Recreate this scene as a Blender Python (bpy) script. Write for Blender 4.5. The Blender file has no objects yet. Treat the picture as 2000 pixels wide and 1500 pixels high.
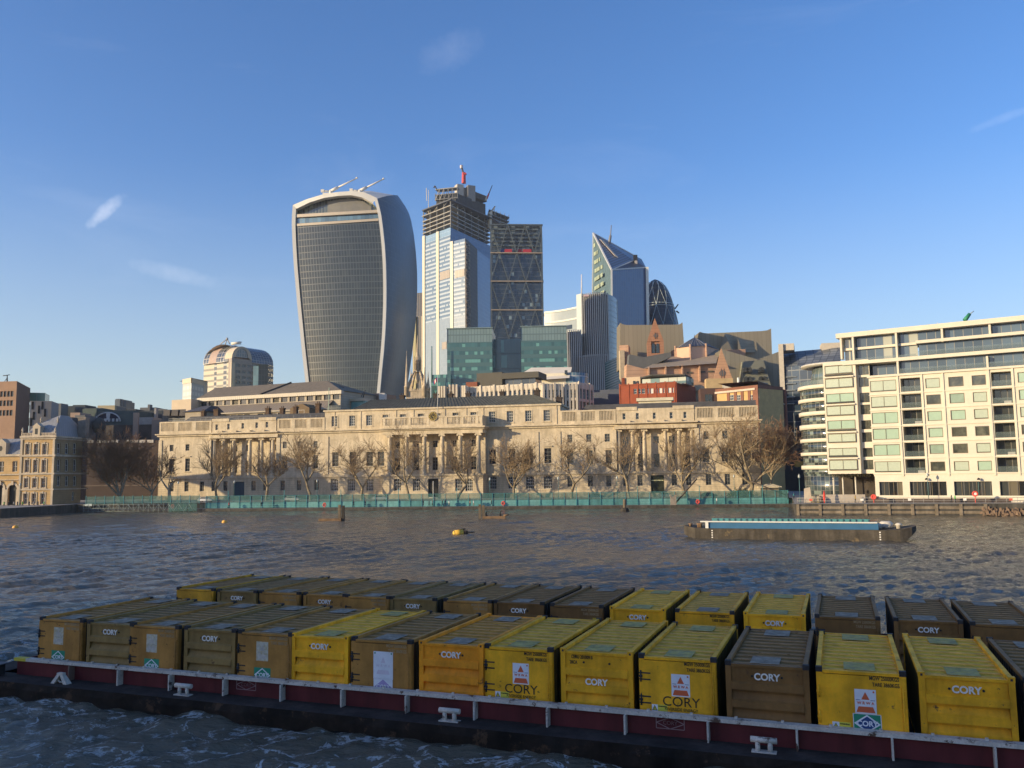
import bpy,math,random
import numpy as np
from mathutils import Vector,Matrix
S=bpy.context.scene
COL=S.collection
R=math.radians
rnd=random.Random(7)

# ------------------------------------------------------------------ camera
CAMZ=8.9
FPX=1675.0;PITCH=math.atan((928-750)/FPX);ROLL=0.012
camd=bpy.data.cameras.new('camera');cam=bpy.data.objects.new('camera',camd);COL.objects.link(cam)
RM=Matrix.Rotation(math.pi/2+PITCH,3,'X')@Matrix.Rotation(-ROLL,3,'Z')
cam.matrix_world=Matrix.Translation((0,0,CAMZ))@RM.to_4x4()
camd.sensor_width=36;camd.sensor_fit='HORIZONTAL';camd.lens=36*FPX/2000
camd.clip_start=0.5;camd.clip_end=20000
S.camera=cam

# ------------------------------------------------------------------ sky and sun
SUN_EL=R(11.0);SUN_DIR=Vector((-0.93,-0.367,0)).normalized()
SUN_AZ=math.atan2(SUN_DIR.x,SUN_DIR.y)
W=bpy.data.worlds.new('World');S.world=W;W.use_nodes=True
nt=W.node_tree;N=nt.nodes;L=nt.links;N.clear()
wo=N.new('ShaderNodeOutputWorld');bg=N.new('ShaderNodeBackground');sky=N.new('ShaderNodeTexSky')
sky.sky_type='NISHITA';sky.sun_disc=False;sky.sun_elevation=SUN_EL;sky.sun_rotation=SUN_AZ
sky.air_density=1.0;sky.dust_density=0.6;sky.ozone_density=3.0;sky.altitude=0
tc=N.new('ShaderNodeTexCoord');mp=N.new('ShaderNodeMapping');mp.inputs['Scale'].default_value=(1.6,1.6,7.0)
mp.inputs['Rotation'].default_value=(0.35,0.25,0.3)
nz=N.new('ShaderNodeTexNoise');nz.inputs['Scale'].default_value=1.7;nz.inputs['Detail'].default_value=8;nz.inputs['Roughness'].default_value=.62
nz.inputs['Distortion'].default_value=.5
cr=N.new('ShaderNodeValToRGB');cr.color_ramp.elements[0].position=.56;cr.color_ramp.elements[0].color=(0,0,0,1)
cr.color_ramp.elements[1].position=.85;cr.color_ramp.elements[1].color=(.055,.055,.055,1)
mix=N.new('ShaderNodeMix');mix.data_type='RGBA'
hs=N.new('ShaderNodeHueSaturation');hs.inputs['Saturation'].default_value=1.17;hs.inputs['Value'].default_value=1.0
L.new(tc.outputs['Generated'],mp.inputs['Vector']);L.new(mp.outputs['Vector'],nz.inputs['Vector']);L.new(nz.outputs['Fac'],cr.inputs['Fac'])
wb=N.new('ShaderNodeVectorMath');wb.operation='MULTIPLY';wb.inputs[1].default_value=(1.10,1.0,1.12) # camera white balance
L.new(sky.outputs['Color'],wb.inputs[0]);L.new(wb.outputs['Vector'],hs.inputs['Color']);L.new(hs.outputs['Color'],mix.inputs['A'])
mix.inputs['B'].default_value=(7.5,7.4,7.6,1)
def wisp(px,py,ex,ey,ln,wd,seed):
    """one wispy cloud streak fixed in the sky: centre direction, end direction, half length and half width in radians"""
    c=(RM@Vector(((px-1000)/FPX,(750-py)/FPX,-1))).normalized();e=(RM@Vector(((ex-1000)/FPX,(750-ey)/FPX,-1))).normalized()
    a=(e-c);a=(a-c*a.dot(c)).normalized();b=c.cross(a)
    out=[]
    for ax,w_ in ((a,ln),(b,wd)):
        d=N.new('ShaderNodeVectorMath');d.operation='DOT_PRODUCT';L.new(tc.outputs['Generated'],d.inputs[0]);d.inputs[1].default_value=ax
        q=N.new('ShaderNodeMath');q.operation='DIVIDE';L.new(d.outputs['Value'],q.inputs[0]);q.inputs[1].default_value=w_
        p=N.new('ShaderNodeMath');p.operation='POWER';L.new(q.outputs[0],p.inputs[0]);p.inputs[1].default_value=2
        out.append(p)
    s=N.new('ShaderNodeMath');s.operation='ADD';L.new(out[0].outputs[0],s.inputs[0]);L.new(out[1].outputs[0],s.inputs[1])
    n2=N.new('ShaderNodeTexNoise');n2.noise_dimensions='4D';n2.inputs['W'].default_value=seed;n2.inputs['Scale'].default_value=60;n2.inputs['Detail'].default_value=6;n2.inputs['Roughness'].default_value=.7
    L.new(tc.outputs['Generated'],n2.inputs['Vector'])
    m=N.new('ShaderNodeMath');m.operation='MULTIPLY_ADD';L.new(n2.outputs['Fac'],m.inputs[0]);m.inputs[1].default_value=2.4;m.inputs[2].default_value=-1.25
    t=N.new('ShaderNodeMath');t.operation='ADD';L.new(s.outputs[0],t.inputs[0]);L.new(m.outputs[0],t.inputs[1])
    r=N.new('ShaderNodeMapRange');L.new(t.outputs[0],r.inputs['Value']);r.inputs['From Min'].default_value=1.0;r.inputs['From Max'].default_value=-.7
    dd=N.new('ShaderNodeVectorMath');dd.operation='DOT_PRODUCT';L.new(tc.outputs['Generated'],dd.inputs[0]);dd.inputs[1].default_value=c
    g=N.new('ShaderNodeMath');g.operation='GREATER_THAN';L.new(dd.outputs['Value'],g.inputs[0]);g.inputs[1].default_value=0
    f=N.new('ShaderNodeMath');f.operation='MULTIPLY';L.new(r.outputs['Result'],f.inputs[0]);L.new(g.outputs[0],f.inputs[1])
    return f
acc=cr.outputs['Color']
for a,k in ((wisp(205,412,235,385,.028,.007,1.0),.30),(wisp(345,535,420,552,.05,.010,4.0),.13),(wisp(1955,232,2000,215,.03,.005,8.),.08),(wisp(880,100,960,60,.04,.02,3.),.05)):
    ml=N.new('ShaderNodeMath');ml.operation='MULTIPLY_ADD';L.new(a.outputs[0],ml.inputs[0]);ml.inputs[1].default_value=k;L.new(acc,ml.inputs[2]);acc=ml.outputs[0]
L.new(acc,mix.inputs['Factor'])
# pale winter haze low on the horizon
sxyz=N.new('ShaderNodeSeparateXYZ');L.new(tc.outputs['Generated'],sxyz.inputs[0]);hz=N.new('ShaderNodeMapRange');hz.interpolation_type='SMOOTHSTEP';L.new(sxyz.outputs['Z'],hz.inputs['Value'])
hz.inputs['From Min'].default_value=.02;hz.inputs['From Max'].default_value=.36;hz.inputs['To Min'].default_value=.52;hz.inputs['To Max'].default_value=0
mixh=N.new('ShaderNodeMix');mixh.data_type='RGBA';L.new(hz.outputs['Result'],mixh.inputs['Factor']);L.new(mix.outputs['Result'],mixh.inputs['A']);mixh.inputs['B'].default_value=(2.7,2.98,2.8,1)
L.new(mixh.outputs['Result'],bg.inputs['Color']);bg.inputs['Strength'].default_value=0.15;L.new(bg.outputs['Background'],wo.inputs['Surface'])
sd=bpy.data.lights.new('sun','SUN');sd.energy=4.2;sd.angle=R(.53);sd.color=(1,.80,.50)
so=bpy.data.objects.new('sun',sd);COL.objects.link(so)
sv=Vector((SUN_DIR.x*math.cos(SUN_EL),SUN_DIR.y*math.cos(SUN_EL),math.sin(SUN_EL)))
so.rotation_euler=sv.to_track_quat('Z','Y').to_euler();so.location=sv*500
S.view_settings.view_transform='Standard';S.view_settings.look='None';S.view_settings.gamma=1
S.view_settings.exposure=0.6
S.render.engine='CYCLES';S.cycles.use_denoising=True
S.cycles.max_bounces=6;S.cycles.glossy_bounces=3;S.cycles.diffuse_bounces=3;S.cycles.transparent_max_bounces=12
S.cycles.caustics_reflective=False;S.cycles.caustics_refractive=False

# ------------------------------------------------------------------ pixel -> place (photo is 2000 x 1500)
def ray(px,py): return RM@Vector(((px-1000)/FPX,(750-py)/FPX,-1))
def at(px,py,Y):
    d=ray(px,py); return Vector((0,0,CAMZ))+d*(Y/d.y)
def onz(px,py,z=0.0):
    d=ray(px,py); return Vector((0,0,CAMZ))+d*((z-CAMZ)/d.z)
class Fr:
    """vertical facade plane: s runs along it to the right, d out of it towards the river, z up"""
    def __init__(s,A,B,o=0):
        s.O=Vector((A.x,A.y,0));v=Vector((B.x-A.x,B.y-A.y,0));s.L=v.length;s.u=v.normalized();s.n=Vector((s.u.y,-s.u.x,0));s.O+=s.n*o
        s.ang=math.atan2(s.u.y,s.u.x)
    def P(s,a,d,z): return s.O+s.u*a+s.n*d+Vector((0,0,z))
    def sz(s,px,py,d=0):
        r=ray(px,py);o=s.O+s.n*d;t=(o-Vector((0,0,CAMZ))).dot(s.n)/r.dot(s.n);p=Vector((0,0,CAMZ))+r*t
        return (p-o).dot(s.u),p.z
    def S(s,px,py,d=0): return s.sz(px,py,d)[0]
    def Z(s,px,py,d=0): return s.sz(px,py,d)[1]
    def side(s,a,d0=0): # frame turning the right-hand corner, running away from the river
        f=Fr.__new__(Fr);f.O=s.P(a,d0,0);f.u=-s.n;f.n=s.u.copy();f.L=1;f.ang=math.atan2(f.u.y,f.u.x); return f
    def lside(s,a,dep,d0=0): # left-hand return, running towards the river
        f=Fr.__new__(Fr);f.O=s.P(a,d0-dep,0);f.u=s.n.copy();f.n=-s.u;f.L=dep;f.ang=math.atan2(f.u.y,f.u.x); return f

# ------------------------------------------------------------------ objects
ORG={}
def setp(o,label=None,cat=None,group=None,kind=None):
    if label:o['label']=label
    if cat:o['category']=cat
    if group:o['group']=group
    if kind:o['kind']=kind
    return o
def thing(name,label,cat,loc=(0,0,0),group=None,rot=0):
    o=bpy.data.objects.new(name,None);o.empty_display_size=.5;COL.objects.link(o);o.location=loc;o.rotation_euler=(0,0,rot);ORG[o.name]=Vector(loc)
    return setp(o,label,cat,group)
class MB:
    def __init__(s,org=(0,0,0)):s.v=[];s.f=[];s.m=[];s.uv=[];s.sm=[];s.o=Vector(org)
    def poly(s,pts,m=0,uv=None,smooth=False):
        i=len(s.v);s.v.extend([tuple(p) for p in pts]);s.f.append(tuple(range(i,i+len(pts))));s.m.append(m);s.sm.append(smooth)
        s.uv.append(uv if uv else [(0,0)]*len(pts))
    def hexa(s,p,m=0,skip=()): # p: 4 bottom then 4 top
        i=len(s.v);s.v.extend([tuple(q) for q in p])
        for k,f in enumerate(((3,2,1,0),(4,5,6,7),(0,1,5,4),(1,2,6,5),(2,3,7,6),(3,0,4,7))):
            if k in skip:continue
            s.f.append(tuple(i+a for a in f));s.m.append(m);s.sm.append(False)
            a=[Vector(p[j]) for j in f];u=(a[1]-a[0]).length;w=(a[3]-a[0]).length
            s.uv.append([(0,0),(u,0),(u,w),(0,w)])
    def box(s,fr,s0,s1,d0,d1,z0,z1,m=0,skip=()):
        P=fr.P;s.hexa([P(s0,d1,z0),P(s1,d1,z0),P(s1,d0,z0),P(s0,d0,z0),P(s0,d1,z1),P(s1,d1,z1),P(s1,d0,z1),P(s0,d0,z1)],m,skip)
    def wbox(s,x0,x1,y0,y1,z0,z1,m=0):
        s.hexa([(x0,y0,z0),(x1,y0,z0),(x1,y1,z0),(x0,y1,z0),(x0,y0,z1),(x1,y0,z1),(x1,y1,z1),(x0,y1,z1)],m)
    def prism(s,base,top,m=0,cap=True):
        n=len(base);i=len(s.v);s.v.extend([tuple(p) for p in base]+[tuple(p) for p in top]);acc=0
        for k in range(n):
            k2=(k+1)%n;w=(Vector(base[k2])-Vector(base[k])).length;h=(Vector(top[k])-Vector(base[k])).length
            s.f.append((i+k,i+k2,i+n+k2,i+n+k));s.m.append(m);s.sm.append(False);s.uv.append([(acc,0),(acc+w,0),(acc+w,h),(acc,h)]);acc+=w
        if cap:
            for f in (tuple(reversed(range(i,i+n))),tuple(range(i+n,i+2*n))):
                s.f.append(f);s.m.append(m);s.sm.append(False);s.uv.append([(0,0)]*n)
    def tube(s,p,q,r0,r1=None,n=6,m=0,cap=True,smooth=True):
        p=Vector(p);q=Vector(q);r1=r0 if r1 is None else r1;a=q-p
        if a.length<1e-6: return
        a.normalize();b=a.orthogonal().normalized();c=a.cross(b);i=len(s.v)
        for (o,r) in ((p,r0),(q,r1)):
            for k in range(n):
                t=2*math.pi*k/n;s.v.append(tuple(o+(b*math.cos(t)+c*math.sin(t))*r))
        for k in range(n):
            k2=(k+1)%n;s.f.append((i+k,i+k2,i+n+k2,i+n+k));s.m.append(m);s.sm.append(smooth);s.uv.append([(0,0)]*4)
        if cap and n>3:
            s.f.append(tuple(reversed(range(i,i+n))));s.f.append(tuple(range(i+n,i+2*n)));s.m+=[m,m];s.sm+=[False,False];s.uv+=[[(0,0)]*n]*2
    def path(s,pts,r,n=6,m=0):
        for a,b in zip(pts,pts[1:]):s.tube(a,b,r,r,n,m)
    def lathe(s,c,prof,n=12,m=0,smooth=True,cap=True): # prof: (radius, z) upwards
        i=len(s.v);c=Vector(c)
        for r,z in prof:
            for k in range(n):
                t=2*math.pi*k/n;s.v.append((c.x+r*math.cos(t),c.y+r*math.sin(t),c.z+z))
        for j in range(len(prof)-1):
            for k in range(n):
                k2=(k+1)%n;s.f.append((i+j*n+k,i+j*n+k2,i+(j+1)*n+k2,i+(j+1)*n+k));s.m.append(m);s.sm.append(smooth)
                u0=prof[0][0]*2*math.pi*k/n;u1=prof[0][0]*2*math.pi*(k+1)/n;s.uv.append([(u0,prof[j][1]),(u1,prof[j][1]),(u1,prof[j+1][1]),(u0,prof[j+1][1])])
        if cap:
            s.f.append(tuple(reversed(range(i,i+n))));j=i+(len(prof)-1)*n;s.f.append(tuple(range(j,j+n)));s.m+=[m,m];s.sm+=[False,False];s.uv+=[[(0,0)]*n]*2
    def grid(s,rows,m=0,smooth=False,us=None,vs=None): # rows of points, uv in metres unless given
        acc_v=0
        for j in range(len(rows)-1):
            a,b=rows[j],rows[j+1];u=0;mid=len(a)//2;dv=(Vector(b[mid])-Vector(a[mid])).length
            for k in range(len(a)-1):
                du=(Vector(a[k+1])-Vector(a[k])).length
                U0,U1=(us[k],us[k+1]) if us else (u,u+du);V0,V1=(vs[j],vs[j+1]) if vs else (acc_v,acc_v+dv)
                s.poly([a[k],a[k+1],b[k+1],b[k]],m,[(U0,V0),(U1,V0),(U1,V1),(U0,V1)],smooth);u+=du
            acc_v+=dv
    def fquad(s,fr,s0,s1,z0,z1,d=0,m=0):
        s.poly([fr.P(s0,d,z0),fr.P(s1,d,z0),fr.P(s1,d,z1),fr.P(s0,d,z1)],m,[(s0,z0),(s1,z0),(s1,z1),(s0,z1)])
    def holed(s,fr,s0,s1,z0,z1,holes,d=0,rev=.4,m=0,mr=None):
        mr=m if mr is None else mr
        hs_=[(max(a,s0),min(b,s1),max(c,z0),min(e,z1)) for a,b,c,e in holes if b>s0 and a<s1 and e>z0 and c<z1]
        xs=sorted({s0,s1,*[h[0] for h in hs_],*[h[1] for h in hs_]});zs=sorted({z0,z1,*[h[2] for h in hs_],*[h[3] for h in hs_]})
        for j in range(len(zs)-1):
            zc=(zs[j]+zs[j+1])/2;run=None
            row=[h for h in hs_ if h[2]<zc<h[3]]
            for i in range(len(xs)-1):
                xc=(xs[i]+xs[i+1])/2;solid= not any(h[0]<xc<h[1] for h in row)
                if solid:run=(run[0],xs[i+1]) if run else (xs[i],xs[i+1])
                if run and (not solid or i==len(xs)-2):s.fquad(fr,run[0],run[1],zs[j],zs[j+1],d,m);run=None
        for a,b,c,e in hs_:
            P=fr.P;k=d-rev
            for q in ((P(a,d,c),P(a,k,c),P(a,k,e),P(a,d,e)),(P(b,k,c),P(b,d,c),P(b,d,e),P(b,k,e)),(P(a,d,e),P(a,k,e),P(b,k,e),P(b,d,e)),(P(a,k,c),P(a,d,c),P(b,d,c),P(b,k,c))):
                s.poly(q,mr)
    def mesh(s,name,mats):
        me=bpy.data.meshes.new(name);o=s.o
        me.from_pydata([(x-o.x,y-o.y,z-o.z) for x,y,z in s.v],[],s.f)
        for mt in (mats if isinstance(mats,(list,tuple)) else [mats]):me.materials.append(mt)
        me.polygons.foreach_set('material_index',s.m);me.polygons.foreach_set('use_smooth',s.sm)
        ul=me.uv_layers.new(name='UVMap');ul.data.foreach_set('uv',[c for f in s.uv for p in f for c in p]);me.update()
        return me
    def build(s,name,mats,parent=None,label=None,cat=None,group=None,kind=None):
        if parent is not None:
            w=ORG[parent.name];s.o=w
        elif s.o.length==0 and s.v and kind is None:
            a=np.array(s.v);s.o=Vector((float(a[:,0].mean()),float(a[:,1].mean()),float(a[:,2].min())))
        o=bpy.data.objects.new(name,s.mesh(name,mats));COL.objects.link(o)
        if parent is not None:o.parent=parent;ORG[o.name]=ORG[parent.name]
        else:o.location=s.o;ORG[o.name]=s.o.copy()
        return setp(o,label,cat,group,kind)
def place(me,name,parent,loc,ang=0,label=None):
    """an object with shared mesh data, standing at a world place under its parent"""
    o=bpy.data.objects.new(name,me);COL.objects.link(o);o.parent=parent;o.location=Vector(loc)-ORG[parent.name];o.rotation_euler=(0,0,ang);ORG[o.name]=Vector(loc)
    if label:o['label']=label
    return o
def kids(o): return [c for c in COL.objects if c.parent==o]
def copy_tree(o,loc=None,rot=None,parent=None,label=None,group=None,ch=None):
    c=o.copy();COL.objects.link(c)
    if parent is not None:c.parent=parent
    if loc is not None:c.location=loc
    if rot is not None:c.rotation_euler=(0,0,rot)
    if label:c['label']=label
    if group:c['group']=group
    for k in list(o.children):copy_tree(k,parent=c)
    return c

# ------------------------------------------------------------------ materials
MATS={}
def mat(name,col,rough=.8,var=.12,scale=.8,bump=0,bscale=8,metal=0,spec=.28,streak=0,fine=0,tint=None,coursing=0,blotch=None,alpha=1,emit=0):
    if name in MATS: return MATS[name]
    m=bpy.data.materials.new(name);m.use_nodes=True;t=m.node_tree;n=t.nodes;l=t.links;b=n['Principled BSDF']
    b.inputs['Roughness'].default_value=rough;b.inputs['Metallic'].default_value=metal;b.inputs['Specular IOR Level'].default_value=spec
    g=n.new('ShaderNodeNewGeometry');pos=g.outputs['Position'];cur=None
    base=n.new('ShaderNodeRGB');base.outputs[0].default_value=(*col,1);cur=base.outputs[0]
    def noise(sc,det=5,rg=.6,stretch=None):
        x=n.new('ShaderNodeTexNoise');x.inputs['Scale'].default_value=sc;x.inputs['Detail'].default_value=det;x.inputs['Roughness'].default_value=rg
        if stretch:
            mpn=n.new('ShaderNodeMapping');mpn.inputs['Scale'].default_value=stretch;l.new(pos,mpn.inputs['Vector']);l.new(mpn.outputs['Vector'],x.inputs['Vector'])
        else:l.new(pos,x.inputs['Vector'])
        return x.outputs['Fac']
    def mul(f,lo,hi):
        nonlocal cur
        r=n.new('ShaderNodeMapRange');r.inputs['From Min'].default_value=.3;r.inputs['From Max'].default_value=.7;r.inputs['To Min'].default_value=lo;r.inputs['To Max'].default_value=hi;l.new(f,r.inputs['Value'])
        x=n.new('ShaderNodeVectorMath');x.operation='SCALE';l.new(cur,x.inputs[0]);l.new(r.outputs['Result'],x.inputs['Scale']);cur=x.outputs['Vector']
    if tint:
        r=n.new('ShaderNodeMapRange');r.inputs['From Min'].default_value=.42;r.inputs['From Max'].default_value=.62;l.new(noise(scale*1.7,6),r.inputs['Value'])
        x=n.new('ShaderNodeMix');x.data_type='RGBA';l.new(r.outputs['Result'],x.inputs['Factor']);l.new(cur,x.inputs['A']);x.inputs['B'].default_value=(*tint,1);cur=x.outputs['Result']
    if var:mul(noise(scale),1-var,1+var)
    if fine:mul(noise(scale*9,3),1-fine,1+fine)
    if streak:mul(noise(1.3,5,.6,(1,1,.12)),1-streak,1+streak*.3)
    if blotch:
        r=n.new('ShaderNodeMapRange');r.inputs['From Min'].default_value=blotch[2];r.inputs['From Max'].default_value=blotch[2]+.06;l.new(noise(blotch[1],7,.7),r.inputs['Value'])
        x=n.new('ShaderNodeMix');x.data_type='RGBA';l.new(r.outputs['Result'],x.inputs['Factor']);l.new(cur,x.inputs['A']);x.inputs['B'].default_value=(*blotch[0],1);cur=x.outputs['Result']
    if coursing:
        sp=n.new('ShaderNodeSeparateXYZ');l.new(pos,sp.inputs[0]);dv=n.new('ShaderNodeMath');dv.operation='DIVIDE';l.new(sp.outputs['Z'],dv.inputs[0]);dv.inputs[1].default_value=coursing
        fc=n.new('ShaderNodeMath');fc.operation='FRACT';l.new(dv.outputs[0],fc.inputs[0]);gt=n.new('ShaderNodeMath');gt.operation='GREATER_THAN';l.new(fc.outputs[0],gt.inputs[0]);gt.inputs[1].default_value=.12
        r=n.new('ShaderNodeMapRange');l.new(gt.outputs[0],r.inputs['Value']);r.inputs['To Min'].default_value=.72
        x=n.new('ShaderNodeVectorMath');x.operation='SCALE';l.new(cur,x.inputs[0]);l.new(r.outputs['Result'],x.inputs['Scale']);cur=x.outputs['Vector']
    l.new(cur,b.inputs['Base Color'])
    if bump:
        bm=n.new('ShaderNodeBump');bm.inputs['Strength'].default_value=bump;bm.inputs['Distance'].default_value=.05;l.new(noise(bscale,4),bm.inputs['Height']);l.new(bm.outputs['Normal'],b.inputs['Normal'])
    if alpha<1:b.inputs['Alpha'].default_value=alpha
    if emit:b.inputs['Emission Color'].default_value=(*col,1);b.inputs['Emission Strength'].default_value=emit
    MATS[name]=m; return m
def facade(name,glass,line,fw,fh,wv=.08,wh=.12,rough=.12,cell=.35,lit=None,litp=0,spandrel=None,sph=.3,lrough=.5,spec=1.0,metal=0,band=0,offu=0,offv=0,tilt=.0,rowlit=False):
    """curtain wall: panes fw x fh metres in uv, mullions and transoms, some blinds and pale panels pane by pane"""
    if name in MATS: return MATS[name]
    m=bpy.data.materials.new(name);m.use_nodes=True;t=m.node_tree;n=t.nodes;l=t.links;b=n['Principled BSDF']
    uv=n.new('ShaderNodeUVMap');uv.uv_map='UVMap';sp=n.new('ShaderNodeSeparateXYZ');l.new(uv.outputs['UV'],sp.inputs[0])
    def M(op,a,b_=0.0,c=0.0):
        x=n.new('ShaderNodeMath');x.operation=op
        for i,q in enumerate((a,b_,c)):
            if isinstance(q,(int,float)):x.inputs[i].default_value=q
            else:l.new(q,x.inputs[i])
        return x.outputs[0]
    u=M('DIVIDE',M('ADD',sp.outputs['X'],offu),fw);v=M('DIVIDE',M('ADD',sp.outputs['Y'],offv),fh);fu=M('FRACT',u);fv=M('FRACT',v)
    iu=M('FLOOR',u);iv=M('FLOOR',v)
    cx=n.new('ShaderNodeCombineXYZ');l.new(iu,cx.inputs[0]);l.new(iv,cx.inputs[1])
    wn=n.new('ShaderNodeTexWhiteNoise');wn.noise_dimensions='2D';l.new(cx.outputs[0],wn.inputs['Vector'])
    cl=n.new('ShaderNodeRGB');cl.outputs[0].default_value=(*glass,1);cur=cl.outputs[0]
    r=n.new('ShaderNodeMapRange');r.inputs['To Min'].default_value=1-cell;r.inputs['To Max'].default_value=1+cell;l.new(wn.outputs['Value'],r.inputs['Value'])
    x=n.new('ShaderNodeVectorMath');x.operation='SCALE';l.new(cur,x.inputs[0]);l.new(r.outputs['Result'],x.inputs['Scale']);cur=x.outputs['Vector']
    def over(fac,c):
        nonlocal cur
        x=n.new('ShaderNodeMix');x.data_type='RGBA';l.new(fac,x.inputs['Factor']);l.new(cur,x.inputs['A']);x.inputs['B'].default_value=(*c,1);cur=x.outputs['Result']
    ro=rough
    if lit and litp:
        w2=n.new('ShaderNodeTexWhiteNoise');w2.noise_dimensions='3D';c2=n.new('ShaderNodeCombineXYZ');l.new(iu,c2.inputs[0]);l.new(iv,c2.inputs[1]);c2.inputs[2].default_value=4.5;l.new(c2.outputs[0],w2.inputs['Vector'])
        k=M('LESS_THAN',w2.outputs['Value'],litp)
        if rowlit:
            nz_=n.new('ShaderNodeTexNoise');nz_.inputs['Scale'].default_value=.23;nz_.inputs['Detail'].default_value=1;l.new(c2.outputs[0],nz_.inputs['Vector']);k=M('MULTIPLY',k,M('GREATER_THAN',nz_.outputs['Fac'],.47))
        over(M('MULTIPLY',M('MULTIPLY',k,M('GREATER_THAN',fv,max(.1,sph if spandrel else .1))),M('LESS_THAN',fv,.9)),lit)
    masks=[]
    if spandrel:
        sm=M('LESS_THAN',fv,sph);over(sm,spandrel)
    lv=M('LESS_THAN',fu,wv/fw) if wv else None;lh=M('LESS_THAN',fv,wh/fh) if wh else None
    lm=M('MAXIMUM',lv,lh) if (lv is not None and lh is not None) else (lv if lv is not None else lh)
    if lm is not None:
        over(lm,line);rr=n.new('ShaderNodeMapRange');rr.inputs['To Min'].default_value=rough;rr.inputs['To Max'].default_value=lrough;l.new(lm,rr.inputs['Value']);l.new(rr.outputs['Result'],b.inputs['Roughness'])
        if metal:
            r3=n.new('ShaderNodeMapRange');r3.inputs['To Min'].default_value=metal;r3.inputs['To Max'].default_value=0;l.new(lm,r3.inputs['Value']);l.new(r3.outputs['Result'],b.inputs['Metallic'])
    else:
        b.inputs['Roughness'].default_value=rough;b.inputs['Metallic'].default_value=metal
    l.new(cur,b.inputs['Base Color']);b.inputs['Specular IOR Level'].default_value=spec
    if tilt:
        # panes sit very slightly out of true, so reflections break pane by pane
        g=n.new('ShaderNodeNewGeometry');sb=n.new('ShaderNodeVectorMath');sb.operation='SUBTRACT';l.new(wn.outputs['Color'],sb.inputs[0]);sb.inputs[1].default_value=(.5,.5,.5)
        sc=n.new('ShaderNodeVectorMath');sc.operation='SCALE';l.new(sb.outputs['Vector'],sc.inputs[0]);sc.inputs['Scale'].default_value=tilt
        ad=n.new('ShaderNodeVectorMath');ad.operation='ADD';l.new(g.outputs['Normal'],ad.inputs[0]);l.new(sc.outputs['Vector'],ad.inputs[1]);nm=n.new('ShaderNodeVectorMath');nm.operation='NORMALIZE';l.new(ad.outputs['Vector'],nm.inputs[0]);l.new(nm.outputs['Vector'],b.inputs['Normal'])
    MATS[name]=m; return m

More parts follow.
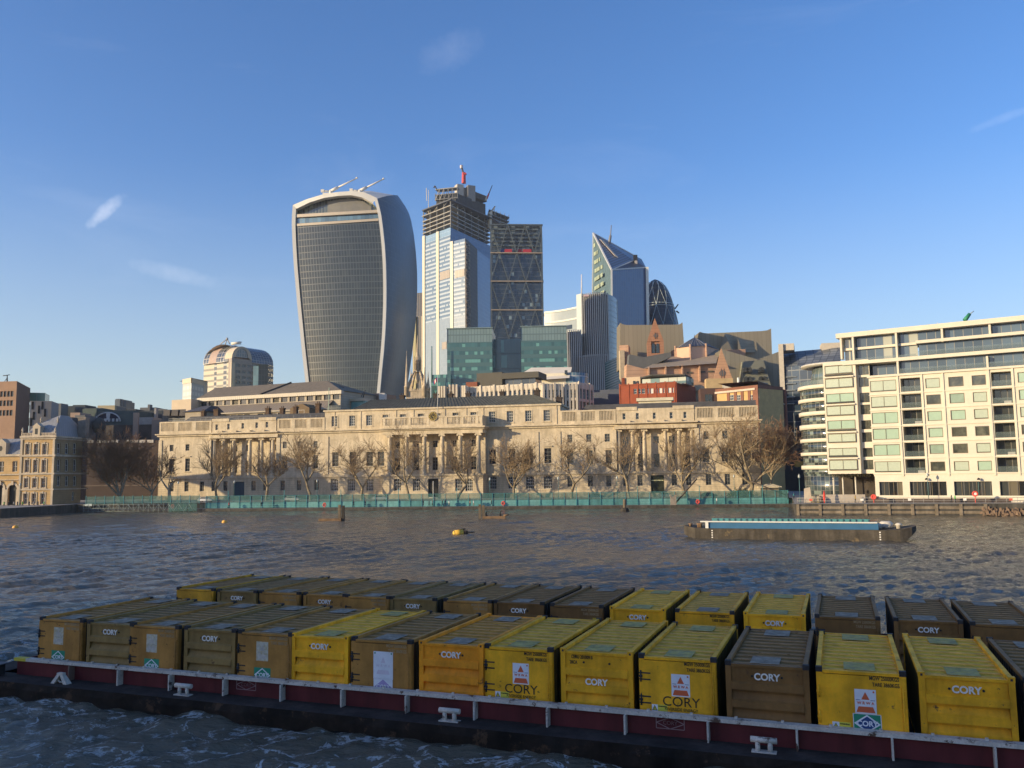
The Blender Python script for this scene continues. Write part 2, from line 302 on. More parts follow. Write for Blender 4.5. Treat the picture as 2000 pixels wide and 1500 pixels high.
# ------------------------------------------------------------------ water, quays, land
def make_water():
    m=bpy.data.materials.new('river_water');m.use_nodes=True;t=m.node_tree;n=t.nodes;l=t.links;b=n['Principled BSDF']
    b.inputs['Roughness'].default_value=.09;b.inputs['IOR'].default_value=1.33;b.inputs['Specular IOR Level'].default_value=.5
    g=n.new('ShaderNodeNewGeometry');at_=n.new('ShaderNodeAttribute');at_.attribute_name='foam'
    def noise(sc,stretch=(1,1,1),det=6,rg=.6,dist=0):
        mp_=n.new('ShaderNodeMapping');mp_.inputs['Scale'].default_value=stretch;l.new(g.outputs['Position'],mp_.inputs['Vector'])
        x=n.new('ShaderNodeTexNoise');x.inputs['Scale'].default_value=sc;x.inputs['Detail'].default_value=det;x.inputs['Roughness'].default_value=rg;x.inputs['Distortion'].default_value=dist;l.new(mp_.outputs['Vector'],x.inputs['Vector']); return x.outputs['Fac']
    # lacy foam: thin lines where a noise field crosses its middle value, thicker where the attribute is strong
    a=noise(.55,(1,1.5,0),7,.62,.6);sb=n.new('ShaderNodeMath');sb.operation='SUBTRACT';l.new(a,sb.inputs[0]);sb.inputs[1].default_value=.5
    ab=n.new('ShaderNodeMath');ab.operation='ABSOLUTE';l.new(sb.outputs[0],ab.inputs[0])
    th_=n.new('ShaderNodeMath');th_.operation='MULTIPLY';l.new(at_.outputs['Fac'],th_.inputs[0]);th_.inputs[1].default_value=.026
    df=n.new('ShaderNodeMath');df.operation='SUBTRACT';l.new(th_.outputs[0],df.inputs[0]);l.new(ab.outputs[0],df.inputs[1])
    br=noise(1.6,(1,1,0),5,.7);b2=n.new('ShaderNodeMapRange');l.new(br,b2.inputs['Value']);b2.inputs['From Min'].default_value=.42;b2.inputs['From Max'].default_value=.62
    fm=n.new('ShaderNodeMapRange');l.new(df.outputs[0],fm.inputs['Value']);fm.inputs['From Min'].default_value=0;fm.inputs['From Max'].default_value=.013
    ff=n.new('ShaderNodeMath');ff.operation='MULTIPLY';l.new(fm.outputs['Result'],ff.inputs[0]);l.new(b2.outputs['Result'],ff.inputs[1])
    mx=n.new('ShaderNodeMix');mx.data_type='RGBA';l.new(ff.outputs[0],mx.inputs['Factor']);mx.inputs['A'].default_value=(.128,.108,.074,1);mx.inputs['B'].default_value=(.52,.53,.52,1)
    l.new(mx.outputs['Result'],b.inputs['Base Color'])
    rr=n.new('ShaderNodeMapRange');l.new(ff.outputs[0],rr.inputs['Value']);rr.inputs['To Min'].default_value=.09;rr.inputs['To Max'].default_value=.7;l.new(rr.outputs['Result'],b.inputs['Roughness'])
    b1=n.new('ShaderNodeBump');b1.inputs['Strength'].default_value=.9;b1.inputs['Distance'].default_value=.34;l.new(noise(1.15,(.6,1.35,1),7,.66),b1.inputs['Height'])
    b3=n.new('ShaderNodeBump');b3.inputs['Strength'].default_value=.45;b3.inputs['Distance'].default_value=1.0;l.new(noise(.34,(.5,1.3,1),5,.62),b3.inputs['Height']);l.new(b1.outputs['Normal'],b3.inputs['Normal'])
    l.new(b3.outputs['Normal'],b.inputs['Normal'])
    rs=np.random.RandomState(5)
    comps=[]
    for k in range(34):
        lam=.8*(6.0/.8)**rs.rand();ang=R(-62)+rs.randn()*.5;amp=.0085*lam**.7*(.5+rs.rand());comps.append((2*np.pi/lam*np.cos(ang),2*np.pi/lam*np.sin(ang),rs.rand()*6.28,amp))
    for k in range(18):
        lam=.55+rs.rand()*.9;ang=rs.rand()*6.28;comps.append((2*np.pi/lam*np.cos(ang),2*np.pi/lam*np.sin(ang),rs.rand()*6.28,.009*(.5+rs.rand())))
    V=[];Fc=[];FO=[]
    def patch(xs,ys,small):
        X,Y=np.meshgrid(xs,ys);Z=np.zeros_like(X)
        env=.75+.35*np.sin(X*.09+1.3*np.sin(Y*.07))*np.sin(Y*.11+.8*np.sin(X*.05))
        for kx,ky,ph,a_ in comps:
            lam=2*np.pi/math.hypot(kx,ky)
            if lam<small*2.6:continue
            w=np.sin(kx*X+ky*Y+ph);Z+=a_*env*(w+.35*(w*np.abs(w)))
        # bow wave left of the barge
        dx=(X-BARGE_BOW[0]);dy=(Y-BARGE_BOW[1]);q=dx*BARGE_U[0]+dy*BARGE_U[1];p=dx*BARGE_N[0]+dy*BARGE_N[1]
        ridge=np.exp(-((p-8.0-.42*(-q-1))/1.3)**2)*np.exp(-((q+1.5)/6.0)**2);Z+=.55*ridge*(.8+.4*np.sin(1.9*X+Y)+.3*np.sin(4.1*Y-2.2*X))
        pile=np.exp(-((p+1.6)/3.2)**2)/(1+np.exp(-(q+5)*.8));Z+=.52*pile # water heaped up along the moving hull
        fo=np.exp(-((p+5.0)/4.0)**2)*(.35+.65*np.exp(-((q-18)/9.)**2)+.5*np.exp(-((q+2)/6.)**2))*(q>-14)
        fo=np.maximum(fo,3.6*ridge);fo=np.maximum(fo,.9*np.exp(-((p-8)/9.0)**2)*np.exp(-((q+7)/6.)**2))
        fo=np.maximum(fo,.95*np.exp(-((p+2.0)/.9)**2)*(q>-5));fo*=1.1;fo+=.12*(Y<60)
        st=sum(len(v) for v in V);V.append(np.stack([X,Y,Z],-1).reshape(-1,3));FO.append(fo.reshape(-1));ny,nx=X.shape
        i=np.arange(ny*nx).reshape(ny,nx)+st
        Fc.append(np.stack([i[:-1,:-1],i[:-1,1:],i[1:,1:],i[1:,:-1]],-1).reshape(-1,4))
    def ys(a,b_,step): return np.linspace(a,b_,int(round((b_-a)/step))+1)
    patch(ys(-36,36,.18),ys(11,56,.18),.18)
    patch(ys(-110,110,.42),ys(56,140,.36),.36);patch(ys(-230,230,1.0),ys(140,300,.7),.7)
    patch(ys(-110,-36,1.5),ys(11,56,1.5),1.5);patch(ys(36,110,1.5),ys(11,56,1.5),1.5)
    patch(ys(-700,-230,10),ys(140,300,4),4.);patch(ys(230,700,10),ys(140,300,4),4.);patch(ys(-700,-110,10),ys(-60,140,5),5.);patch(ys(110,700,10),ys(-60,140,5),5.);patch(ys(-110,110,4),ys(-60,11,4),4.)
    v=np.concatenate(V);f=np.concatenate(Fc);me=bpy.data.meshes.new('water')
    me.vertices.add(len(v));me.vertices.foreach_set('co',v.ravel());me.loops.add(f.size);me.loops.foreach_set('vertex_index',f.ravel().astype(np.int32));me.polygons.add(len(f))
    me.polygons.foreach_set('loop_start',np.arange(0,f.size,4,dtype=np.int32));me.polygons.foreach_set('use_smooth',np.ones(len(f),bool));me.update(calc_edges=True)
    at2=me.attributes.new('foam','FLOAT','POINT');at2.data.foreach_set('value',np.concatenate(FO).astype(np.float32))
    me.materials.append(m);o=bpy.data.objects.new('water',me);COL.objects.link(o);o['kind']='structure'
# container barge axis, fitted to the row of containers
BA=Vector((-19.586,36.168,0));BU=Vector((.9358,-.35253,0)).normalized();BN=Vector((-BU.y,BU.x,0))
BARGE_BOW=(BA.x,BA.y);BARGE_U=(BU.x,BU.y);BARGE_N=(BN.x,BN.y)
make_water()

# ------------------------------------------------------------------ land and the added shade block
def make_land():
    m=mat('paving',(.30,.28,.25),.9,.15,.3);mw=mat('river_wall_stone',(.085,.078,.065),.8,.3,.5,streak=.5,bump=.4,bscale=2)
    b=MB()
    # one sheet of land whose edge is the river wall, out to the horizon
    e=[Vector((-900,190,0)),Vector((-300,197,0)),onz(0,1012),onz(150,1001),onz(165,1001),onz(390,999),onz(1548,990),onz(1553,1006),onz(1960,1007),onz(2100,1008),Vector((900,150,0))]
    far=[Vector((p.x,270,0)) for p in e]
    zt=2.3
    for i in (0,1,2,3,4,5,8,9):
        b.poly([e[i]+Vector((0,4,zt)),e[i+1]+Vector((0,4,zt)),far[i+1]+Vector((0,0,zt)),far[i]+Vector((0,0,zt))],0)
    b.poly([q+Vector((0,0,zt)) for q in (e[7],e[8],Vector((e[8].x,270,0)),Vector((e[6].x,270,0)),e[6])])
    b.poly([(-9000,262,zt-.01),(9000,262,zt-.01),(9000,12000,zt-.01),(-9000,12000,zt-.01)])
    b.build('ground',[m],kind='structure')
    w=MB()
    for i in range(len(e)-1):
        low=i in (4,5)
        z=.7 if low else 2.296
        w.poly([e[i]+Vector((0,0,-3)),e[i+1]+Vector((0,0,-3)),e[i+1]+Vector((0,0,z)),e[i]+Vector((0,0,z))],0)
        if i!=6:w.poly([e[i]+Vector((0,0,z)),e[i+1]+Vector((0,0,z)),e[i+1]+Vector((0,4,z)),e[i]+Vector((0,4,z))],1)
        if low:w.poly([e[i]+Vector((0,4,z)),e[i+1]+Vector((0,4,z)),e[i+1]+Vector((0,4,2.3)),e[i]+Vector((0,4,2.3))],0)
    o=w.build('river_wall',[mw,mat('walkway',(.25,.23,.2),.9)],label='dark stone river wall along the far bank below the buildings',cat='river wall')
    bed=MB();bed.poly([(-900,-70,-3.2),(900,-70,-3.2),(900,320,-3.2),(-900,320,-3.2)]);bed.build('river_bed',[mat('mud',(.05,.045,.03),1)],kind='structure')
    sb=MB();sb.poly([(-900,-400,2.2),(900,-400,2.2),(900,-16,2.2),(-900,-16,2.2)]);sb.poly([(-900,-16,-3),(900,-16,-3),(900,-16,2.2),(-900,-16,2.2)]);sb.build('south_bank',[m],kind='structure')
make_land()
def make_south_block():
    # added block, unseen left of and behind the viewer, to shade the barge
    c=Vector((-.367,.93,0));q=Vector((-.93,-.367,0));o=q*205
    t=thing('barge_shade_block','added unseen block on the near bank that shades the barge','building',o+c*20+Vector((0,0,2.2)))
    m=mat('south_brick',(.22,.13,.09),.9,.2,.4);g=facade('south_facade',(.03,.035,.04),(.25,.15,.1),3.0,3.6,1.2,1.3,.1,.3)
    b=MB();fr=Fr(o+c*72,o+c*-70);h=49
    for f,l in ((fr,142),):b.fquad(f,0,l,2.2,h,.02,1)
    b.box(fr,0,142,-30,0,2.2,h,0);b.box(fr,12,60,-24,-6,h,h+4,0)
    b.build('wall',[m,g],t)
make_south_block()

# ------------------------------------------------------------------ container barge
def text_mesh(txt,size,offset=0.0,ext=.004,space=1.0,sx=1.0):
    cu=bpy.data.curves.new('text','FONT');cu.body=txt;cu.size=size;cu.align_x='CENTER';cu.align_y='CENTER';cu.offset=offset;cu.extrude=ext;cu.space_character=space;cu.space_line=.95;cu.resolution_u=4
    o=bpy.data.objects.new('text',cu);COL.objects.link(o);dg=bpy.context.evaluated_depsgraph_get();dg.update()
    me=bpy.data.meshes.new_from_object(o.evaluated_get(dg));bpy.data.objects.remove(o);bpy.data.curves.remove(cu)
    vs=[(v.co.x*sx,v.co.z*-1,v.co.y) for v in me.vertices];fs=[tuple(p.vertices) for p in me.polygons];bpy.data.meshes.remove(me); return vs,fs
def add_raw(b,vs,fs,off,m=0):
    i=len(b.v);b.v+=[(x+off[0],y+off[1],z+off[2]) for x,y,z in vs]
    for f in fs:b.f.append(tuple(a+i for a in f));b.m.append(m);b.sm.append(False);b.uv.append([(0,0)]*len(f))
TXT={}
def txt(b,s,size,off,m=0,offset=0,sx=1.0,space=1.0):
    k=(s,size,offset,sx,space)
    if k not in TXT:TXT[k]=text_mesh(s,size,offset,sx=sx,space=space)
    add_raw(b,*TXT[k],off,m)
WHITE=mat('white_paint',(.80,.76,.68),.6,.1,2,blotch=((.35,.32,.28),9,.66));BLACKP=mat('black_paint',(.03,.025,.02),.6,.05)
RED=mat('poster_red',(.62,.13,.05),.6,.05);GREEN=mat('poster_green',(.03,.25,.14),.6,.08);BLUE=mat('poster_blue',(.03,.07,.2),.6,.08);PURPLE=mat('poster_purple',(.36,.29,.5),.6,.15,5)
POSTER=mat('poster_white',(.72,.73,.76),.5,.08,3);FADED=mat('poster_faded',(.55,.52,.42),.6,.2,6,tint=(.5,.42,.25));SIGNY=mat('warning_yellow',(.7,.62,.08),.5,.05);PALE=mat('poster_letter_faded',(.52,.47,.4),.6,.2,6)
STEEL=mat('dark_steel',(.035,.032,.032),.7,.3,2)
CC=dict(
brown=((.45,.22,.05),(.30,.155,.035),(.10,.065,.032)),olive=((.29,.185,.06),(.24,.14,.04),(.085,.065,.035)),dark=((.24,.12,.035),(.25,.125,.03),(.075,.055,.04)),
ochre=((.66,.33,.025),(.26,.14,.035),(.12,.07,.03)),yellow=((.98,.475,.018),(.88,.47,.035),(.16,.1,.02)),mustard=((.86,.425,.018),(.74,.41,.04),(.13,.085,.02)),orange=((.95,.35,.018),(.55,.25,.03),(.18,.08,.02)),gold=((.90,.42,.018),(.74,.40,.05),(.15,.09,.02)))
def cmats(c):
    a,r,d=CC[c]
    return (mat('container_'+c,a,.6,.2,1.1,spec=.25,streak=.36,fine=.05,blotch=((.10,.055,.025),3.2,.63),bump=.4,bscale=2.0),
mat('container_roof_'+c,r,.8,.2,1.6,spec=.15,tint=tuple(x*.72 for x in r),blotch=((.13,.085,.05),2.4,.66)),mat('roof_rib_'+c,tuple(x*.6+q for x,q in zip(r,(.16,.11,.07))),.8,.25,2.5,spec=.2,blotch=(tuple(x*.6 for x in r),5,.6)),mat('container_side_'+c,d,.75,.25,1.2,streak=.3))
PLATE=mat('worn_plate',(.25,.20,.145),.8,.35,3,spec=.12,tint=(.34,.28,.21),blotch=((.5,.5,.5),14,.68))
PLATEY=mat('worn_yellow_plate',(.46,.36,.11),.8,.3,3,spec=.15,tint=(.34,.28,.13),blotch=((.5,.48,.35),14,.7))
CW,CD,CH_=2.36,6.1,2.6
def lb(b,x0,x1,y0,y1,z0,z1,m=0):b.wbox(x0,x1,y0,y1,z0,z1,m)
MC={}
def cached(key,fn,mats):
    if key not in MC:
        b=MB();fn(b);MC[key]=b.mesh(key[0],mats)
    return MC[key]
def m_body(b):
    # corner posts, top and bottom rails, corrugated sides and plain back
    for x in (0,CW-.16):
        lb(b,x,x+.16,0,.16,0,CH_-.12);lb(b,x,x+.16,CD-.16,CD,0,CH_-.12)
        lb(b,x,x+.13,.0,CD,CH_-.118,CH_-.0);lb(b,x+.02,x+.14,.16,CD-.16,0,.14)
    for y in (0,CD-.13):lb(b,.131,CW-.131,y,y+.13,CH_-.15,CH_-.068);lb(b,.161,CW-.161,y,y+.12,0,.16)
    for x,sgn in ((.03,1),(CW-.03,-1)):
        pts=[];y=.16;k=0
        while y<CD-.17:
            pts+=[(x,y),(x,min(y+.16,CD-.16)),(x+sgn*.07,min(y+.2,CD-.16)),(x+sgn*.07,min(y+.34,CD-.16))];y+=.38
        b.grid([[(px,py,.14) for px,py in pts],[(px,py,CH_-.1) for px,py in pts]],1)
    b.poly([(.16,CD-.05,.1),(CW-.16,CD-.05,.1),(CW-.16,CD-.05,CH_-.1),(.16,CD-.05,CH_-.1)],1)
def m_roof(b):
    z=CH_-.105;b.poly([(.13,.13,z),(CW-.13,.13,z),(CW-.13,CD-.13,z),(.13,CD-.13,z)],1)
    n=11
    for i in range(n):
        y=.3+i*(CD-.6)/(n-1);b.hexa([(.16,y-.055,z+.002),(CW-.16,y-.055,z+.002),(CW-.16,y+.055,z+.002),(.16,y+.055,z+.002),(.24,y-.04,z+.034),(CW-.24,y-.04,z+.034),(CW-.24,y+.04,z+.034),(.24,y+.04,z+.034)],0)
def m_plate(b):lb(b,-.42,.42,-.5,.5,0,.012)
def m_cast(b):
    lb(b,-.09,.09,-.085,.085,-.07,.07);lb(b,-.03,.03,-.088,-.08,-.035,.03,1)
def m_end(b):
    x0,x1=.165,CW-.165;prof=[(CH_-.16,.05),(2.04,.05),(1.99,-.02),(1.80,-.03),(1.775,.13),(1.70,.13),(1.53,.04),(1.48,-.02),(1.29,-.03),(1.265,.13),(1.19,.13),(1.02,.04),(.97,-.02),(.78,-.03),(.755,.13),(.16,.06)]
    b.grid([[(x0,y,z),(x1,y,z)] for z,y in reversed(prof)],0)
    for x in (x0,x1):b.poly([(x,y,z) for z,y in prof]+[(x,.12,.16),(x,.12,CH_-.16)],0)
    for x in (CW/2-.42,CW/2+.42):b.tube((x,.05,2.2),(x,.03,2.2),.035,.035,8,1)
def m_door(b):lb(b,.05,CW-.14,-.03,.05,.1,CH_-.17);lb(b,.0,.06,-.015,.05,.1,CH_-.17,0);lb(b,CW-.13,CW-.02,-.02,.05,.1,CH_-.17,0)
def m_hinge(b):
    b.tube((0,-.05,-.17),(0,-.05,.17),.028,.028,6);lb(b,-.06,.3,-.045,-.03,-.115,-.075);lb(b,-.06,.3,-.045,-.03,.075,.115);lb(b,-.07,.05,-.07,-.03,-.03,.03)
def m_lock(b):
    b.tube((0,-.055,.2),(0,-.055,2.2),.02,.02,6)
    for z in (.6,1.2,1.55,2.05):lb(b,-.09,.09,-.06,-.032,z,z+.05)
def poster_wrwa(b):
    lb(b,-.28,.28,-.004,0,-.33,.33,0);y=-.005
    b.poly([(-.11,y,.05),(.11,y,.05),(0,y,.26)],1);b.poly([(-.25,y,-.3),(.25,y,-.3),(.19,y,-.14),(-.19,y,-.14)],1)
    for x0,x1 in ((-.25,-.13),(.13,.25)):b.poly([(x0,y,.03),(x1,y,.03),(x1,y,.045),(x0,y,.045)],2)
    txt(b,'W R W A',.105,(0,-.006,-.045),1,.003,1.02);b.tube((.22,-.004,.27),(.22,-.008,.27),.028,.028,8,1)
def poster_faded(b):
    lb(b,-.26,.26,-.004,0,-.34,.34,0);y=-.005;b.poly([(-.12,y,.02),(.12,y,.02),(0,y,.24)],1);b.poly([(-.2,y,-.26),(.2,y,-.26),(.2,y,-.12),(-.2,y,-.12)],1);txt(b,'W R W A',.09,(0,-.006,-.05),1)
def poster_blank(b):
    lb(b,-.38,.38,-.004,0,-.46,.46,0);y=-.005;b.poly([(-.09,y,.08),(.09,y,.08),(0,y,.28)],1);txt(b,'W R W A',.13,(0,-.006,-.02),1);b.poly([(-.26,y,-.3),(.26,y,-.3),(.2,y,-.16),(-.2,y,-.16)],1)
    for x in (-.32,.32):b.tube((x,-.004,.4),(x,-.008,.4),.03,.03,8,2)
def diamond(b,w=.36,h=.26,strip=.0,lw=.045):
    lb(b,-w,w,-.004,0,-h-strip,h,0)
    for y,k,m in ((-.006,.97,1),(-.008,.97-lw/h,2)):b.poly([(-w*k,y,0),(0,y,-h*k),(w*k,y,0),(0,y,h*k)],m)
def diamond_green(b):diamond(b);txt(b,'CORY',.2,(0,-.01,-.005),1,.006)
def diamond_env(b):
    diamond(b,.36,.25,0);lb(b,-.36,.36,-.0045,0,-.36,-.252,3);txt(b,'CORY',.2,(0,-.01,-.005),1,.006);txt(b,'ENVIRONMENTAL',.085,(0,-.006,-.305),0,.001,1.0)
    for x in (-.37,.35):lb(b,x,x+.02,-.005,0,-.36,.26,3)
    lb(b,-.35,.35,-.0052,0,.25,.265,3)
def diamond_purple(b):lb(b,-.37,.37,-.004,0,-.28,.28,1);b.poly([(-.33,-.006,0),(0,-.006,-.25),(.33,-.006,0),(0,-.006,.25)],0);txt(b,'CORY',.19,(0,-.008,0),1,.004)
def warn(b):
    lb(b,-.24,.24,-.004,0,-.1,.1,0);lb(b,-.24,-.06,-.005,-.001,-.1,.1,1);y=-.006
    b.poly([(-.23,y,-.075),(-.07,y,-.075),(-.15,y,.08)],2);b.poly([(-.205,y-.001,-.06),(-.095,y-.001,-.06),(-.15,y-.001,.05)],0);lb(b,-.157,-.143,-.0085,-.007,-.045,.02,2);txt(b,'WARNING',.055,(.09,-.006,.05),2,.002)
def small_label(b):lb(b,-.25,.25,-.004,0,-.1,.1,0);lb(b,-.2,.0,-.005,0,-.03,.03,1)
def L_cory(b):txt(b,'CORY',.27,(0,0,0),0,.009,.98)
def L_cory_black(b):txt(b,'CORY',.4,(0,0,0),0,.0,1.05,1.0)
def L_river(b):txt(b,'RIVERSIDE ENERGY',.125,(0,0,0),0,0,.95)
def L_mgw(b):txt(b,'MGW 25000KGS',.15,(0,0,.085),0,.002,.72)
def L_tare(b):txt(b,'TARE 3860KGS',.15,(.04,0,-.085),0,.002,.72)
def L_code(b):txt(b,'CERU 201009 8',.15,(0,0,.085),0,.002,.72)
def L_code_low(b):txt(b,'20CA',.15,(-.28,0,-.085),0,.002,.72)
def container(i,a,p,kind,c,label,group,extra=(),zt=0.0):
    loc=BA+BU*a+BN*p+Vector((0,0,.72+zt));loc.z=.72+zt
    ang=math.atan2(BU.y,BU.x)+rnd.uniform(-.004,.004)
    t=thing('waste_container',label,'container',loc,group,ang);A,B,BG,D=cmats(c)
    def part(me,name,x=0,y=0,z=0,lab=None,parent=None):
        o=bpy.data.objects.new(name,me);COL.objects.link(o);o.parent=parent or t;o.location=(x,y,z)
        if lab:o['label']=lab
        return o
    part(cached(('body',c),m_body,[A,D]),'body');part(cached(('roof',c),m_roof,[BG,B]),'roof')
    pm=PLATEY if c in ('yellow','mustard') else PLATE
    for y in (.72,CD-.72):part(cached(('roof_plate',pm.name),m_plate,[pm]),'roof_plate',CW/2+rnd.uniform(-.08,.08),y,CH_-.068)
    for x in (.08,CW-.08):
        for y in (.075,CD-.075):part(cached(('corner_casting',c,kind),m_cast,[A if (kind=='end' and c in ('yellow','mustard','orange','gold')) else STEEL,STEEL]),'corner_casting',x,y,CH_-.055)
    if kind=='end':
        part(cached(('end_panel',c),m_end,[A,BLACKP]),'end_panel')
    else:
        d=part(cached(('door',c),m_door,[A]),'door')
        for z in (.55,1.25,1.95):part(cached(('hinge',c),m_hinge,[STEEL if c not in ('yellow','gold') else A]),'hinge',.06,0,z,parent=d)
        part(cached(('locking_bar',c),m_lock,[A]),'locking_bar',CW-.1,0,0,parent=d)
    for e in extra:
        if e=='cory':part(cached(('lettering','cory'),L_cory,[WHITE]),'lettering',CW/2,.008,2.19)
        elif e=='corymid':part(cached(('lettering','cory'),L_cory,[WHITE]),'lettering',CW/2,-.04,1.62)
        elif e=='code':[part(cached(('lettering',q.__name__),q,[BLACKP]),'lettering',.7,.035,2.27) for q in (L_code,L_code_low)]
        elif e=='mgw':[part(cached(('lettering',q.__name__),q,[BLACKP]),'lettering',1.79,-.036,2.3) for q in (L_mgw,L_tare)]
        elif e=='mgwfaint':[part(cached(('lettering','f'+q.__name__),q,[mat('faint_paint',(.42,.29,.15),.7)]),'lettering',1.79,-.036,2.3) for q in (L_mgw,L_tare)]
        elif e=='wrwa':part(cached(('poster','wrwa'),poster_wrwa,[POSTER,RED,BLUE]),'poster',1.28,-.031,1.74)
        elif e=='faded':part(cached(('poster','faded'),poster_faded,[FADED,PALE]),'poster',1.1,-.031,1.9,'faded cream poster')
        elif e=='blank':part(cached(('poster','blank'),poster_blank,[POSTER,mat('poster_bleached',(.66,.6,.66),.5,.08),GREEN]),'poster',1.28,-.031,1.72,'large bleached white poster')
        elif e=='green':part(cached(('poster','green'),diamond_green,[GREEN,POSTER,GREEN]),'poster',1.12,-.031,1.06,'green diamond poster')
        elif e=='purple':part(cached(('poster','purple'),diamond_purple,[PURPLE,POSTER]),'poster',1.28,-.031,1.0,'faded purple diamond poster')
        elif e=='env':part(cached(('poster','env'),diamond_env,[GREEN,POSTER,BLUE,POSTER]),'poster',1.3,-.031,1.14,'green and blue diamond poster')
        elif e=='black':part(cached(('lettering','black'),L_cory_black,[BLACKP]),'lettering',1.28,-.036,1.24);part(cached(('lettering','river'),L_river,[BLACKP]),'lettering',1.28,-.036,1.02)
        elif e=='warn':part(cached(('warning_label',0),warn,[SIGNY,POSTER,BLACKP]),'warning_label',.62,-.031,1.03)
        elif e=='strip':part(cached(('poster','strip'),small_label,[POSTER,BLUE]),'poster',1.25,-.031,1.82)
        elif e=='patch':part(cached(('patch',0), lambda b:lb(b,-.14,.14,-.003,0,-.12,.12),[mat('yellow_patch',(.6,.4,.03),.6)]),'patch',2.05,-.031,1.95)
    return t
G1='waste containers in the front row on the barge';G2='waste containers in the back row on the barge'
F=[('door','brown','brown container at the far left end of the front row with cream poster',('faded','green','mgwfaint')),
('end','olive','olive ribbed container with white lettering, second from the left in the front row',('cory',)),
('door','brown','brown hinged door container between two ribbed ones, third from the left in front',('faded','green','mgwfaint')),
('end','olive','brown ribbed container with white lettering, fourth from the left in the front row',('cory',)),
('door','brown','brown door container with green diamond just left of the bright yellow ribbed one',('faded','green','mgwfaint')),
('end','yellow','bright yellow ribbed container with white lettering standing between two brown ones',('cory',)),
('door','brown','brown door container with large bleached poster above a purple diamond',('blank','purple','mgwfaint')),
('end','orange','orange ribbed container with white lettering and chipped paint',('cory',)),
('door','mustard','mustard door container with black lettering just right of the orange one',('mgw','wrwa','black','warn')),
('end','mustard','mustard ribbed container with white lettering across its middle and black code above',('corymid','code')),
('door','mustard','mustard door container with black lettering just left of the dark brown one',('mgw','wrwa','black','warn')),
('end','dark','dark brown ribbed container with white lettering between yellow ones in front',('cory',)),
('door','yellow','yellow door container with green and blue diamond poster under an orange triangle',('mgw','wrwa','env','warn')),
('end','yellow','large bright yellow ribbed container nearest the viewer with white lettering',('cory',)),
('end','dark','dark brown container cut off by the right edge in the front row',())]
pos1=[0,1.06,1.94,2.96,3.96,4.88,5.86,6.89,7.83,8.86,9.88,10.93,11.94,13.0,14.02]
dep1=[0,-.1,-.1,-.05,-.1,-.1,-.08,0,.1,.2,.1,-.1,-.15,0,.05]
for i,(k,c,lab,ex) in enumerate(F):container(i,pos1[i]*2.53,dep1[i],k,c,lab,G1,ex)
Bk=[('door','ochre','ochre container at the far left end of the back row',('strip',)),('end','olive','olive container with white lettering, second from left at the back',('cory',)),
('door','brown','brown door container, third from the left in the back row',('mgwfaint',)),('end','brown','brown container with white lettering, fourth from the left in the back row',('cory',)),
('door','brown','brown door container with pale label, fifth from the left in the back row',('strip','mgwfaint')),('end','olive','olive container with white lettering in the middle of the brown back row',('cory',)),
('door','brown','brown door container with torn sticker, seventh from the left in the back row',('strip','mgwfaint')),('end','dark','brown container with white lettering two places left of the yellow back ones',('cory',)),
('door','dark','brown door container with small yellow patch beside the first yellow one in back',('strip','patch','mgwfaint')),('end','yellow','yellow container with white lettering, leftmost of three yellow ones in back',('cory',)),
('door','gold','yellow door container with black weight marks in the middle of three in back',('mgw',)),('end','yellow','yellow container with white lettering, rightmost of three yellow ones in back',('cory',)),
('door','dark','brown door container just right of the three yellow ones in the back row',('strip','mgwfaint')),('end','dark','brown container with white lettering near the right end of the back row',('cory',)),
('door','dark','brown door container cut off by the right edge in the back row',('strip',))]
pos2=[-.53,.52,1.49,2.52,3.48,4.42,5.5,6.46,7.53,8.6,9.69,10.77,11.84,12.96,13.98]
for i,(k,c,lab,ex) in enumerate(Bk):container(i,pos2[i]*2.53,9.35+rnd.uniform(-.15,.15),k,c,lab,G2,ex)
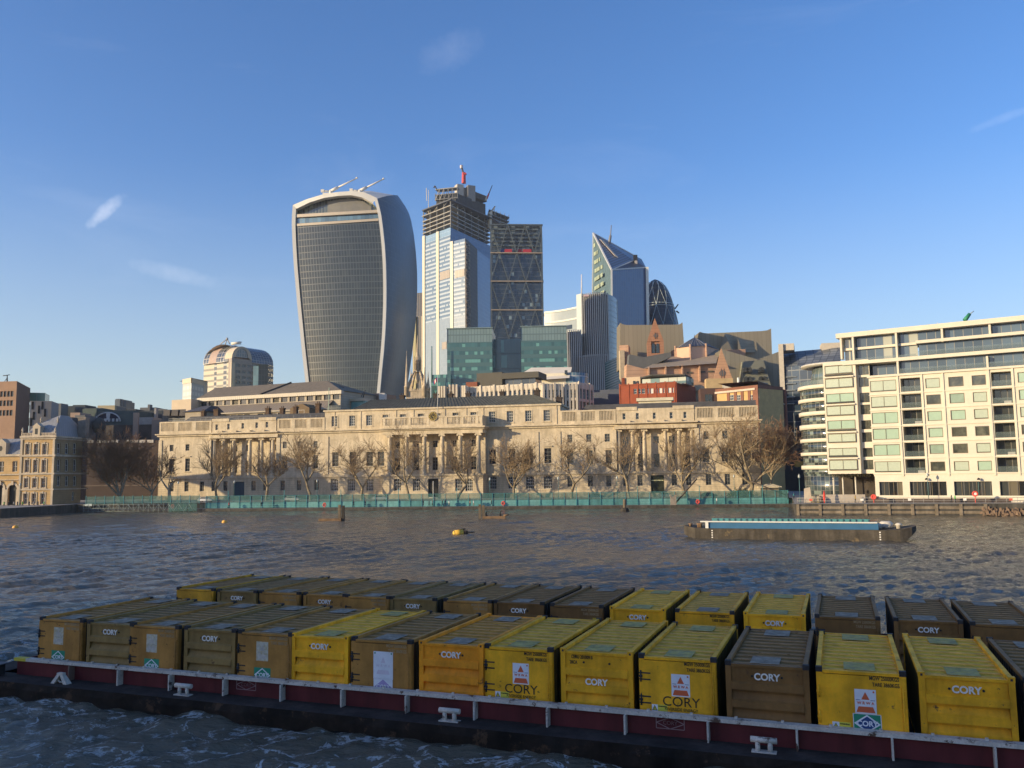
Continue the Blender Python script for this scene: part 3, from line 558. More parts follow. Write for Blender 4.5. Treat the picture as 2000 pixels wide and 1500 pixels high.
def make_barge():
    t=thing('container_barge','long dark rusty barge with red coaming and white rail carrying two rows of containers','barge',(BA.x,BA.y,0))
    def P(a,p,z):q=BA+BU*a+BN*p; return Vector((q.x,q.y,z))
    fr=Fr(P(0,0,0),P(10,0,0))
    def bx(b,a0,a1,p0,p1,z0,z1,m=0):b.hexa([P(a0,p0,z0),P(a1,p0,z0),P(a1,p1,z0),P(a0,p1,z0),P(a0,p0,z1),P(a1,p0,z1),P(a1,p1,z1),P(a0,p1,z1)],m)
    hull=mat('rusty_hull',(.030,.021,.015),.85,.4,.5,streak=.5,fine=.2,spec=.15,tint=(.02,.016,.013),bump=.5,bscale=2.5,blotch=((.08,.047,.028),1.2,.56));dk=mat('barge_deck',(.045,.036,.03),.9,.35,.8,spec=.15,tint=(.06,.045,.038),fine=.2)
    wet=mat('wet_hull',(.008,.007,.006),.5,.3,1,spec=.2)
    b=MB();n=60;rows=[[],[],[],[]]
    for k in range(n+1):
        a=-3.2+k*(48.2)/n;w=.045*math.sin(k*1.7)+.03*math.sin(k*.6+1)
        rows[0].append(P(a,-1.45+w*.5,-.8));rows[1].append(P(a,-1.5+w,.42+.14*math.sin(k*.9)*math.sin(k*.37)));rows[2].append(P(a,-1.5+w,.82));rows[3].append(P(a,-1.44,1.05))
    b.grid([rows[0],rows[1]],1);b.grid([rows[1],rows[2],rows[3]],0)
    b.poly([P(-3.2,-1.44,-.8),P(-3.2,17,-.8),P(-3.2,17,1.05),P(-3.2,-1.44,1.05)],0);b.poly([P(-3.2,17,-.8),P(45,17,-.8),P(45,17,1.05),P(-3.2,17,1.05)],0);b.poly([P(45,-1.44,-.8),P(45,17,-.8),P(45,17,1.05),P(45,-1.44,1.05)],0)
    b.build('hull',[hull,wet],t)
    d=MB();d.poly([P(-3.2,-1.44,1.05),P(45,-1.44,1.05),P(45,-.2,1.05),P(-3.2,-.2,1.05)]);d.poly([P(-3.2,-.2,1.05),P(-1.7,-.2,1.05),P(-1.7,17,1.05),P(-3.2,17,1.05)]);d.poly([P(-1.7,15.9,1.05),P(45,15.9,1.05),P(45,17,1.05),P(-1.7,17,1.05)])
    d.build('side_deck',dk,t)
    h=MB();h.poly([P(-1.7,-.2,.7),P(45,-.2,.7),P(45,15.9,.7),P(-1.7,15.9,.7)]);bx(h,-.9,45,6.9,8.5,.7,1.3);h.build('hold_floor',dk,t)
    rd=mat('red_coaming',(.125,.022,.024),.6,.2,.8,streak=.4)
    c=MB();bx(c,-.75,45,-.33,-.24,1.052,1.62);bx(c,-.75,-.66,-.24,15.9,.7,1.62);bx(c,-.75,45,15.8,15.9,.7,1.62);c.build('coaming',rd,t)
    r=MB();wr=mat('chipped_white_rail',(.56,.51,.44),.6,.2,2,blotch=((.1,.06,.04),2.6,.57),fine=.15);bx(r,-.1,45,-.5,-.22,1.622,1.735);bx(r,-.75,-.1,-.5,-.22,1.622,1.735,1)
    for k in range(34):bx(r,.6+k*1.3,.68+k*1.3,-.36,-.28,1.735,1.79)
    r.build('rail',[wr,mat('yellow_rail',(.55,.45,.05),.6,.2)],t)
    for k in range(-1,16):
        s=MB();a=4.8+2.48*k;bx(s,a,a+.055,-.62,-.335,1.055,1.62);s.build('stanchion',wr if k!=-1 else mat('rusty_stanchion',(.2,.13,.1),.8),t)
    for a in (8.3,19.0,28.75,38.5):
        s=MB()
        for q in (-.17,.17):s.tube(P(a+q,-.95,1.05),P(a+q,-.95,1.33),.07,.07,8)
        s.tube(P(a-.36,-.95,1.38),P(a+.36,-.95,1.38),.085,.085,8);bx(s,a-.34,a+.34,-1.08,-.82,1.052,1.08);s.build('bollard',wr,t)
    s=MB();ring=[]
    for a0,a1 in ((2.05,2.3),(2.7,2.45)):s.hexa([P(a0-.08,-1.1,1.05),P(a0+.1,-1.1,1.05),P(a0+.1,-.85,1.05),P(a0-.08,-.85,1.05),P(a1-.08,-1.05,1.38),P(a1+.08,-1.05,1.38),P(a1+.08,-.9,1.38),P(a1-.08,-.9,1.38)])
    bx(s,2.22,2.53,-1.05,-.9,1.381,1.45)
    for k in range(12):
        q0,q1=k*math.pi/6,(k+1)*math.pi/6;s.tube(P(2.375+.16*math.cos(q0),-.98,1.23+.14*math.sin(q0)),P(2.375+.16*math.cos(q1),-.98,1.23+.14*math.sin(q1)),.035,.035,5)
    s.build('fairlead',wr,t)
    s=MB();bx(s,-2.0,-1.2,-1.2,-.5,1.052,1.5);bx(s,-2.05,-1.0,-1.25,-.45,1.502,1.53,1);s.build('deck_box',[STEEL,mat('deck_box_lid',(.12,.11,.11),.7)],t)
    mk=mat('faded_mark',(.26,.17,.17),.7,.2,6)
    for a in (10.6,26.0):
        s=MB();y=-.338
        def bar(x0,z0,x1,z1,w=.012):
            v=Vector((x1-x0,0,z1-z0)).normalized();nx,nz_=-v.z*w,v.x*w;s.poly([P(a+x0-nx,y,z0-nz_),P(a+x1-nx,y,z1-nz_),P(a+x1+nx,y,z1+nz_),P(a+x0+nx,y,z0+nz_)])
        z0,z1,w=1.27,1.6,.42;zc=(z0+z1)/2
        for q in ((-w,z0,-w,z1),(w,z0,w,z1),(-w,z0,w,z0),(-w,zc,0,z0),(w,zc,0,z0),(-w,zc,0,z1),(w,zc,0,z1)):bar(*q)
        vs,fs=text_mesh('CORY',.16,0,.001);i=len(s.v);s.v+=[tuple(P(a+x,y,zc+z)) for x,yy,z in vs]
        for f in fs:s.f.append(tuple(k+i for k in f));s.m.append(0);s.sm.append(False);s.uv.append([(0,0)]*len(f))
        s.build('painted_mark',mk,t)
make_barge()

# ------------------------------------------------------------------ windows and building helpers
GLASS=mat('window_glass',(.025,.03,.032),.06,.3,3,spec=.9);GLASSB=mat('window_glass_blind',(.42,.47,.36),.25,.06,2,spec=.8);SASH=mat('sash_white',(.62,.6,.55),.6,.1);BRONZE=mat('window_bronze',(.09,.075,.05),.5,.15)
INNER=mat('room_dark',(.06,.055,.045),.8,.5,2.5,tint=(.2,.18,.13))
def win_mesh(style,w,h,fm=None,gm=None,nx=2,ny=2,fw=.09,arch=False,bars=.045):
    key=('window',style,round(w,1),round(h,1),fm and fm.name,gm and gm.name,nx,ny,arch)
    if key in MC: return MC[key]
    w,h=round(w,1),round(h,1);b=MB();fr=Fr(Vector((-w/2,0,0)),Vector((w/2,0,0)))
    b.fquad(fr,0,w,0,h,-.1,1)
    if style=='blind': # pane with a roller blind part way down
        b.fquad(fr,fw,w-fw,h*.12,h-fw,-.07,2)
    for x0,x1,z0,z1 in ((0,fw,0,h),(w-fw,w,0,h),(fw,w-fw,0,fw),(fw,w-fw,h-fw,h)):b.box(fr,x0,x1,-.12,0,z0,z1,0)
    for i in range(1,nx):x=w*i/nx;b.box(fr,x-bars,x+bars,-.09,-.01,fw,h-fw,0)
    for j in range(1,ny):z=h*j/ny;b.box(fr,fw,w-fw,-.09,-.015,z-bars,z+bars,0)
    if arch:
        n=8
        for k in range(n): # stone spandrels filling the corners above a segmental head
            x0,x1=w*k/n,w*(k+1)/n;r=h*.14
            z0=h-r*(2*(x0/w)-1)**2;z1=h-r*(2*(x1/w)-1)**2
            b.poly([fr.P(x0,.04,z0),fr.P(x1,.04,z1),fr.P(x1,.04,h+.02),fr.P(x0,.04,h+.02)],3)
    MC[key]=b.mesh('window',[fm or SASH,gm or GLASS,GLASSB,arch or SASH]); return MC[key]
def put_win(me,parent,fr,s,z,d=0,name='window',label=None): return place(me,name,parent,fr.P(s,d,z),fr.ang,label)
def px_rects(fr,rects,d=0): return [(fr.S(a,(c+e)/2,d),fr.S(b,(c+e)/2,d),fr.Z((a+b)/2,e,d),fr.Z((a+b)/2,c,d)) for a,b,c,e in rects]

# ------------------------------------------------------------------ the long classical building on the quay
STONE=mat('portland_stone',(.63,.525,.365),.85,.13,.22,streak=.22,fine=.1,tint=(.54,.445,.30),coursing=0,bump=.1,bscale=3)
STONER=mat('rusticated_stone',(.60,.50,.345),.85,.14,.22,streak=.22,fine=.1,tint=(.50,.41,.28),coursing=.62)
STONED=mat('weathered_stone',(.40,.34,.25),.9,.3,.5,streak=.4,fine=.15,tint=(.22,.18,.13))
SLATE=mat('slate_roof',(.105,.105,.085),.8,.25,.6,fine=.2,streak=.3);LEAD=mat('lead_roof',(.085,.08,.075),.7,.25,.6,fine=.15)
def make_classical():
    A,B=at(308,972,281),at(1487,963,240);fr=Fr(A,B)
    t=thing('classical_building','long pale stone classical building with clock and columned portico on the quay','building',fr.P(fr.L/2,0,2.3))
    Sx= lambda x,y=900,d=0:fr.S(x,y,d);Zx= lambda x,y,d=0:fr.Z(x,y,d)
    z0=2.2;zs=Zx(900,926);zent=(Zx(400,857)+Zx(1300,839))/2;zcor=(Zx(700,839)+Zx(1095,828.5))/2
    zpar=(Zx(620,815.5)+Zx(1110,802))/2;zatt=(Zx(655,800)+Zx(1080,789.5))/2;zwing=(Zx(440,817)+Zx(1230,794.5)+Zx(1340,793))/3
    xA,xB0,xB1,xC1,xE0,xE1,xF1,xG1,xH1,xI=Sx(308),Sx(412),Sx(541),Sx(634),Sx(758),Sx(944),Sx(1096),Sx(1205),Sx(1360),fr.L
    dep=34
    wins=[] # (s0,s1,z0,z1,style)
    def row(pxs,yl,yr,hw,hh,style,xl=308,xr=1487):
        for x in pxs:
            y=yl+(yr-yl)*(x-xl)/(xr-xl);s,z=fr.sz(x,y);wins.append((s-hw,s+hw,z-hh,z+hh,style))
    gpx=[335,364,394,417,440,495,518,552,584,618] # ground floor, left half
    row(gpx,951,938,.75,1.55,'small');row([653,686,722],947,947,1.2,1.85,'arch',653,722)
    row([962,1000,1035,1070],943,942,1.2,1.85,'arch',962,1070);row([1113,1153,1189,1222,1250,1317,1345,1384,1421,1455],940.5,935.5,.75,1.55,'small',1113,1455)
    row([335,366],909,908,.85,2.1,'tall',335,366);row([556,583,616],904,902,.85,2.1,'tall',556,616);row([655,689,722,744],897,896,1.05,2.2,'tall',655,744)
    row([962,1000,1034,1070],892,890,1.05,2.2,'tall',962,1070);row([1114,1152,1189],893,892,.9,1.95,'tall',1114,1189);row([1379,1416,1455],889,886,.9,1.95,'tall',1379,1455)
    row([335,366],875,874,.7,1.05,'small',335,366);row([556,585,616],869,868,.7,1.05,'small',556,616);row([1113,1150,1186],856.5,855,.75,1.15,'small',1113,1186);row([1379,1416,1452],850,848,.75,1.15,'small',1379,1452)
    fmat=STONE
    stone_m=MB();rec=2.6
    up=[w[:4] for w in wins if w[2]>zs-.5];gd=[w[:4] for w in wins if w[2]<=zs-.5]
    dl=(Sx(456,955),Sx(477,955));dr=(Sx(1271,940),Sx(1297,940));doors=[(dl[0],dl[1],z0+.4,Zx(467,941)),(dr[0],dr[1],z0+.4,Zx(1284,928))]
    # wall panels between recessed bays
    solid=[(0,xB0),(xB1,xE0),(xE1,xG1),(xH1,xI)]
    for a,b_ in solid:stone_m.holed(fr,a,b_,zs,zcor-.9,up,0,.45,0)
    stone_m.holed(fr,0,xI,z0,zs,gd+doors,0,.5,1)
    # recesses behind the columns of the wings, portico wall
    for a,b_,d in ((xB0,xB1,-rec),(xH1-(xH1-xG1),xH1,-rec),(xE0,xE1,0)):
        rw=[]
        n=5
        for k in range(n):
            s=a+(b_-a)*(k+.5)/n;rw+=[(s-.85,s+.85,zs+1.3,zs+5.2,'tall'),(s-.8,s+.8,zs+8.2,zs+10.2,'small')]
        stone_m.holed(fr,a,b_,zs,zent+.2,[w[:4] for w in rw],d,.4,0);
        for w in rw:wins.append((*w[:4],w[4]+'@%g'%d))
        if d:
            for s in (a,b_):stone_m.poly([fr.P(s,0,zs),fr.P(s,d,zs),fr.P(s,d,zent+.2),fr.P(s,0,zent+.2)],0)
            stone_m.poly([fr.P(a,0,zs),fr.P(b_,0,zs),fr.P(b_,d,zs),fr.P(a,d,zs)],0);stone_m.poly([fr.P(a,0,zent+.2),fr.P(b_,0,zent+.2),fr.P(b_,d,zent+.2),fr.P(a,d,zent+.2)],0)
            stone_m.fquad(fr,a,b_,zent+.2,zcor-.9,0,0)
    stone_m.fquad(fr,xE0,xE1,zent+.2,zcor-.9,0,0)
    stone_m.poly([fr.P(xI,0,z0),fr.P(xI,-dep,z0),fr.P(xI,-dep,zcor),fr.P(xI,0,zcor)],0);stone_m.poly([fr.P(0,0,z0),fr.P(0,-dep,z0),fr.P(0,-dep,zcor),fr.P(0,0,zcor)],0)
    stone_m.poly([fr.P(0,-dep,z0),fr.P(xI,-dep,z0),fr.P(xI,-dep,zcor),fr.P(0,-dep,zcor)],0)
    # pilaster strips and wing-end quoins
    for x in (xC1+.4,xF1-.9,xB1+.1,xH1+.1,xB0-.9,xG1-.9,.2,xI-1.0,Sx(1047)):stone_m.box(fr,x-.35,x+.9,0,.22,zs+.5,zent,0)
    stone_m.build('wall',[STONE,STONER],t)
    # bands: plinth, string course, entablature, cornice
    b=MB();b.box(fr,-.1,xI+.1,0,.45,z0,z0+1.2);b.build('plinth',STONED,t)
    b=MB();b.box(fr,-.1,xI+.1,0,.3,zs-.45,zs+.12);b.build('string_course',STONE,t)
    b=MB()
    segs=[(0,xE0,0),(xE1,xI,0)]
    for a,e,d in segs:b.box(fr,a-.6,e+.6,-.5,.55,zcor-.9,zcor-.35);b.box(fr,a-1.0,e+1.0,-.5,1.15,zcor-.35,zcor)
    for a,e in ((xB0,xB1),(xG1,xH1)):b.box(fr,a-.5,e+.5,0,.8,zent+.2,zcor-.9);b.box(fr,a-.8,e+.8,-.5,1.6,zcor-.349,zcor+.05)
    b.build('cornice',STONE,t)
    # wing parapets with balustrade panels
    for a,e in ((0,xB0),(xB1,xC1),(xF1,xG1),(xH1,xI)):
        b=MB();b.box(fr,a,e,-.2,.28,zpar-.45,zpar);b.box(fr,a,e,-.2,.25,zcor+.05,zcor+.9)
        n=3;wd=(e-a)/n
        for k in range(n+1):s=a+wd*k;b.box(fr,max(a,s-.7),min(e,s+.7),-.2,.26,zcor+.9,zpar-.45)
        b.build('parapet',STONE,t)
    for a,e in ((0,xB0),(xB1,xC1),(xF1,xG1),(xH1,xI)):
        n=3;wd=(e-a)/n
        for k in range(n):
            bb=MB();s0=a+wd*k+.72;s1=a+wd*(k+1)-.72;m=max(4,int((s1-s0)/.42))
            for j in range(m):s=s0+(s1-s0)*(j+.5)/m;bb.box(fr,s-.11,s+.11,-.08,.14,zcor+.9,zpar-.451)
            bb.fquad(fr,s0,s1,zcor+.9,zpar-.45,-.18,1)
            bb.build('balustrade',[STONE,STONED],t)
    # attic blocks over the colonnades, stepped, with small windows
    aw=[]
    for a,e,pxw,yl,yr in ((xB0+.4,xB1-.3,(424,447,475,502,522),834.5,829.5),(xG1+.2,xH1-.2,(1219,1245,1278,1311,1338),813.5,810.5)):
        b=MB();hs_=[]
        for x in pxw:
            s,z=fr.sz(x,yl+(yr-yl)*(x-pxw[0])/(pxw[-1]-pxw[0]));hs_.append((s-.45,s+.45,z-.9,z+.9));aw.append((s,z-.9,.9,1.8))
        ztop=zwing-1.0;w=e-a
        b.holed(fr,a,e,zcor+.05,ztop,hs_,.3,.35,0);b.box(fr,a,e,-4,.3,zcor+.05,ztop,0,skip=(2,));b.box(fr,a,a+w*.27,-4,.55,ztop,zwing);b.box(fr,e-w*.27,e,-4,.55,ztop,zwing);b.box(fr,a+w*.27,e-w*.27,-3.5,.35,ztop,ztop+.5)
        for k in range(4):s=a+w*(.1+.22*k);b.box(fr,s,s+1.8,.3,1.3,zcor+.06,zcor+.55)
        b.build('attic',STONED if False else STONE,t)
    for s,z,w,h in aw:put_win(win_mesh('sash',w,h,SASH,GLASS,1,2,.08),t,fr,s,z,-.03)
    # centre block attic storey with sash windows in architraves
    pxa=[653.5,688,721,753,787,822,855,890,925,961,996,1032,1068];ya= lambda x:822.5+(811-822.5)*(x-653.5)/(1068-653.5);hs_=[]
    for x in pxa:
        s,z=fr.sz(x,ya(x));hs_.append((s-.95,s+.95,z-1.65,z+1.55))
    b=MB();b.holed(fr,xC1,xF1,zcor,zatt-.5,hs_,.1,.35,0);b.box(fr,xC1,xF1,-16,.1,zcor,zatt-.5,0,skip=(2,));b.box(fr,xC1-.4,xF1+.4,-16.4,.55,zatt-.5,zatt,0)
    for x in (654,705,774,808,911,944,1087):s=Sx(x,800);b.box(fr,s-.12,s+.12,.1,.26,zcor,zatt-.5)
    b.build('attic',STONE,t)
    for s0,s1,a,e in hs_:
        wm=put_win(win_mesh('sash',1.9,3.2,SASH,GLASS,3,4,.1),t,fr,(s0+s1)/2,a,-.24)
        k=('surround',round(s1-s0,2))
        if k not in MC:
            q=MB();f2=Fr(Vector((-1.25,0,0)),Vector((1.25,0,0)))
            q.box(f2,0,.3,.24,.42,-.2,3.4);q.box(f2,2.2,2.5,.24,.42,-.2,3.4);q.box(f2,.3,2.2,.24,.42,3.2,3.4);q.box(f2,-.1,2.6,.24,.52,-.42,-.2);MC[k]=q.mesh('surround',STONE)
        place(MC[k],'surround',wm,fr.P((s0+s1)/2,-.24,a),0)
    for c in kids(t):
        for g in c.children:
            g.location=(0,0,0)
    # windows of the walls
    for s0,s1,a,e,st in wins:
        d=-.3;base=st
        if '@' in st:base,dd=st.split('@');d=float(dd)-.25
        if a<zs-.5:d=-.35
        if base=='arch':me=win_mesh('arch',s1-s0,e-a,SASH,GLASS,4,4,.1,arch=STONER)
        elif base=='tall':me=win_mesh('sash',s1-s0,e-a,mat('sash_grey',(.3,.29,.26),.6),GLASS,2,4,.1,bars=.03)
        else:me=win_mesh('sash',s1-s0,e-a,mat('sash_grey',(.3,.29,.26),.6),GLASS,2,3,.1,bars=.03)
        w=put_win(me,t,fr,(s0+s1)/2,a,d)
        if base=='tall' and '@' not in st:
            k=('sill',round(s1-s0,1),base)
            if k not in MC:
                q=MB();ww=s1-s0;f2=Fr(Vector((-ww/2,0,0)),Vector((ww/2,0,0)));q.box(f2,-.3,ww+.3,.3,.6,-.3,-.02);MC[k]=q.mesh('sill',STONE);q=MB();q.box(f2,-.3,ww+.3,.3,.62,e-a+.45,e-a+.75);MC[('lintel',*k)]=q.mesh('lintel',STONE)
            for nm_,kk in (('sill',k),('lintel',('lintel',*k))):o=bpy.data.objects.new(nm_,MC[kk]);COL.objects.link(o);o.parent=w
    # doors
    for (s0,s1,a,e),c,lab in ((doors[0],(.02,.055,.085),'dark teal double door'),(doors[1],(.03,.035,.02),'dark arched doorway with fanlight')):
        b=MB();b.box(fr,s0,s1,-.6,-.45,a,e);b.box(fr,(s0+s1)/2-.05,(s0+s1)/2+.05,-.45,-.4,a,e-.8);b.box(fr,s0,s1,-.45,-.38,e-1.3,e-1.15)
        for q in (.12,.56):b.box(fr,s0+(s1-s0)*q,s0+(s1-s0)*(q+.32),-.45,-.41,a+.3,a+(e-a)*.6)
        b.build('door',mat('door_'+lab[:9].replace(' ','_'),c,.5,.15),t,lab)
    # portico: solid ground storey, columns, entablature, balustrade and clock
    dp=5.2;Fx= lambda x,y:fr.S(x,y,dp)
    p0,p1=Fx(747,900),Fx(943,900);pf=[]
    for x in (776,813,896,916):s,z=fr.sz(x,947,dp);pf.append((s-1.1,s+1.1,z-1.8,z+1.8))
    pd=(Fx(836,950),Fx(856,950),z0+.4,fr.Z(846,935,dp))
    b=MB();b.holed(fr,p0,p1,z0,zs,pf+[pd],dp,.5,1);b.box(fr,p0,p1,0,dp,z0,zs,1,skip=(2,));b.box(fr,p0-.3,p1+.3,dp,dp+.3,zs-.45,zs+.1,0);b.build('portico_base',[STONE,STONER],t)
    for s0,s1,a,e in pf:put_win(win_mesh('arch',s1-s0,e-a,SASH,GLASS,4,4,.1,arch=STONER),t,fr,(s0+s1)/2,a,dp-.35)
    b=MB();b.box(fr,pd[0],pd[1],dp-.6,dp-.45,pd[2],pd[3]);b.box(fr,(pd[0]+pd[1])/2-.06,(pd[0]+pd[1])/2+.06,dp-.45,dp-.4,pd[2],pd[3]);b.build('door',mat('door_black',(.012,.012,.012),.5),t,'black central double door')
    ze,zc=fr.Z(900,846,dp),fr.Z(900,833.5,dp);zb=fr.Z(900,811.5,dp)
    b=MB();b.box(fr,p0,p1,0,dp,ze,zc-.7);b.box(fr,p0-.5,p1+.5,-.5,dp+.5,zc-.7,zc-.3);b.box(fr,p0-1,p1+1,-.5,dp+1.1,zc-.3,zc+.15);b.build('entablature',STONE,t)
    def column(s,d,zb_,zt,r):
        b=MB();c=fr.P(s,d,0);h=zt-zb_
        b.lathe(c,[(r*1.25,zb_),(r*1.3,zb_+.25),(r*1.05,zb_+.4),(r,zb_+.5),(r*1.0,zb_+h*.35),(r*.86,zt-.8),(r*.86,zt-.7)],14);b.box(fr,s-r*1.35,s+r*1.35,d-r*1.35,d+r*1.35,zb_-.02,zb_+.12)
        b.box(fr,s-r*1.2,s+r*1.2,d-r*1.1,d+r*1.1,zt-.28,zt)
        for q in (-1,1):b.tube(fr.P(s+q*r*1.12,d-r*1.0,zt-.52),fr.P(s+q*r*1.12,d+r*1.12,zt-.52),.27,.27,8)
        b.box(fr,s-r*1.1,s+r*1.1,d-r*.9,d+r*1.0,zt-.62,zt-.28)
        b.build('column',STONE,t)
    for x in (760,793,827.5,862.5,898,933.5):column(Fx(x,880),dp-.75,zs+.1,ze,.68)
    for s in (p0+.75,p1-.75):b=MB();b.box(fr,s-.62,s+.62,.1,1.5,zs+.1,ze);b.build('pilaster',STONE,t)
    for a,xs in ((xB0,(416,433,454,486,509,531)),(xG1,(1209,1236,1259,1300,1327,1352))):
        for x in xs:column(Sx(x,880),-.75,zs+.1,zent+.2,.62)
    b=MB();b.box(fr,p0,p1,dp-.45,dp-.02,zc+.15,zc+.85);b.box(fr,p0-.1,p1+.1,dp-.5,dp+.08,zb-.4,zb)
    for s in (p0,p1):b.box(fr,s-.3 if s==p1 else s,s if s==p1 else s+.3,0,dp-.45,zc+.15,zb)
    piers=[p0+.05,Fx(766,818),Fx(797,818),Fx(833,818),Fx(860,818),Fx(868,818),Fx(900,818),Fx(929,818),p1-.9]
    for s in piers:b.box(fr,s,s+.85,dp-.46,dp+.02,zc+.85,zb-.4)
    b.box(fr,Fx(833,818),Fx(868,818),dp-.44,dp-.04,zc+.85,zb-.4);b.build('parapet',STONE,t)
    for s0,s1 in zip(piers,piers[1:]):
        if s1-s0<2.5 or abs(s0-Fx(833,818))<.2:continue
        bb=MB();m=max(3,int((s1-s0-.85)/.42))
        for j in range(m):s=s0+.85+(s1-s0-.85)*(j+.5)/m;bb.box(fr,s-.11,s+.11,dp-.35,dp-.13,zc+.85,zb-.401)
        bb.build('balustrade',STONE,t)
    # clock
    s,z=fr.sz(846,813,dp);ck=MB()
    def disc(b,r,d0,d1,m,n=24):b.prism([fr.P(s+r*math.cos(k*2*math.pi/n),d0,z+r*math.sin(k*2*math.pi/n)) for k in range(n)],[fr.P(s+r*math.cos(k*2*math.pi/n),d1,z+r*math.sin(k*2*math.pi/n)) for k in range(n)],m)
    disc(ck,1.45,dp-.1,dp+.25,0);c=ck.build('clock',[STONED],t)
    ck=MB();disc(ck,1.25,dp+.25,dp+.29,0);f=ck.build('dial',mat('clock_black',(.015,.015,.014),.4),c)
    gold=mat('clock_gold',(.75,.52,.12),.35,.05,metal=.6);ck=MB()
    for k in range(12):
        a=k*math.pi/6
        for q in (-.035,.035):ck.poly([fr.P(s+r*math.sin(a+w),dp+.3,z+r*math.cos(a+w)) for r,w in ((.78,q-.05),(.78,q+.02),(1.14,q+.02),(1.14,q-.05))])
    for k in range(48):
        a0,a1=k*math.pi/24,(k+1)*math.pi/24;ck.poly([fr.P(s+r*math.sin(a),dp+.3,z+r*math.cos(a)) for r,a in ((1.17,a0),(1.24,a0),(1.24,a1),(1.17,a1))])
        ck.poly([fr.P(s+r*math.sin(a),dp+.3,z+r*math.cos(a)) for r,a in ((.62,a0),(.67,a0),(.67,a1),(.62,a1))])
    ck.build('numeral_ring',gold,c)
    for a,ln,w in ((R(118),.6,.06),(R(152),.95,.045)):
        ck=MB();ck.poly([fr.P(s+x*math.cos(a)+y*math.sin(a),dp+.33,z-x*math.sin(a)+y*math.cos(a)) for x,y in ((-w,-.15),(w,-.15),(w*.5,ln),(-w*.5,ln))]);ck.build('clock_hand',gold,c)
    # roofs
    b=MB();ye= lambda x,y,d:fr.sz(x,y,d)
    d1=-8.5;zr=fr.Z(900,775.5,d1);r0,r1=fr.S(724,782,d1),fr.S(1043,774,d1)
    e0,e1=xC1+9.0,xF1+.2
    b.poly([fr.P(e0,.4,zatt),fr.P(e1,.4,zatt),fr.P(r1,d1,zr),fr.P(r0,d1,zr)]);b.poly([fr.P(e1,.4,zatt),fr.P(e1,-16,zatt),fr.P(r1,d1,zr)]);b.poly([fr.P(e0,.4,zatt),fr.P(e0,-16,zatt),fr.P(r0,d1,zr)]);b.poly([fr.P(e0,-16,zatt),fr.P(e1,-16,zatt),fr.P(r1,d1,zr),fr.P(r0,d1,zr)])
    n=62
    for k in range(n): # standing ribs
        q=(k+.5)/n;p,u=fr.P(e0+(e1-e0)*q,.38,zatt+.05),fr.P(r0+(r1-r0)*q,d1,zr+.05);b.tube(p,u,.1,.1,4,0,smooth=False)
    b.poly([fr.P(xC1,.2,zatt+.02),fr.P(xF1,.2,zatt+.02),fr.P(xF1,-16,zatt+.02),fr.P(xC1,-16,zatt+.02)])
    b.build('roof',SLATE,t)
    for a,e in ((0,xC1),(xF1,xI)):
        b=MB();b.poly([fr.P(a,-.3,zcor+.1),fr.P(e,-.3,zcor+.1),fr.P(e,-dep,zcor+.1),fr.P(a,-dep,zcor+.1)])
        b.hexa([fr.P(a+1,-2.2,zcor+.1),fr.P(e-.1,-2.2,zcor+.1),fr.P(e-.1,-20,zcor+.1),fr.P(a+1,-20,zcor+.1),fr.P(a+7,-6.5,zpar+2.0),fr.P(e-.1,-6.5,zpar+2.0),fr.P(e-.1,-16,zpar+2.0),fr.P(a+7,-16,zpar+2.0)])
        b.build('roof',LEAD,t)
    b=MB();rl=mat('roof_railing',(.3,.3,.29),.6)
    for a,e in ((2,xC1),):
        for zz in (zpar+.5,zpar+1.1):b.tube(fr.P(a,-1.8,zz),fr.P(e,-1.8,zz),.05,.05,4)
        for k in range(30):s=a+(e-a)*k/29;b.tube(fr.P(s,-1.8,zpar-1),fr.P(s,-1.8,zpar+1.15),.05,.05,4)
    b.build('roof_railing',rl,t)
    cb=mat('chimney_brick',(.10,.062,.037),.9,.25,1.5)
    for x,yb,yt,hw,dd in ((398,822,803,.6,-12),(424,818,800,.8,-12),(524,811,797,.65,-12),(552,810,797,.65,-12),(578,808,794,.55,-12),(622,806,788,.7,-14),(786,781,772,.7,-9),(851,781,769,.6,-9),(881,778,769,.6,-9.5),(915,776,768,.7,-9.5),(981,774,765,.7,-9.5),(1049,777,762,.8,-10),(1092,789,776,.9,-10)):
        s,zt=fr.sz(x,yt,dd);b=MB();zb_=fr.Z(x,yb,dd)-1.5;b.box(fr,s-hw,s+hw,dd-.8,dd+.8,zb_,zt-.4);b.box(fr,s-hw-.15,s+hw+.15,dd-.95,dd+.95,zt-.4,zt)
        for k in range(2):b.tube(fr.P(s-.3+.6*k,dd,zt),fr.P(s-.3+.6*k,dd,zt+.7),.18,.15,6)
        b.build('chimney',cb if x<700 else mat('chimney_dark',(.06,.045,.035),.9),t)
    # pale roof box on the right wing
    s0,zt=fr.sz(1247,778,-9);s1=fr.S(1311,778,-9);b=MB();b.box(fr,s0,s1,-13,-9,zt-2.2,zt-.9);b.box(fr,s0-.6,s1+.6,-13.5,-8.4,zt-.9,zt);b.build('rooflight',mat('rooflight_cream',(.6,.54,.4),.7),t)
    # flag pole and lamp pole
    s,zb_=fr.sz(855,815,1.5);zt=fr.Z(855,722,1.5);f=thing('flagpole','white flagpole rising beside the clock with a small red and blue flag','flagpole',fr.P(s,1.5,zatt))
    b=MB();b.tube(fr.P(s,1.5,zc),fr.P(s,1.5,zt),.12,.07,6);b.build('pole',mat('pole_white',(.6,.58,.52),.5),f)
    b=MB();z1=fr.Z(850,736,1.5);fl=[]
    for k in range(6):q=k/5;fl.append([fr.P(s-.15-1.3*q,1.5+.12*math.sin(5*q),z1-1.7*q*.9),fr.P(s-.15-1.1*q,1.5+.12*math.sin(5*q),z1-1.0-1.7*q)])
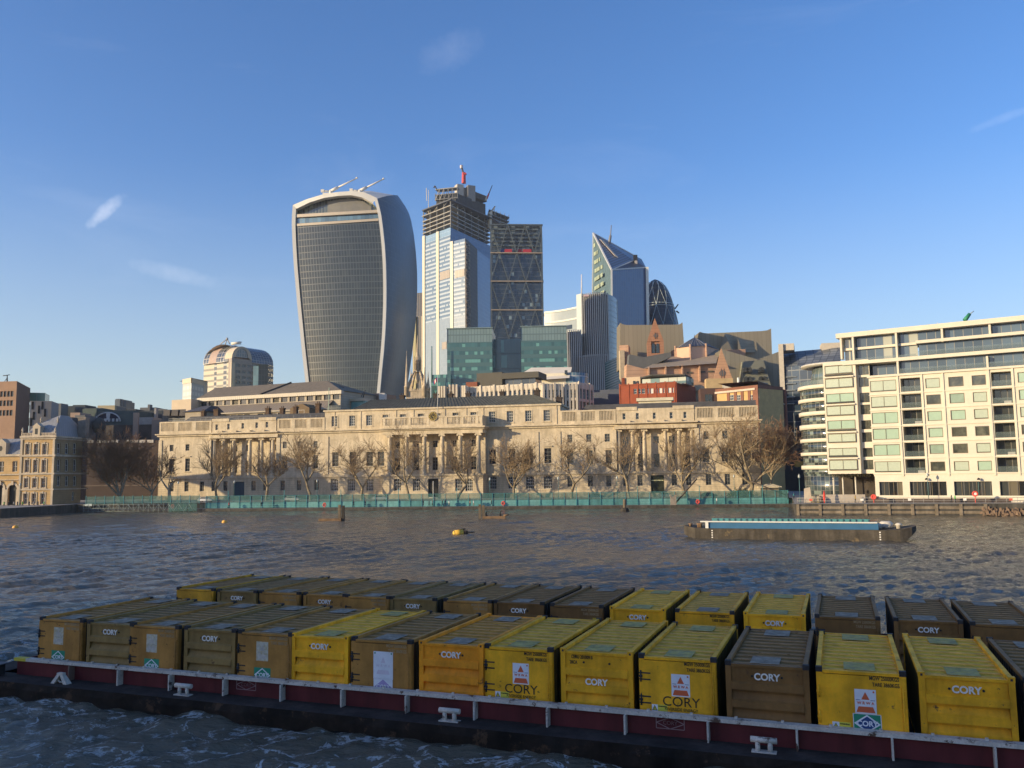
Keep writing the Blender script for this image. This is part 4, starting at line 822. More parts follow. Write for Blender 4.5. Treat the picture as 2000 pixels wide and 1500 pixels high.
    for k in range(5):b.poly([fl[k][0],fl[k+1][0],fl[k+1][1],fl[k][1]],(1,0,2,0,1)[k])
    b.build('flag',[mat('flag_red',(.45,.06,.06),.8),mat('flag_blue',(.05,.06,.25),.8),mat('flag_white',(.7,.68,.66),.8)],f)
    s,zb_=fr.sz(642,812,-1.5);zt=fr.Z(642,757,-1.5);b=MB();b.tube(fr.P(s,-1.5,zcor),fr.P(s,-1.5,zt),.14,.12,6);b.build('mast',mat('pole_green',(.38,.46,.32),.6),None,'plain pale green pole without a flag on the left end of the long stone roof','pole')
    # pale transom over the right door
    b=MB();b.box(fr,dr[0]+.2,dr[1]-.2,-.44,-.36,doors[1][3]-1.6,doors[1][3]-1.35);b.build('transom',mat('transom_pale',(.6,.6,.35),.5),t)
    return fr
CHF=make_classical()

# ------------------------------------------------------------------ teal hoarding, walkers, trees on the quay
TEAL=mat('teal_post',(.07,.25,.27),.5,.15,1);TEALP=mat('teal_sheet',(.10,.29,.29),.6,.22,.5,fine=.12,streak=.2);TEALN=mat('teal_netting',(.07,.17,.155),.8,.25,.6,fine=.15,alpha=.62)
def edge(px): return onz(px,999-9*(px-390)/1158,0) if px>=390 else onz(px,1001-2*(px-165)/225,0)
def make_hoarding():
    A,B=edge(390),edge(1546);fr=Fr(A,B,o=-3.75);t=thing('hoarding','long teal hoarding with netting and posts along the far quay','hoarding',fr.P(fr.L/2,0,.7))
    n=49;w=fr.L/n;z0,z1,z2=.72,2.28,4.05
    for k in range(n+1):
        s=k*w;b=MB();tall=k%5==2;b.box(fr,s-.07,s+.07,.03,.2,z0,z2+(1.3 if tall else .1),0)
        if tall:b.box(fr,s-.12,s+.12,.03,.26,z0,z1,0);b.tube(fr.P(s,.1,z2+1.3),fr.P(s,.1,z2+1.55),.14,.05,6)
        b.build('post',TEAL,t)
    for k in range(n):
        s0,s1=k*w+.075,(k+1)*w-.075;j=rnd.uniform(-.03,.03)
        b=MB();b.box(fr,s0,s1,0+j,.03+j,z0+.02,z1-.02);b.build('sheet_panel',rnd.choice((TEALP,TEALP,mat('teal_sheet_pale',(.15,.34,.33),.6,.2,.5,streak=.2),mat('teal_sheet_dull',(.08,.22,.22),.65,.25,.5,streak=.25))),t)
        b=MB();b.fquad(fr,s0,s1,z1+.02,z2,.02+j);b.build('netting_panel',TEALN,t)
        b=MB();b.box(fr,s0,s1,.06,.13,z2,z2+.08);b.build('top_rail',TEAL,t)
    # right-hand return of the hoarding
    f2=fr.side(fr.L,0);b=MB();b.fquad(f2,0,12,z0,z2);b.build('netting_panel',TEALN,t)
    r=thing('railing','low teal railing of thin bars along the water edge of the quay walkway','railing',fr.P(fr.L/2,3.6,.7));n=98;w=fr.L/n
    for zz in (1.2,1.72):b=MB();b.tube(fr.P(0,3.6,zz),fr.P(fr.L,3.6,zz),.035,.035,4);b.build('rail',TEAL,r)
    for k in range(n+1):b=MB();s=k*w;b.tube(fr.P(s,3.6,.7),fr.P(s,3.6,1.74),.035,.035,4);b.build('baluster',TEAL,r)
    # raised left end above scaffolding
    A,B=edge(166),edge(388);f3=Fr(A,B,o=-.3);t=thing('hoarding','raised teal hoarding with scaffolding below it at the left end of the quay','hoarding',f3.P(f3.L/2,0,2.3))
    n=12;w=f3.L/n
    for k in range(n+1):b=MB();b.box(f3,k*w-.06,k*w+.06,0,.14,2.2,4.6);b.build('post',TEAL,t)
    for k in range(n):b=MB();b.fquad(f3,k*w+.065,(k+1)*w-.065,2.35,4.35,.03+rnd.uniform(-.02,.02));b.build('netting_panel',TEALN,t)
    for k in range(9,n):b=MB();b.fquad(f3,k*w+.065,(k+1)*w-.065,.1,2.3,1.3);b.build('netting_panel',TEALN,t)
    sc=mat('scaffold_tube',(.26,.31,.29),.5,.2,2);t=thing('scaffolding','pale scaffold poles criss-crossing over the water under the raised hoarding','scaffolding',f3.P(f3.L/2,1,0))
    n=22;w=f3.L*.97/n
    for k in range(n+1):b=MB();b.tube(f3.P(k*w,1.2,-1),f3.P(k*w,1.2,2.3),.05,.05,5);b.build('standard',sc,t)
    for zz in (.3,1.15,2.1):b=MB();b.tube(f3.P(0,1.2,zz),f3.P(n*w,1.2,zz),.05,.05,5);b.build('ledger',sc,t)
    for k in range(n):b=MB();a,c=((.1,2.2),(2.2,.1))[k%2];b.tube(f3.P(k*w,1.28,a),f3.P((k+1)*w,1.28,c),.045,.045,5);b.build('brace',sc,t)
    return fr
HF=make_hoarding()
def ring_buoy(px,py,label,fr=HF,d=3.4,z=1.5,group='life rings along the quay'):
    s=fr.S(px,py,d);t=thing('life_ring',label,'life ring',fr.P(s,d,.7),group);b=MB();c=fr.P(s,d+.1,z);R_,r=.42,.14;n=14
    for k in range(n):
        a0,a1=2*math.pi*k/n,2*math.pi*(k+1)/n
        b.tube(c+fr.u*R_*math.cos(a0)+Vector((0,0,R_*math.sin(a0))),c+fr.u*R_*math.cos(a1)+Vector((0,0,R_*math.sin(a1))),r,r,6)
    b.build('ring',mat('life_ring_red',(.75,.10,.07),.5),t);b=MB();b.box(fr,s-.34,s+.34,d-.02,d+.05,z-.55,z+.6);b.box(fr,s-.05,s+.05,d-.06,d-.02,.7,z+.4);b.build('backboard',mat('life_ring_board',(.55,.12,.1),.6),t)
for px,py,lab in ((634,987,'red life ring on the quay railing left of centre, near the fourth tree'),(983,985,'red life ring on the quay railing below the right half of the portico building'),(1363,983,'red life ring on the quay railing near the right end of the teal hoarding'),(338,991,'red life ring over the scaffolding at the left end of the hoarding')):
    ring_buoy(px,py,lab)
def person_mesh(pose):
    me=bpy.data.meshes.new('p');a=pose
    V=[(0,0,.95),(0,0,1.2),(.02,0,1.42),(.03,0,1.54),(.05,0,1.68),(0,.1,.9),(.16*a,.1,.5),(.24*a-.06,.1,.08),(.24*a+.1,.1,.04),(0,-.1,.9),(-.1*a,-.1,.5),(-.32*a,-.1,.1),(-.32*a+.15,-.1,.04),(0,.19,1.38),(-.1*a,.24,1.1),(.04,.22,.86),(0,-.19,1.38),(.1*a,-.24,1.1),(.26*a,-.22,.88)]
    E_=[(0,1),(1,2),(2,3),(3,4),(0,5),(5,6),(6,7),(7,8),(0,9),(9,10),(10,11),(11,12),(2,13),(13,14),(14,15),(2,16),(16,17),(17,18)]
    rad=[.15,.16,.17,.06,.11,.1,.07,.05,.045,.1,.07,.05,.045,.08,.055,.04,.08,.055,.04]
    me.from_pydata(V,E_,[]);o=bpy.data.objects.new('p',me);COL.objects.link(o);m=o.modifiers.new('s','SKIN');o.modifiers.new('d','SUBSURF').levels=1
    for i,r in enumerate(rad):me.skin_vertices[0].data[i].radius=(r,r)
    me.skin_vertices[0].data[0].use_root=True
    dg=bpy.context.evaluated_depsgraph_get();dg.update();out=bpy.data.meshes.new_from_object(o.evaluated_get(dg));bpy.data.objects.remove(o); return out
PM=[person_mesh(1.0),person_mesh(.55)]
def person(px,label,coat,legs,fr=HF,d=2.0,pose=0,face=1,z=.7,sc=1.06,group=None):
    key=('person',pose,coat,legs)
    if key not in MC:
        me=PM[pose].copy();me.materials.clear()
        for c in (coat,legs,(.45,.28,.2),(.04,.03,.02)):me.materials.append(mat('cloth_%d_%d_%d'%tuple(int(x*99) for x in c),c,.9,.1))
        for p in me.polygons:p.material_index=1 if p.center.z<.86 else 0 if p.center.z<1.5 else (3 if p.center.z>1.7 or p.center.x<.02 else 2);p.use_smooth=True
        MC[key]=me
    s=fr.S(px,985,d);o=bpy.data.objects.new('person',MC[key]);COL.objects.link(o);o.location=fr.P(s,d,z);o.rotation_euler=(0,0,fr.ang+(0 if face>0 else math.pi));o.scale=(sc,)*3
    setp(o,label,'person',group)
DK,NV,TN,RD,WH,GY=(.02,.02,.025),(.03,.035,.06),(.35,.25,.16),(.5,.05,.05),(.6,.58,.55),(.12,.12,.13)
for px,lab,c,l,ps,fc in ((447,'walker in a red coat on the quay at far left',RD,DK,0,1),(510,'walker in dark coat leaning forward, alone right of the red coated one',DK,GY,0,-1),(691,'dark dressed walker, left one of the pair by the fifth tree',DK,DK,0,1),(714,'dark dressed walker, right one of the pair by the fifth tree',NV,DK,1,1),
(827,'dark coated walker at the left end of the group by the black door',DK,NV,1,1),(838,'dark navy walker second from left in the group by the black door',NV,DK,0,1),(845,'grey coated walker in the middle of the group by the black door',GY,DK,1,-1),(864,'dark coated walker striding left in the group by the black door',DK,DK,0,-1),(869,'navy coated walker close beside a striding one by the black door',NV,NV,0,1),
(877,'walker in pale coat and brown trousers, right end of the group by the door',WH,TN,0,1),(918,'walker in tan coat, left one of the pale pair under the portico',TN,GY,0,1),(925,'walker in pale top, right one of the pale pair under the portico',WH,TN,1,1),(960,'lone dark walker just left of the red life ring',DK,NV,0,-1),(1400,'lone person in white at the right part of the hoarding',WH,GY,1,1)):
    person(px,lab,c,l,pose=ps,face=fc)

# cars parked behind the netting
def make_car():
    t=thing('parked_car','car','car',(0,0,0),'cars parked behind the netting')
    pr=[(-2.1,.35),(2.1,.35),(2.15,.75),(1.3,.95),(.55,1.42),(-1.1,1.45),(-1.9,1.0),(-2.15,.8)]
    b=MB();b.prism([(x,-.82,z) for x,z in pr],[(x,.82,z) for x,z in pr]);body=b.build('body',mat('car_white',(.62,.62,.62),.25,.03),t)
    b=MB();g=[(1.05,1.0),(.5,1.36),(-1.0,1.38),(-1.6,1.03)];b.prism([(x,-.835,z) for x,z in g],[(x,.835,z) for x,z in g]);b.build('window',GLASS,t)
    for x in (-1.35,1.35):
        for y in (-.8,.62):b=MB();b.tube((x,y,.32),(x,y+.18,.32),.32,.32,12);b.build('wheel',STEEL,t)
    return t
car0=make_car();first=True
for px,lab,c in ((402,'white car behind the netting below the colonnade at left',(.62,.62,.62)),(571,'white car behind the netting between the third and fourth trees',(.6,.6,.58)),(743,'pale silver car behind the netting left of the portico',(.45,.46,.47)),(1165,'dark blue car behind the netting right of the portico',(.04,.05,.09)),(1385,'black car behind the netting under the right colonnade',(.02,.02,.02)),(1300,'grey car behind the netting by the right arched doorway',(.2,.2,.21))):
    o=car0 if first else copy_tree(car0);first=False;s=HF.S(px,978,-4.5);o.location=HF.P(s,-4.5,2.3);o.rotation_euler=(0,0,HF.ang);o['label']=lab
    for ch in o.children:
        if ch.name.startswith('body'):ch.data=ch.data.copy();ch.data.materials[0]=mat('car_%d'%px,c,.25,.03)

# street lamps on the quay
def make_lamp():
    t=thing('street_lamp','lamp','street lamp',(0,0,0),'lamps along the quay');b=MB();b.tube((0,0,0),(0,0,.7),.14,.1,8);b.tube((0,0,.7),(0,0,5.2),.07,.05,8);b.build('pole',mat('lamp_pole',(.10,.2,.2),.5),t)
    b=MB();b.lathe((0,0,5.2),[(.08,0),(.22,.15),(.26,.5),(.1,.75),(.02,.95)],8);b.build('lantern',mat('lantern_glass',(.45,.48,.45),.2),t); return t
l0=make_lamp();first=True
for px,lab in ((347,'lamp post beside the bare stubby tree at the left end of the quay'),(457,'lamp post left of the dark teal door'),(619,'lamp post just right of the fifth quay tree'),(957,'tall lamp post against the shaded wall right of the portico'),(1091,'lamp post left of the right link block'),(1206,'lamp post just left of the eleventh quay tree'),(1435,'lamp post left of the big tree at the right end')):
    o=l0 if first else copy_tree(l0);first=False;s=HF.S(px,975,-2.2);o.location=HF.P(s,-2.2,2.3);o['label']=lab
s=HF.S(846,960,-6);t=thing('sign_mast','white mast with short crossbar standing before the black central door','mast',HF.P(s,-6,2.3));b=MB();b.tube(HF.P(s,-6,2.3),HF.P(s,-6,7.5),.1,.08,6);b.tube(HF.P(s-1.2,-6,3.0),HF.P(s+1.2,-6,3.0),.09,.09,6);b.build('pole',WHITE,t)

# ------------------------------------------------------------------ bare plane trees
BARK=mat('plane_bark',(.30,.24,.15),.9,.3,1.2,tint=(.16,.125,.08),fine=.2);TWIG=mat('plane_twigs',(.30,.215,.125),.9,.2,.6);BARKD=mat('pale_bark',(.34,.29,.2),.9,.3,1.2,tint=(.2,.16,.11));TWIGD=mat('brown_twigs',(.30,.17,.09),.9,.2,.5)
def tree(name,loc,H,spread,seed,label,limbs=3,dens=1.0,fork=.16,mats=(BARK,TWIG),trunk=.42,crown_low=.3,twigr=.038,droop=0,lean=0):
    r=random.Random(seed);t=thing(name,label,'tree',loc,'bare trees along the quay');tb=MB();cb=MB();loc=Vector(loc);top=loc+Vector((0,0,H));cen=loc+Vector((0,0,H*(crown_low+1)/2));hz=H*(1-crown_low)/2
    def inside(p,k=1.0):q=p-cen; return (q.x/spread)**2+(q.y/spread)**2+(q.z/hz)**2<k
    def wander(p,d,ln,r0,r1,n,up,b,sides):
        pts=[p];d=d.normalized()
        for k in range(n):
            d=(d+Vector((r.gauss(0,.16),r.gauss(0,.16),r.gauss(0,.12)+up))).normalized();p=p+d*ln/n;pts.append(p)
        for k in range(n):b.tube(pts[k],pts[k+1],r0+(r1-r0)*k/n,r0+(r1-r0)*(k+1)/n,sides,cap=False)
        return pts,d
    tp,d=wander(loc,Vector((lean,0,1)),H*fork,trunk,trunk*.82,3,0,tb,8)
    base=tp[-1]
    def rdir(d,ang):
        a=d.orthogonal().normalized();bb=d.cross(a);ph=r.uniform(0,6.28); return (d*math.cos(ang)+(a*math.cos(ph)+bb*math.sin(ph))*math.sin(ang)).normalized()
    L1=[]
    for k in range(limbs):
        ph=6.28*k/limbs+r.uniform(-.5,.5);tilt=r.uniform(.45,.8) if limbs>1 else .2
        dd=Vector((math.cos(ph)*math.sin(tilt)*1.1,math.sin(ph)*math.sin(tilt)*.7,math.cos(tilt)));L1.append(wander(base,dd,H*r.uniform(.42,.55),trunk*.62,trunk*.25,6,.06,tb,7))
    for pts,d in L1:
        n2=int(round(6*dens**.5))
        for j in range(n2):
            q=pts[max(2,min(6,int(2+4.6*j/n2)))];d2=rdir(d if j<n2-2 else (d+Vector((0,0,.4))).normalized(),r.uniform(.35,.95));d2.z=d2.z*.8+.28
            p2,e2=wander(q,d2,min(spread,H*.4)*r.uniform(.55,.95),trunk*.23,trunk*.1,4,.05,tb,5)
            for i in range(int(round(7*dens**.5))):
                q3=p2[r.randint(1,4)];d3=rdir(e2,r.uniform(.4,1.1));d3.z=d3.z*.8+.2-droop*r.random()
                p3,e3=wander(q3,d3,H*r.uniform(.10,.2),trunk*.1,.04,3,.03-droop*.08,cb,4)
                for m_ in range(int(round(9*dens))):
                    q4=p3[r.randint(0,3)];d4=rdir(e3,r.uniform(.25,1.0));d4.z+=.12-droop*r.random()*.8;ln=H*r.uniform(.05,.13)
                    if not inside(q4+d4*ln,1.25):ln*=.45
                    mid=q4+d4*ln*.55+Vector((r.gauss(0,.08),r.gauss(0,.08),.04));cb.tube(q4,mid,twigr*1.1,twigr*.85,3,cap=False);cb.tube(mid,q4+d4*ln+Vector((r.gauss(0,.15),r.gauss(0,.15),.12-droop*.5)),twigr*.85,twigr*.5,3,cap=False)
                    if r.random()<.6:e=mid+rdir(d4,.7)*ln*.5;cb.tube(mid,e,twigr*.8,twigr*.5,3,cap=False)
    tb.build('trunk',mats[0],t);cb.build('crown',mats[1],t); return t
def tpos(px,Yf=None,dd=7):
    s=HF.S(px,968,-dd); return HF.P(s,-dd,2.3)
TR=[(423,16.4,6.2,3,1.0,'bare plane tree with wide fine crown before the left colonnade',14),(520,14.6,4.6,3,.75,'bare leaning plane tree at the right end of the left colonnade',13),(607,16.2,5.8,4,.8,'bare plane tree forking low in a V just right of the left colonnade',11),
(706,16.0,5.6,3,.8,'bare plane tree just left of the portico',10),(799,18.0,5.6,3,.75,'tallest bare plane tree before the portico, below the clock',8),(893,15.0,5.4,3,.8,'bare plane tree with dark trunk before the right columns of the portico',8),(1003,14.6,5.2,4,1.0,'round headed bare plane tree just right of the portico',8),
(1116,16.0,5.8,2,.85,'bare plane tree with two wide limbs before the link right of the centre block',7),(1229,15.6,5.4,3,.8,'bare plane tree at the left end of the right colonnade',7),(1340,16.6,5.8,3,.85,'bare plane tree at the right end of the right colonnade',7)]
for i,(px,H,sp,lb_,dn,lab,dd) in enumerate(TR):tree('plane_tree',tpos(px,dd=dd),H*1.26,sp*1.25,20+i*7,lab,lb_,dn,fork=.17+.05*(i%3),trunk=.40+.05*(i%2),lean=(-.1,.3,.1,0,-.05,.1,0,.1,.1,-.05)[i])
tree('plane_tree',tpos(1466,dd=6.5),25,10.5,77,'largest bare plane tree with broad pale crown at the right end of the quay',4,.95,fork=.14,trunk=.62)
tree('plane_tree',tpos(1508,dd=12),25,6.5,78,'bushy dark brown tree with drooping twigs behind the right end of the hoarding',4,1.15,fork=.2,mats=(BARKD,TWIGD),trunk=.4,twigr=.045,droop=.55)
tree('plane_tree',tpos(238,dd=9)+Vector((0,0,0)),23.0,11.5,81,'large dark brown bare tree with pale limbs at the left end of the quay',5,1.3,fork=.08,mats=(BARKD,TWIGD),trunk=.5,crown_low=.12,twigr=.05)
tree('plane_tree',tpos(292,dd=14),18.5,6.5,82,'smaller dark brown bare tree between the big left tree and the stone building',4,1.0,fork=.15,mats=(BARKD,TWIGD),trunk=.35,crown_low=.15,twigr=.045)
# pollarded tree with cut limbs
t=thing('pollarded_tree','stubby pollarded tree with cut pale limbs by the left corner of stone building','tree',tpos(331,dd=8));p=tpos(331,dd=8);b=MB();b.tube(p,p+Vector((-.1,0,3.4)),.55,.45,8);f=p+Vector((-.1,0,3.3))
for q,rr in (([(-1.4,.2,1.6),(-2.6,.2,3.4),(-2.9,.1,5.6),(-3.1,0,7.4)],.3),([(.2,0,1.6),(1.6,0,2.8),(3.4,.1,3.0)],.32),([(-.3,0,1.8),(.3,.1,4.4),(.8,.1,7.0)],.18),([(.9,0,2.2),(.6,0,3.4)],.3)):
    pts=[f]+[f+Vector(v) for v in q]
    for k,(a,c) in enumerate(zip(pts,pts[1:])):b.tube(a,c,rr*(1-.18*k),rr*(1-.18*(k+1)),6)
b.build('trunk',BARKD,t)
cb=MB();r_=random.Random(3)
for k in range(120):q=f+Vector((r_.uniform(1,3.6),r_.uniform(-.5,.5),r_.uniform(2.2,3.2)));cb.tube(q,q+Vector((r_.gauss(0,.5),r_.gauss(0,.5),r_.uniform(.2,.9))),.035,.02,3,cap=False)
cb.build('crown',TWIG,t)
# green shrub and kiosk at the right end
p=tpos(1447,dd=4.5);b=MB();r_=random.Random(9)
for k in range(1400):
    q=p+Vector((r_.gauss(0,1.5),r_.gauss(0,.8),abs(r_.gauss(0,.8))+.2));a=Vector((r_.gauss(0,1),r_.gauss(0,1),r_.gauss(0,1))).normalized()*.22;c=Vector((r_.gauss(0,1),r_.gauss(0,1),r_.gauss(0,1))).normalized()*.16;b.poly([q-a,q+c,q+a,q-c])
b.build('shrub',mat('shrub_leaves',(.06,.08,.025),.8,.4,1.5),None,'dark green rounded shrub behind the netting under the largest plane tree','shrub')
s=HF.S(1505,965,-7);t=thing('kiosk','small cream roofed kiosk behind the right end of the hoarding','kiosk',HF.P(s,-7,2.3));b=MB();b.box(HF,s-2.2,s+2.2,-9.5,-7,2.3,4.7);b.build('wall',mat('kiosk_wall',(.2,.17,.13),.8),t);b=MB();b.box(HF,s-2.9,s+2.9,-10,-6.4,4.7,5.1);b.hexa([HF.P(s-2.5,-6.7,5.1),HF.P(s+2.5,-6.7,5.1),HF.P(s+2.5,-9.7,5.1),HF.P(s-2.5,-9.7,5.1),HF.P(s-1,-7.6,5.7),HF.P(s+1,-7.6,5.7),HF.P(s+1,-8.8,5.7),HF.P(s-1,-8.8,5.7)]);b.build('roof',mat('kiosk_roof',(.55,.47,.33),.8),t)

# ------------------------------------------------------------------ city towers behind
def proj(P):
    q=RM.transposed()@(Vector(P)-Vector((0,0,CAMZ))); return 1000+FPX*q.x/-q.z,750-FPX*q.y/-q.z
def lerp_t(tab,v):
    if v<=tab[0][0]: return tab[0][1]
    for (a,x),(b,y) in zip(tab,tab[1:]):
        if v<=b: return x+(y-x)*(v-a)/(b-a)
    return tab[-1][1]
def zof(px,py,Y): return at(px,py,Y).z
def edge_at(tab,z,Y): # tab of (py, px): the point at height z and distance Y on that outline
    py=928-(z-CAMZ)*FPX/Y;P=None
    for k in range(4):
        px=lerp_t(tab,py);X=at(px,py,Y).x;P=Vector((X,Y,z));py=proj(P)[1]
    return P
def plan(pts,py): return [Vector((at(px,py,Y).x,Y,0)) for px,Y in pts]
def lift(pl,z): return [Vector((p.x,p.y,z)) for p in pl]
GZ=2.25
def flared_tower():
    tL=[(402,573),(420,571.5),(440,571),(480,572.5),(520,575),(560,578.5),(600,582),(640,586),(680,590),(720,594.5),(752,598),(800,603),(930,616)]
    tR=[(388,737),(405,741.5),(420,745),(450,749),(480,752),(510,754),(540,755),(570,755.3),(600,755),(630,754),(660,752.5),(690,750),(720,747),(775,742),(930,728)]
    tS=[(384,757),(385.5,767),(388,776),(392,783),(400,790),(415,798),(430,803),(460,808.5),(490,812),(515,814),(540,815),(570,815),(600,814),(640,811),(690,805),(740,798),(780,790),(930,765)]
    YL,YR,YS=484.0,476.0,524.0
    ztop=zof(737,388,YR);zG=zof(745,430,YR);t=thing('flared_tower','tall grey glass tower flaring outwards to a curved white framed top','tower',(at(660,700,480).x,490,GZ))
    mf=facade('flared_front',(.033,.039,.036),(.062,.072,.068),1.7,3.75,.32,.5,.2,.15,lit=(.05,.058,.052),litp=.1,lrough=.4,spec=.8,tilt=.006)
    ms=facade('flared_side',(.06,.08,.105),(.13,.145,.16),1.5,3.75,.4,.25,.3,.12,spec=.45,lrough=.5)
    white=mat('tower_white_trim',(.68,.66,.6),.45,.06,.05)
    zs_=[GZ+(zG-GZ)*k/30 for k in range(31)];NF,NS=14,12
    def frontrow(z,back=0):
        a,b=edge_at(tL,z,YL),edge_at(tR,z,YR); return [a.lerp(b,k/NF)+Vector((0,-2.2*math.sin(math.pi*k/NF)+back,0)) for k in range(NF+1)]
    def siderow(z):
        a,c=edge_at(tR,z,YR),edge_at(tS,z,YS);out=[]
        for k in range(NS+1):q=k/NS;s_,c_=math.sin(q*math.pi/2),1-math.cos(q*math.pi/2);out.append(Vector((a.x+(c.x-a.x)*(.45*q+.55*s_),a.y+(c.y-a.y)*(.55*q+.45*c_),z)))
        return out
    b=MB();us=[k*55/NF for k in range(NF+1)];b.grid([frontrow(z) for z in zs_],0,True,us,[z-GZ for z in zs_]);b.build('front_glazing',mf,t)
    zt_=zs_+[zG+(ztop-zG)*k/8 for k in range(1,9)]
    zmax=zof(758,384.2,YS)
    def shoulder(s_): # side wall above the front corner: starts further back as the roof climbs
        z=ztop+(zmax-ztop)*s_;a,c=edge_at(tR,ztop,YR),edge_at(tS,z,YS);out=[]
        for k in range(NS+1):q=s_+(1-s_)*k/NS;e,c_=math.sin(q*math.pi/2),1-math.cos(q*math.pi/2);out.append(Vector((a.x+(c.x-a.x)*(.45*q+.55*e),a.y+(c.y-a.y)*(.55*q+.45*c_),z)))
        return out
    sh=[shoulder(k/8) for k in range(9)]
    b=MB();b.grid([siderow(z) for z in zt_]+sh[1:],0,True,[k*50/NS for k in range(NS+1)],[z-GZ for z in zt_]+[ztop+(zmax-ztop)*k/8-GZ for k in range(1,9)]);b.build('side_glazing',ms,t)
    b=MB()
    def backleft(z):p=edge_at(tL,z,YL); return Vector((p.x+3,YS+2,z))
    b.grid([[siderow(z)[-1],backleft(z),edge_at(tL,z,YL)] for z in zt_],0);b.build('rear_glazing',ms,t)
    # white frame: up the left edge, over the arch, down the right edge
    arc_o=[(573,402),(600,390.5),(630,381.5),(660,376.5),(690,374.3),(712,377),(737,388)];arc_i=[(580.5,409),(605,397),(634,388),(662,384),(687,382.8),(708,387),(729,398)]
    def Yx(x): return YL+(YR-YL)*(x-573)/(737-573)-2.2*math.sin(math.pi*(x-573)/164)
    b=MB()
    def strip(outer,inner):
        f=[p+Vector((0,-1.4,0)) for p in outer];g=[p+Vector((0,-1.4,0)) for p in inner];bk=[p+Vector((0,2.5,0)) for p in outer];bi=[p+Vector((0,2.5,0)) for p in inner]
        b.grid([f,g],0);b.grid([bk,f],0);b.grid([g,bi],0)
    zz=[z for z in zt_]
    lo=[edge_at(tL,z,YL) for z in zs_+[zof(573,402,YL)*q+zG*(1-q) for q in (.5,1)]];li=[edge_at([(y,x+7) for y,x in tL],p.z,YL) for p in lo];strip(lo,li)
    ro=[edge_at(tR,z,YR) for z in zt_];ri=[edge_at([(y,x-6) for y,x in tR],p.z,YR) for p in ro];strip(ro,ri)
    strip([at(x,y,Yx(x)) for x,y in arc_o],[at(x,y,Yx(x)) for x,y in arc_i]);b.build('white_frame',white,t)
    # roof shell between the front arch and the rear
    back=[(583,409),(612,397),(645,389),(678,383),(708,380),(735,380.5),(757,384)];b=MB();fr_=[at(x,y,Yx(x))+Vector((0,2.4,0)) for x,y in arc_o];bk=[at(x,y,YS-1) for x,y in back];md=[a.lerp(c,.5)+Vector((0,0,2.2)) for a,c in zip(fr_,bk)]
    bk[-1]=sh[-1][-1];md[-1]=sh[4][0];b.grid([fr_,md,bk],0,True);b.build('roof',mat('tower_roof',(.62,.6,.55),.5,.05,.05),t)
    # garden level under the arch
    def band(y0l,y0r,y1l,y1r,push,thick,m,nm):
        b=MB();r0=[at(580+(739-580)*k/10,y0l+(y0r-y0l)*k/10,Yx(580+159*k/10)+push) for k in range(11)];r1=[at(580+(739-580)*k/10,y1l+(y1r-y1l)*k/10,Yx(580+159*k/10)+push) for k in range(11)]
        b.grid([r1,r0],0,False,[k*5.3 for k in range(11)],[0,3.6]);b.grid([[p+Vector((0,thick,0)) for p in r0],r0],0);b.grid([r1,[p+Vector((0,thick,0)) for p in r1]],0);b.build(nm,m,t)
    beige=mat('tower_beige_band',(.5,.43,.34),.6,.06,.1)
    band(437,426.5,441.5,431,-.6,3,beige,'balcony_band');band(427,418,437,426.4,.5,1,facade('flared_strip',(.12,.2,.26),(.04,.05,.06),2.6,4,.2,.2,.1,.3),'glass_strip');band(424.5,415,427,418,1.2,1,mat('tower_shadow_gap',(.03,.03,.035),.6),'shadow_gap');band(418.5,409.5,424.4,414.9,-1.0,6,beige,'terrace_band')  # dark gap: shade between the bands painted as a strip
    b=MB();pts=[at(x,y+.5,Yx(x)+4) for x,y in arc_i+[(739,412)]];low=[at(x,419.5+(410-419.5)*(x-580)/150,Yx(x)+4) for x,y in arc_i+[(739,412)]];b.grid([low,pts],0,False,[k*8 for k in range(8)],[0,9]);b.build('garden_glazing',facade('flared_garden',(.07,.085,.075),(.14,.16,.14),1.6,4.5,.25,.3,.12,.45,lit=(.22,.26,.2),litp=.16),t)
    b=MB();q=[at(x,y+1.5,Yx(x)+3.3) for x,y in ((640,392),(664,388),(688,386.5),(708,391),(725,402))];lw=[at(x,416+(410.5-416)*(x-640)/90,Yx(x)+3.3) for x in (640,664,688,708,725)];b.grid([lw,q],0);b.build('garden_hall',mat('garden_hall_grey',(.20,.195,.18),.6,.1,.3),t)
    # two roof maintenance cranes
    for pts,lab in ((((628,373),(646,373.5),(660,366),(697,348)),'white roof crane on the left of the flared tower top'),(((684,371.5),(703,372.5),(716,366),(749,349.5)),'white roof crane on the right of the flared tower top')):
        Y=486;q=[at(x,y,Y) for x,y in pts];c=thing('roof_crane',lab,'crane',q[1]-Vector((0,0,2)),'cranes on the flared tower roof');wm=mat('crane_white',(.7,.66,.58),.5)
        b=MB();b.tube(q[0],q[1],.45,.6,6);b.box(Fr(q[0],q[1]),-.3,1.6,-.7,.7,q[0].z-.7,q[0].z+.8);b.build('counter_jib',wm,c)
        b=MB();b.tube(q[1]-Vector((0,0,3.2)),q[1]+Vector((0,0,.5)),1.2,1.0,8);b.box(Fr(q[1]-Vector((4,0,0)),q[1]),-.6,6,-.8,.8,q[1].z-1.9,q[1].z-1.1);b.build('base',wm,c)
        b=MB();b.tube(q[1],q[2],.95,.9,6);b.tube(q[2],q[3],.5,.34,6);b.tube(q[3]-Vector((.5,0,0)),q[3]+Vector((.5,0,.3)),.55,.5,6);b.build('jib',wm,c)
flared_tower()

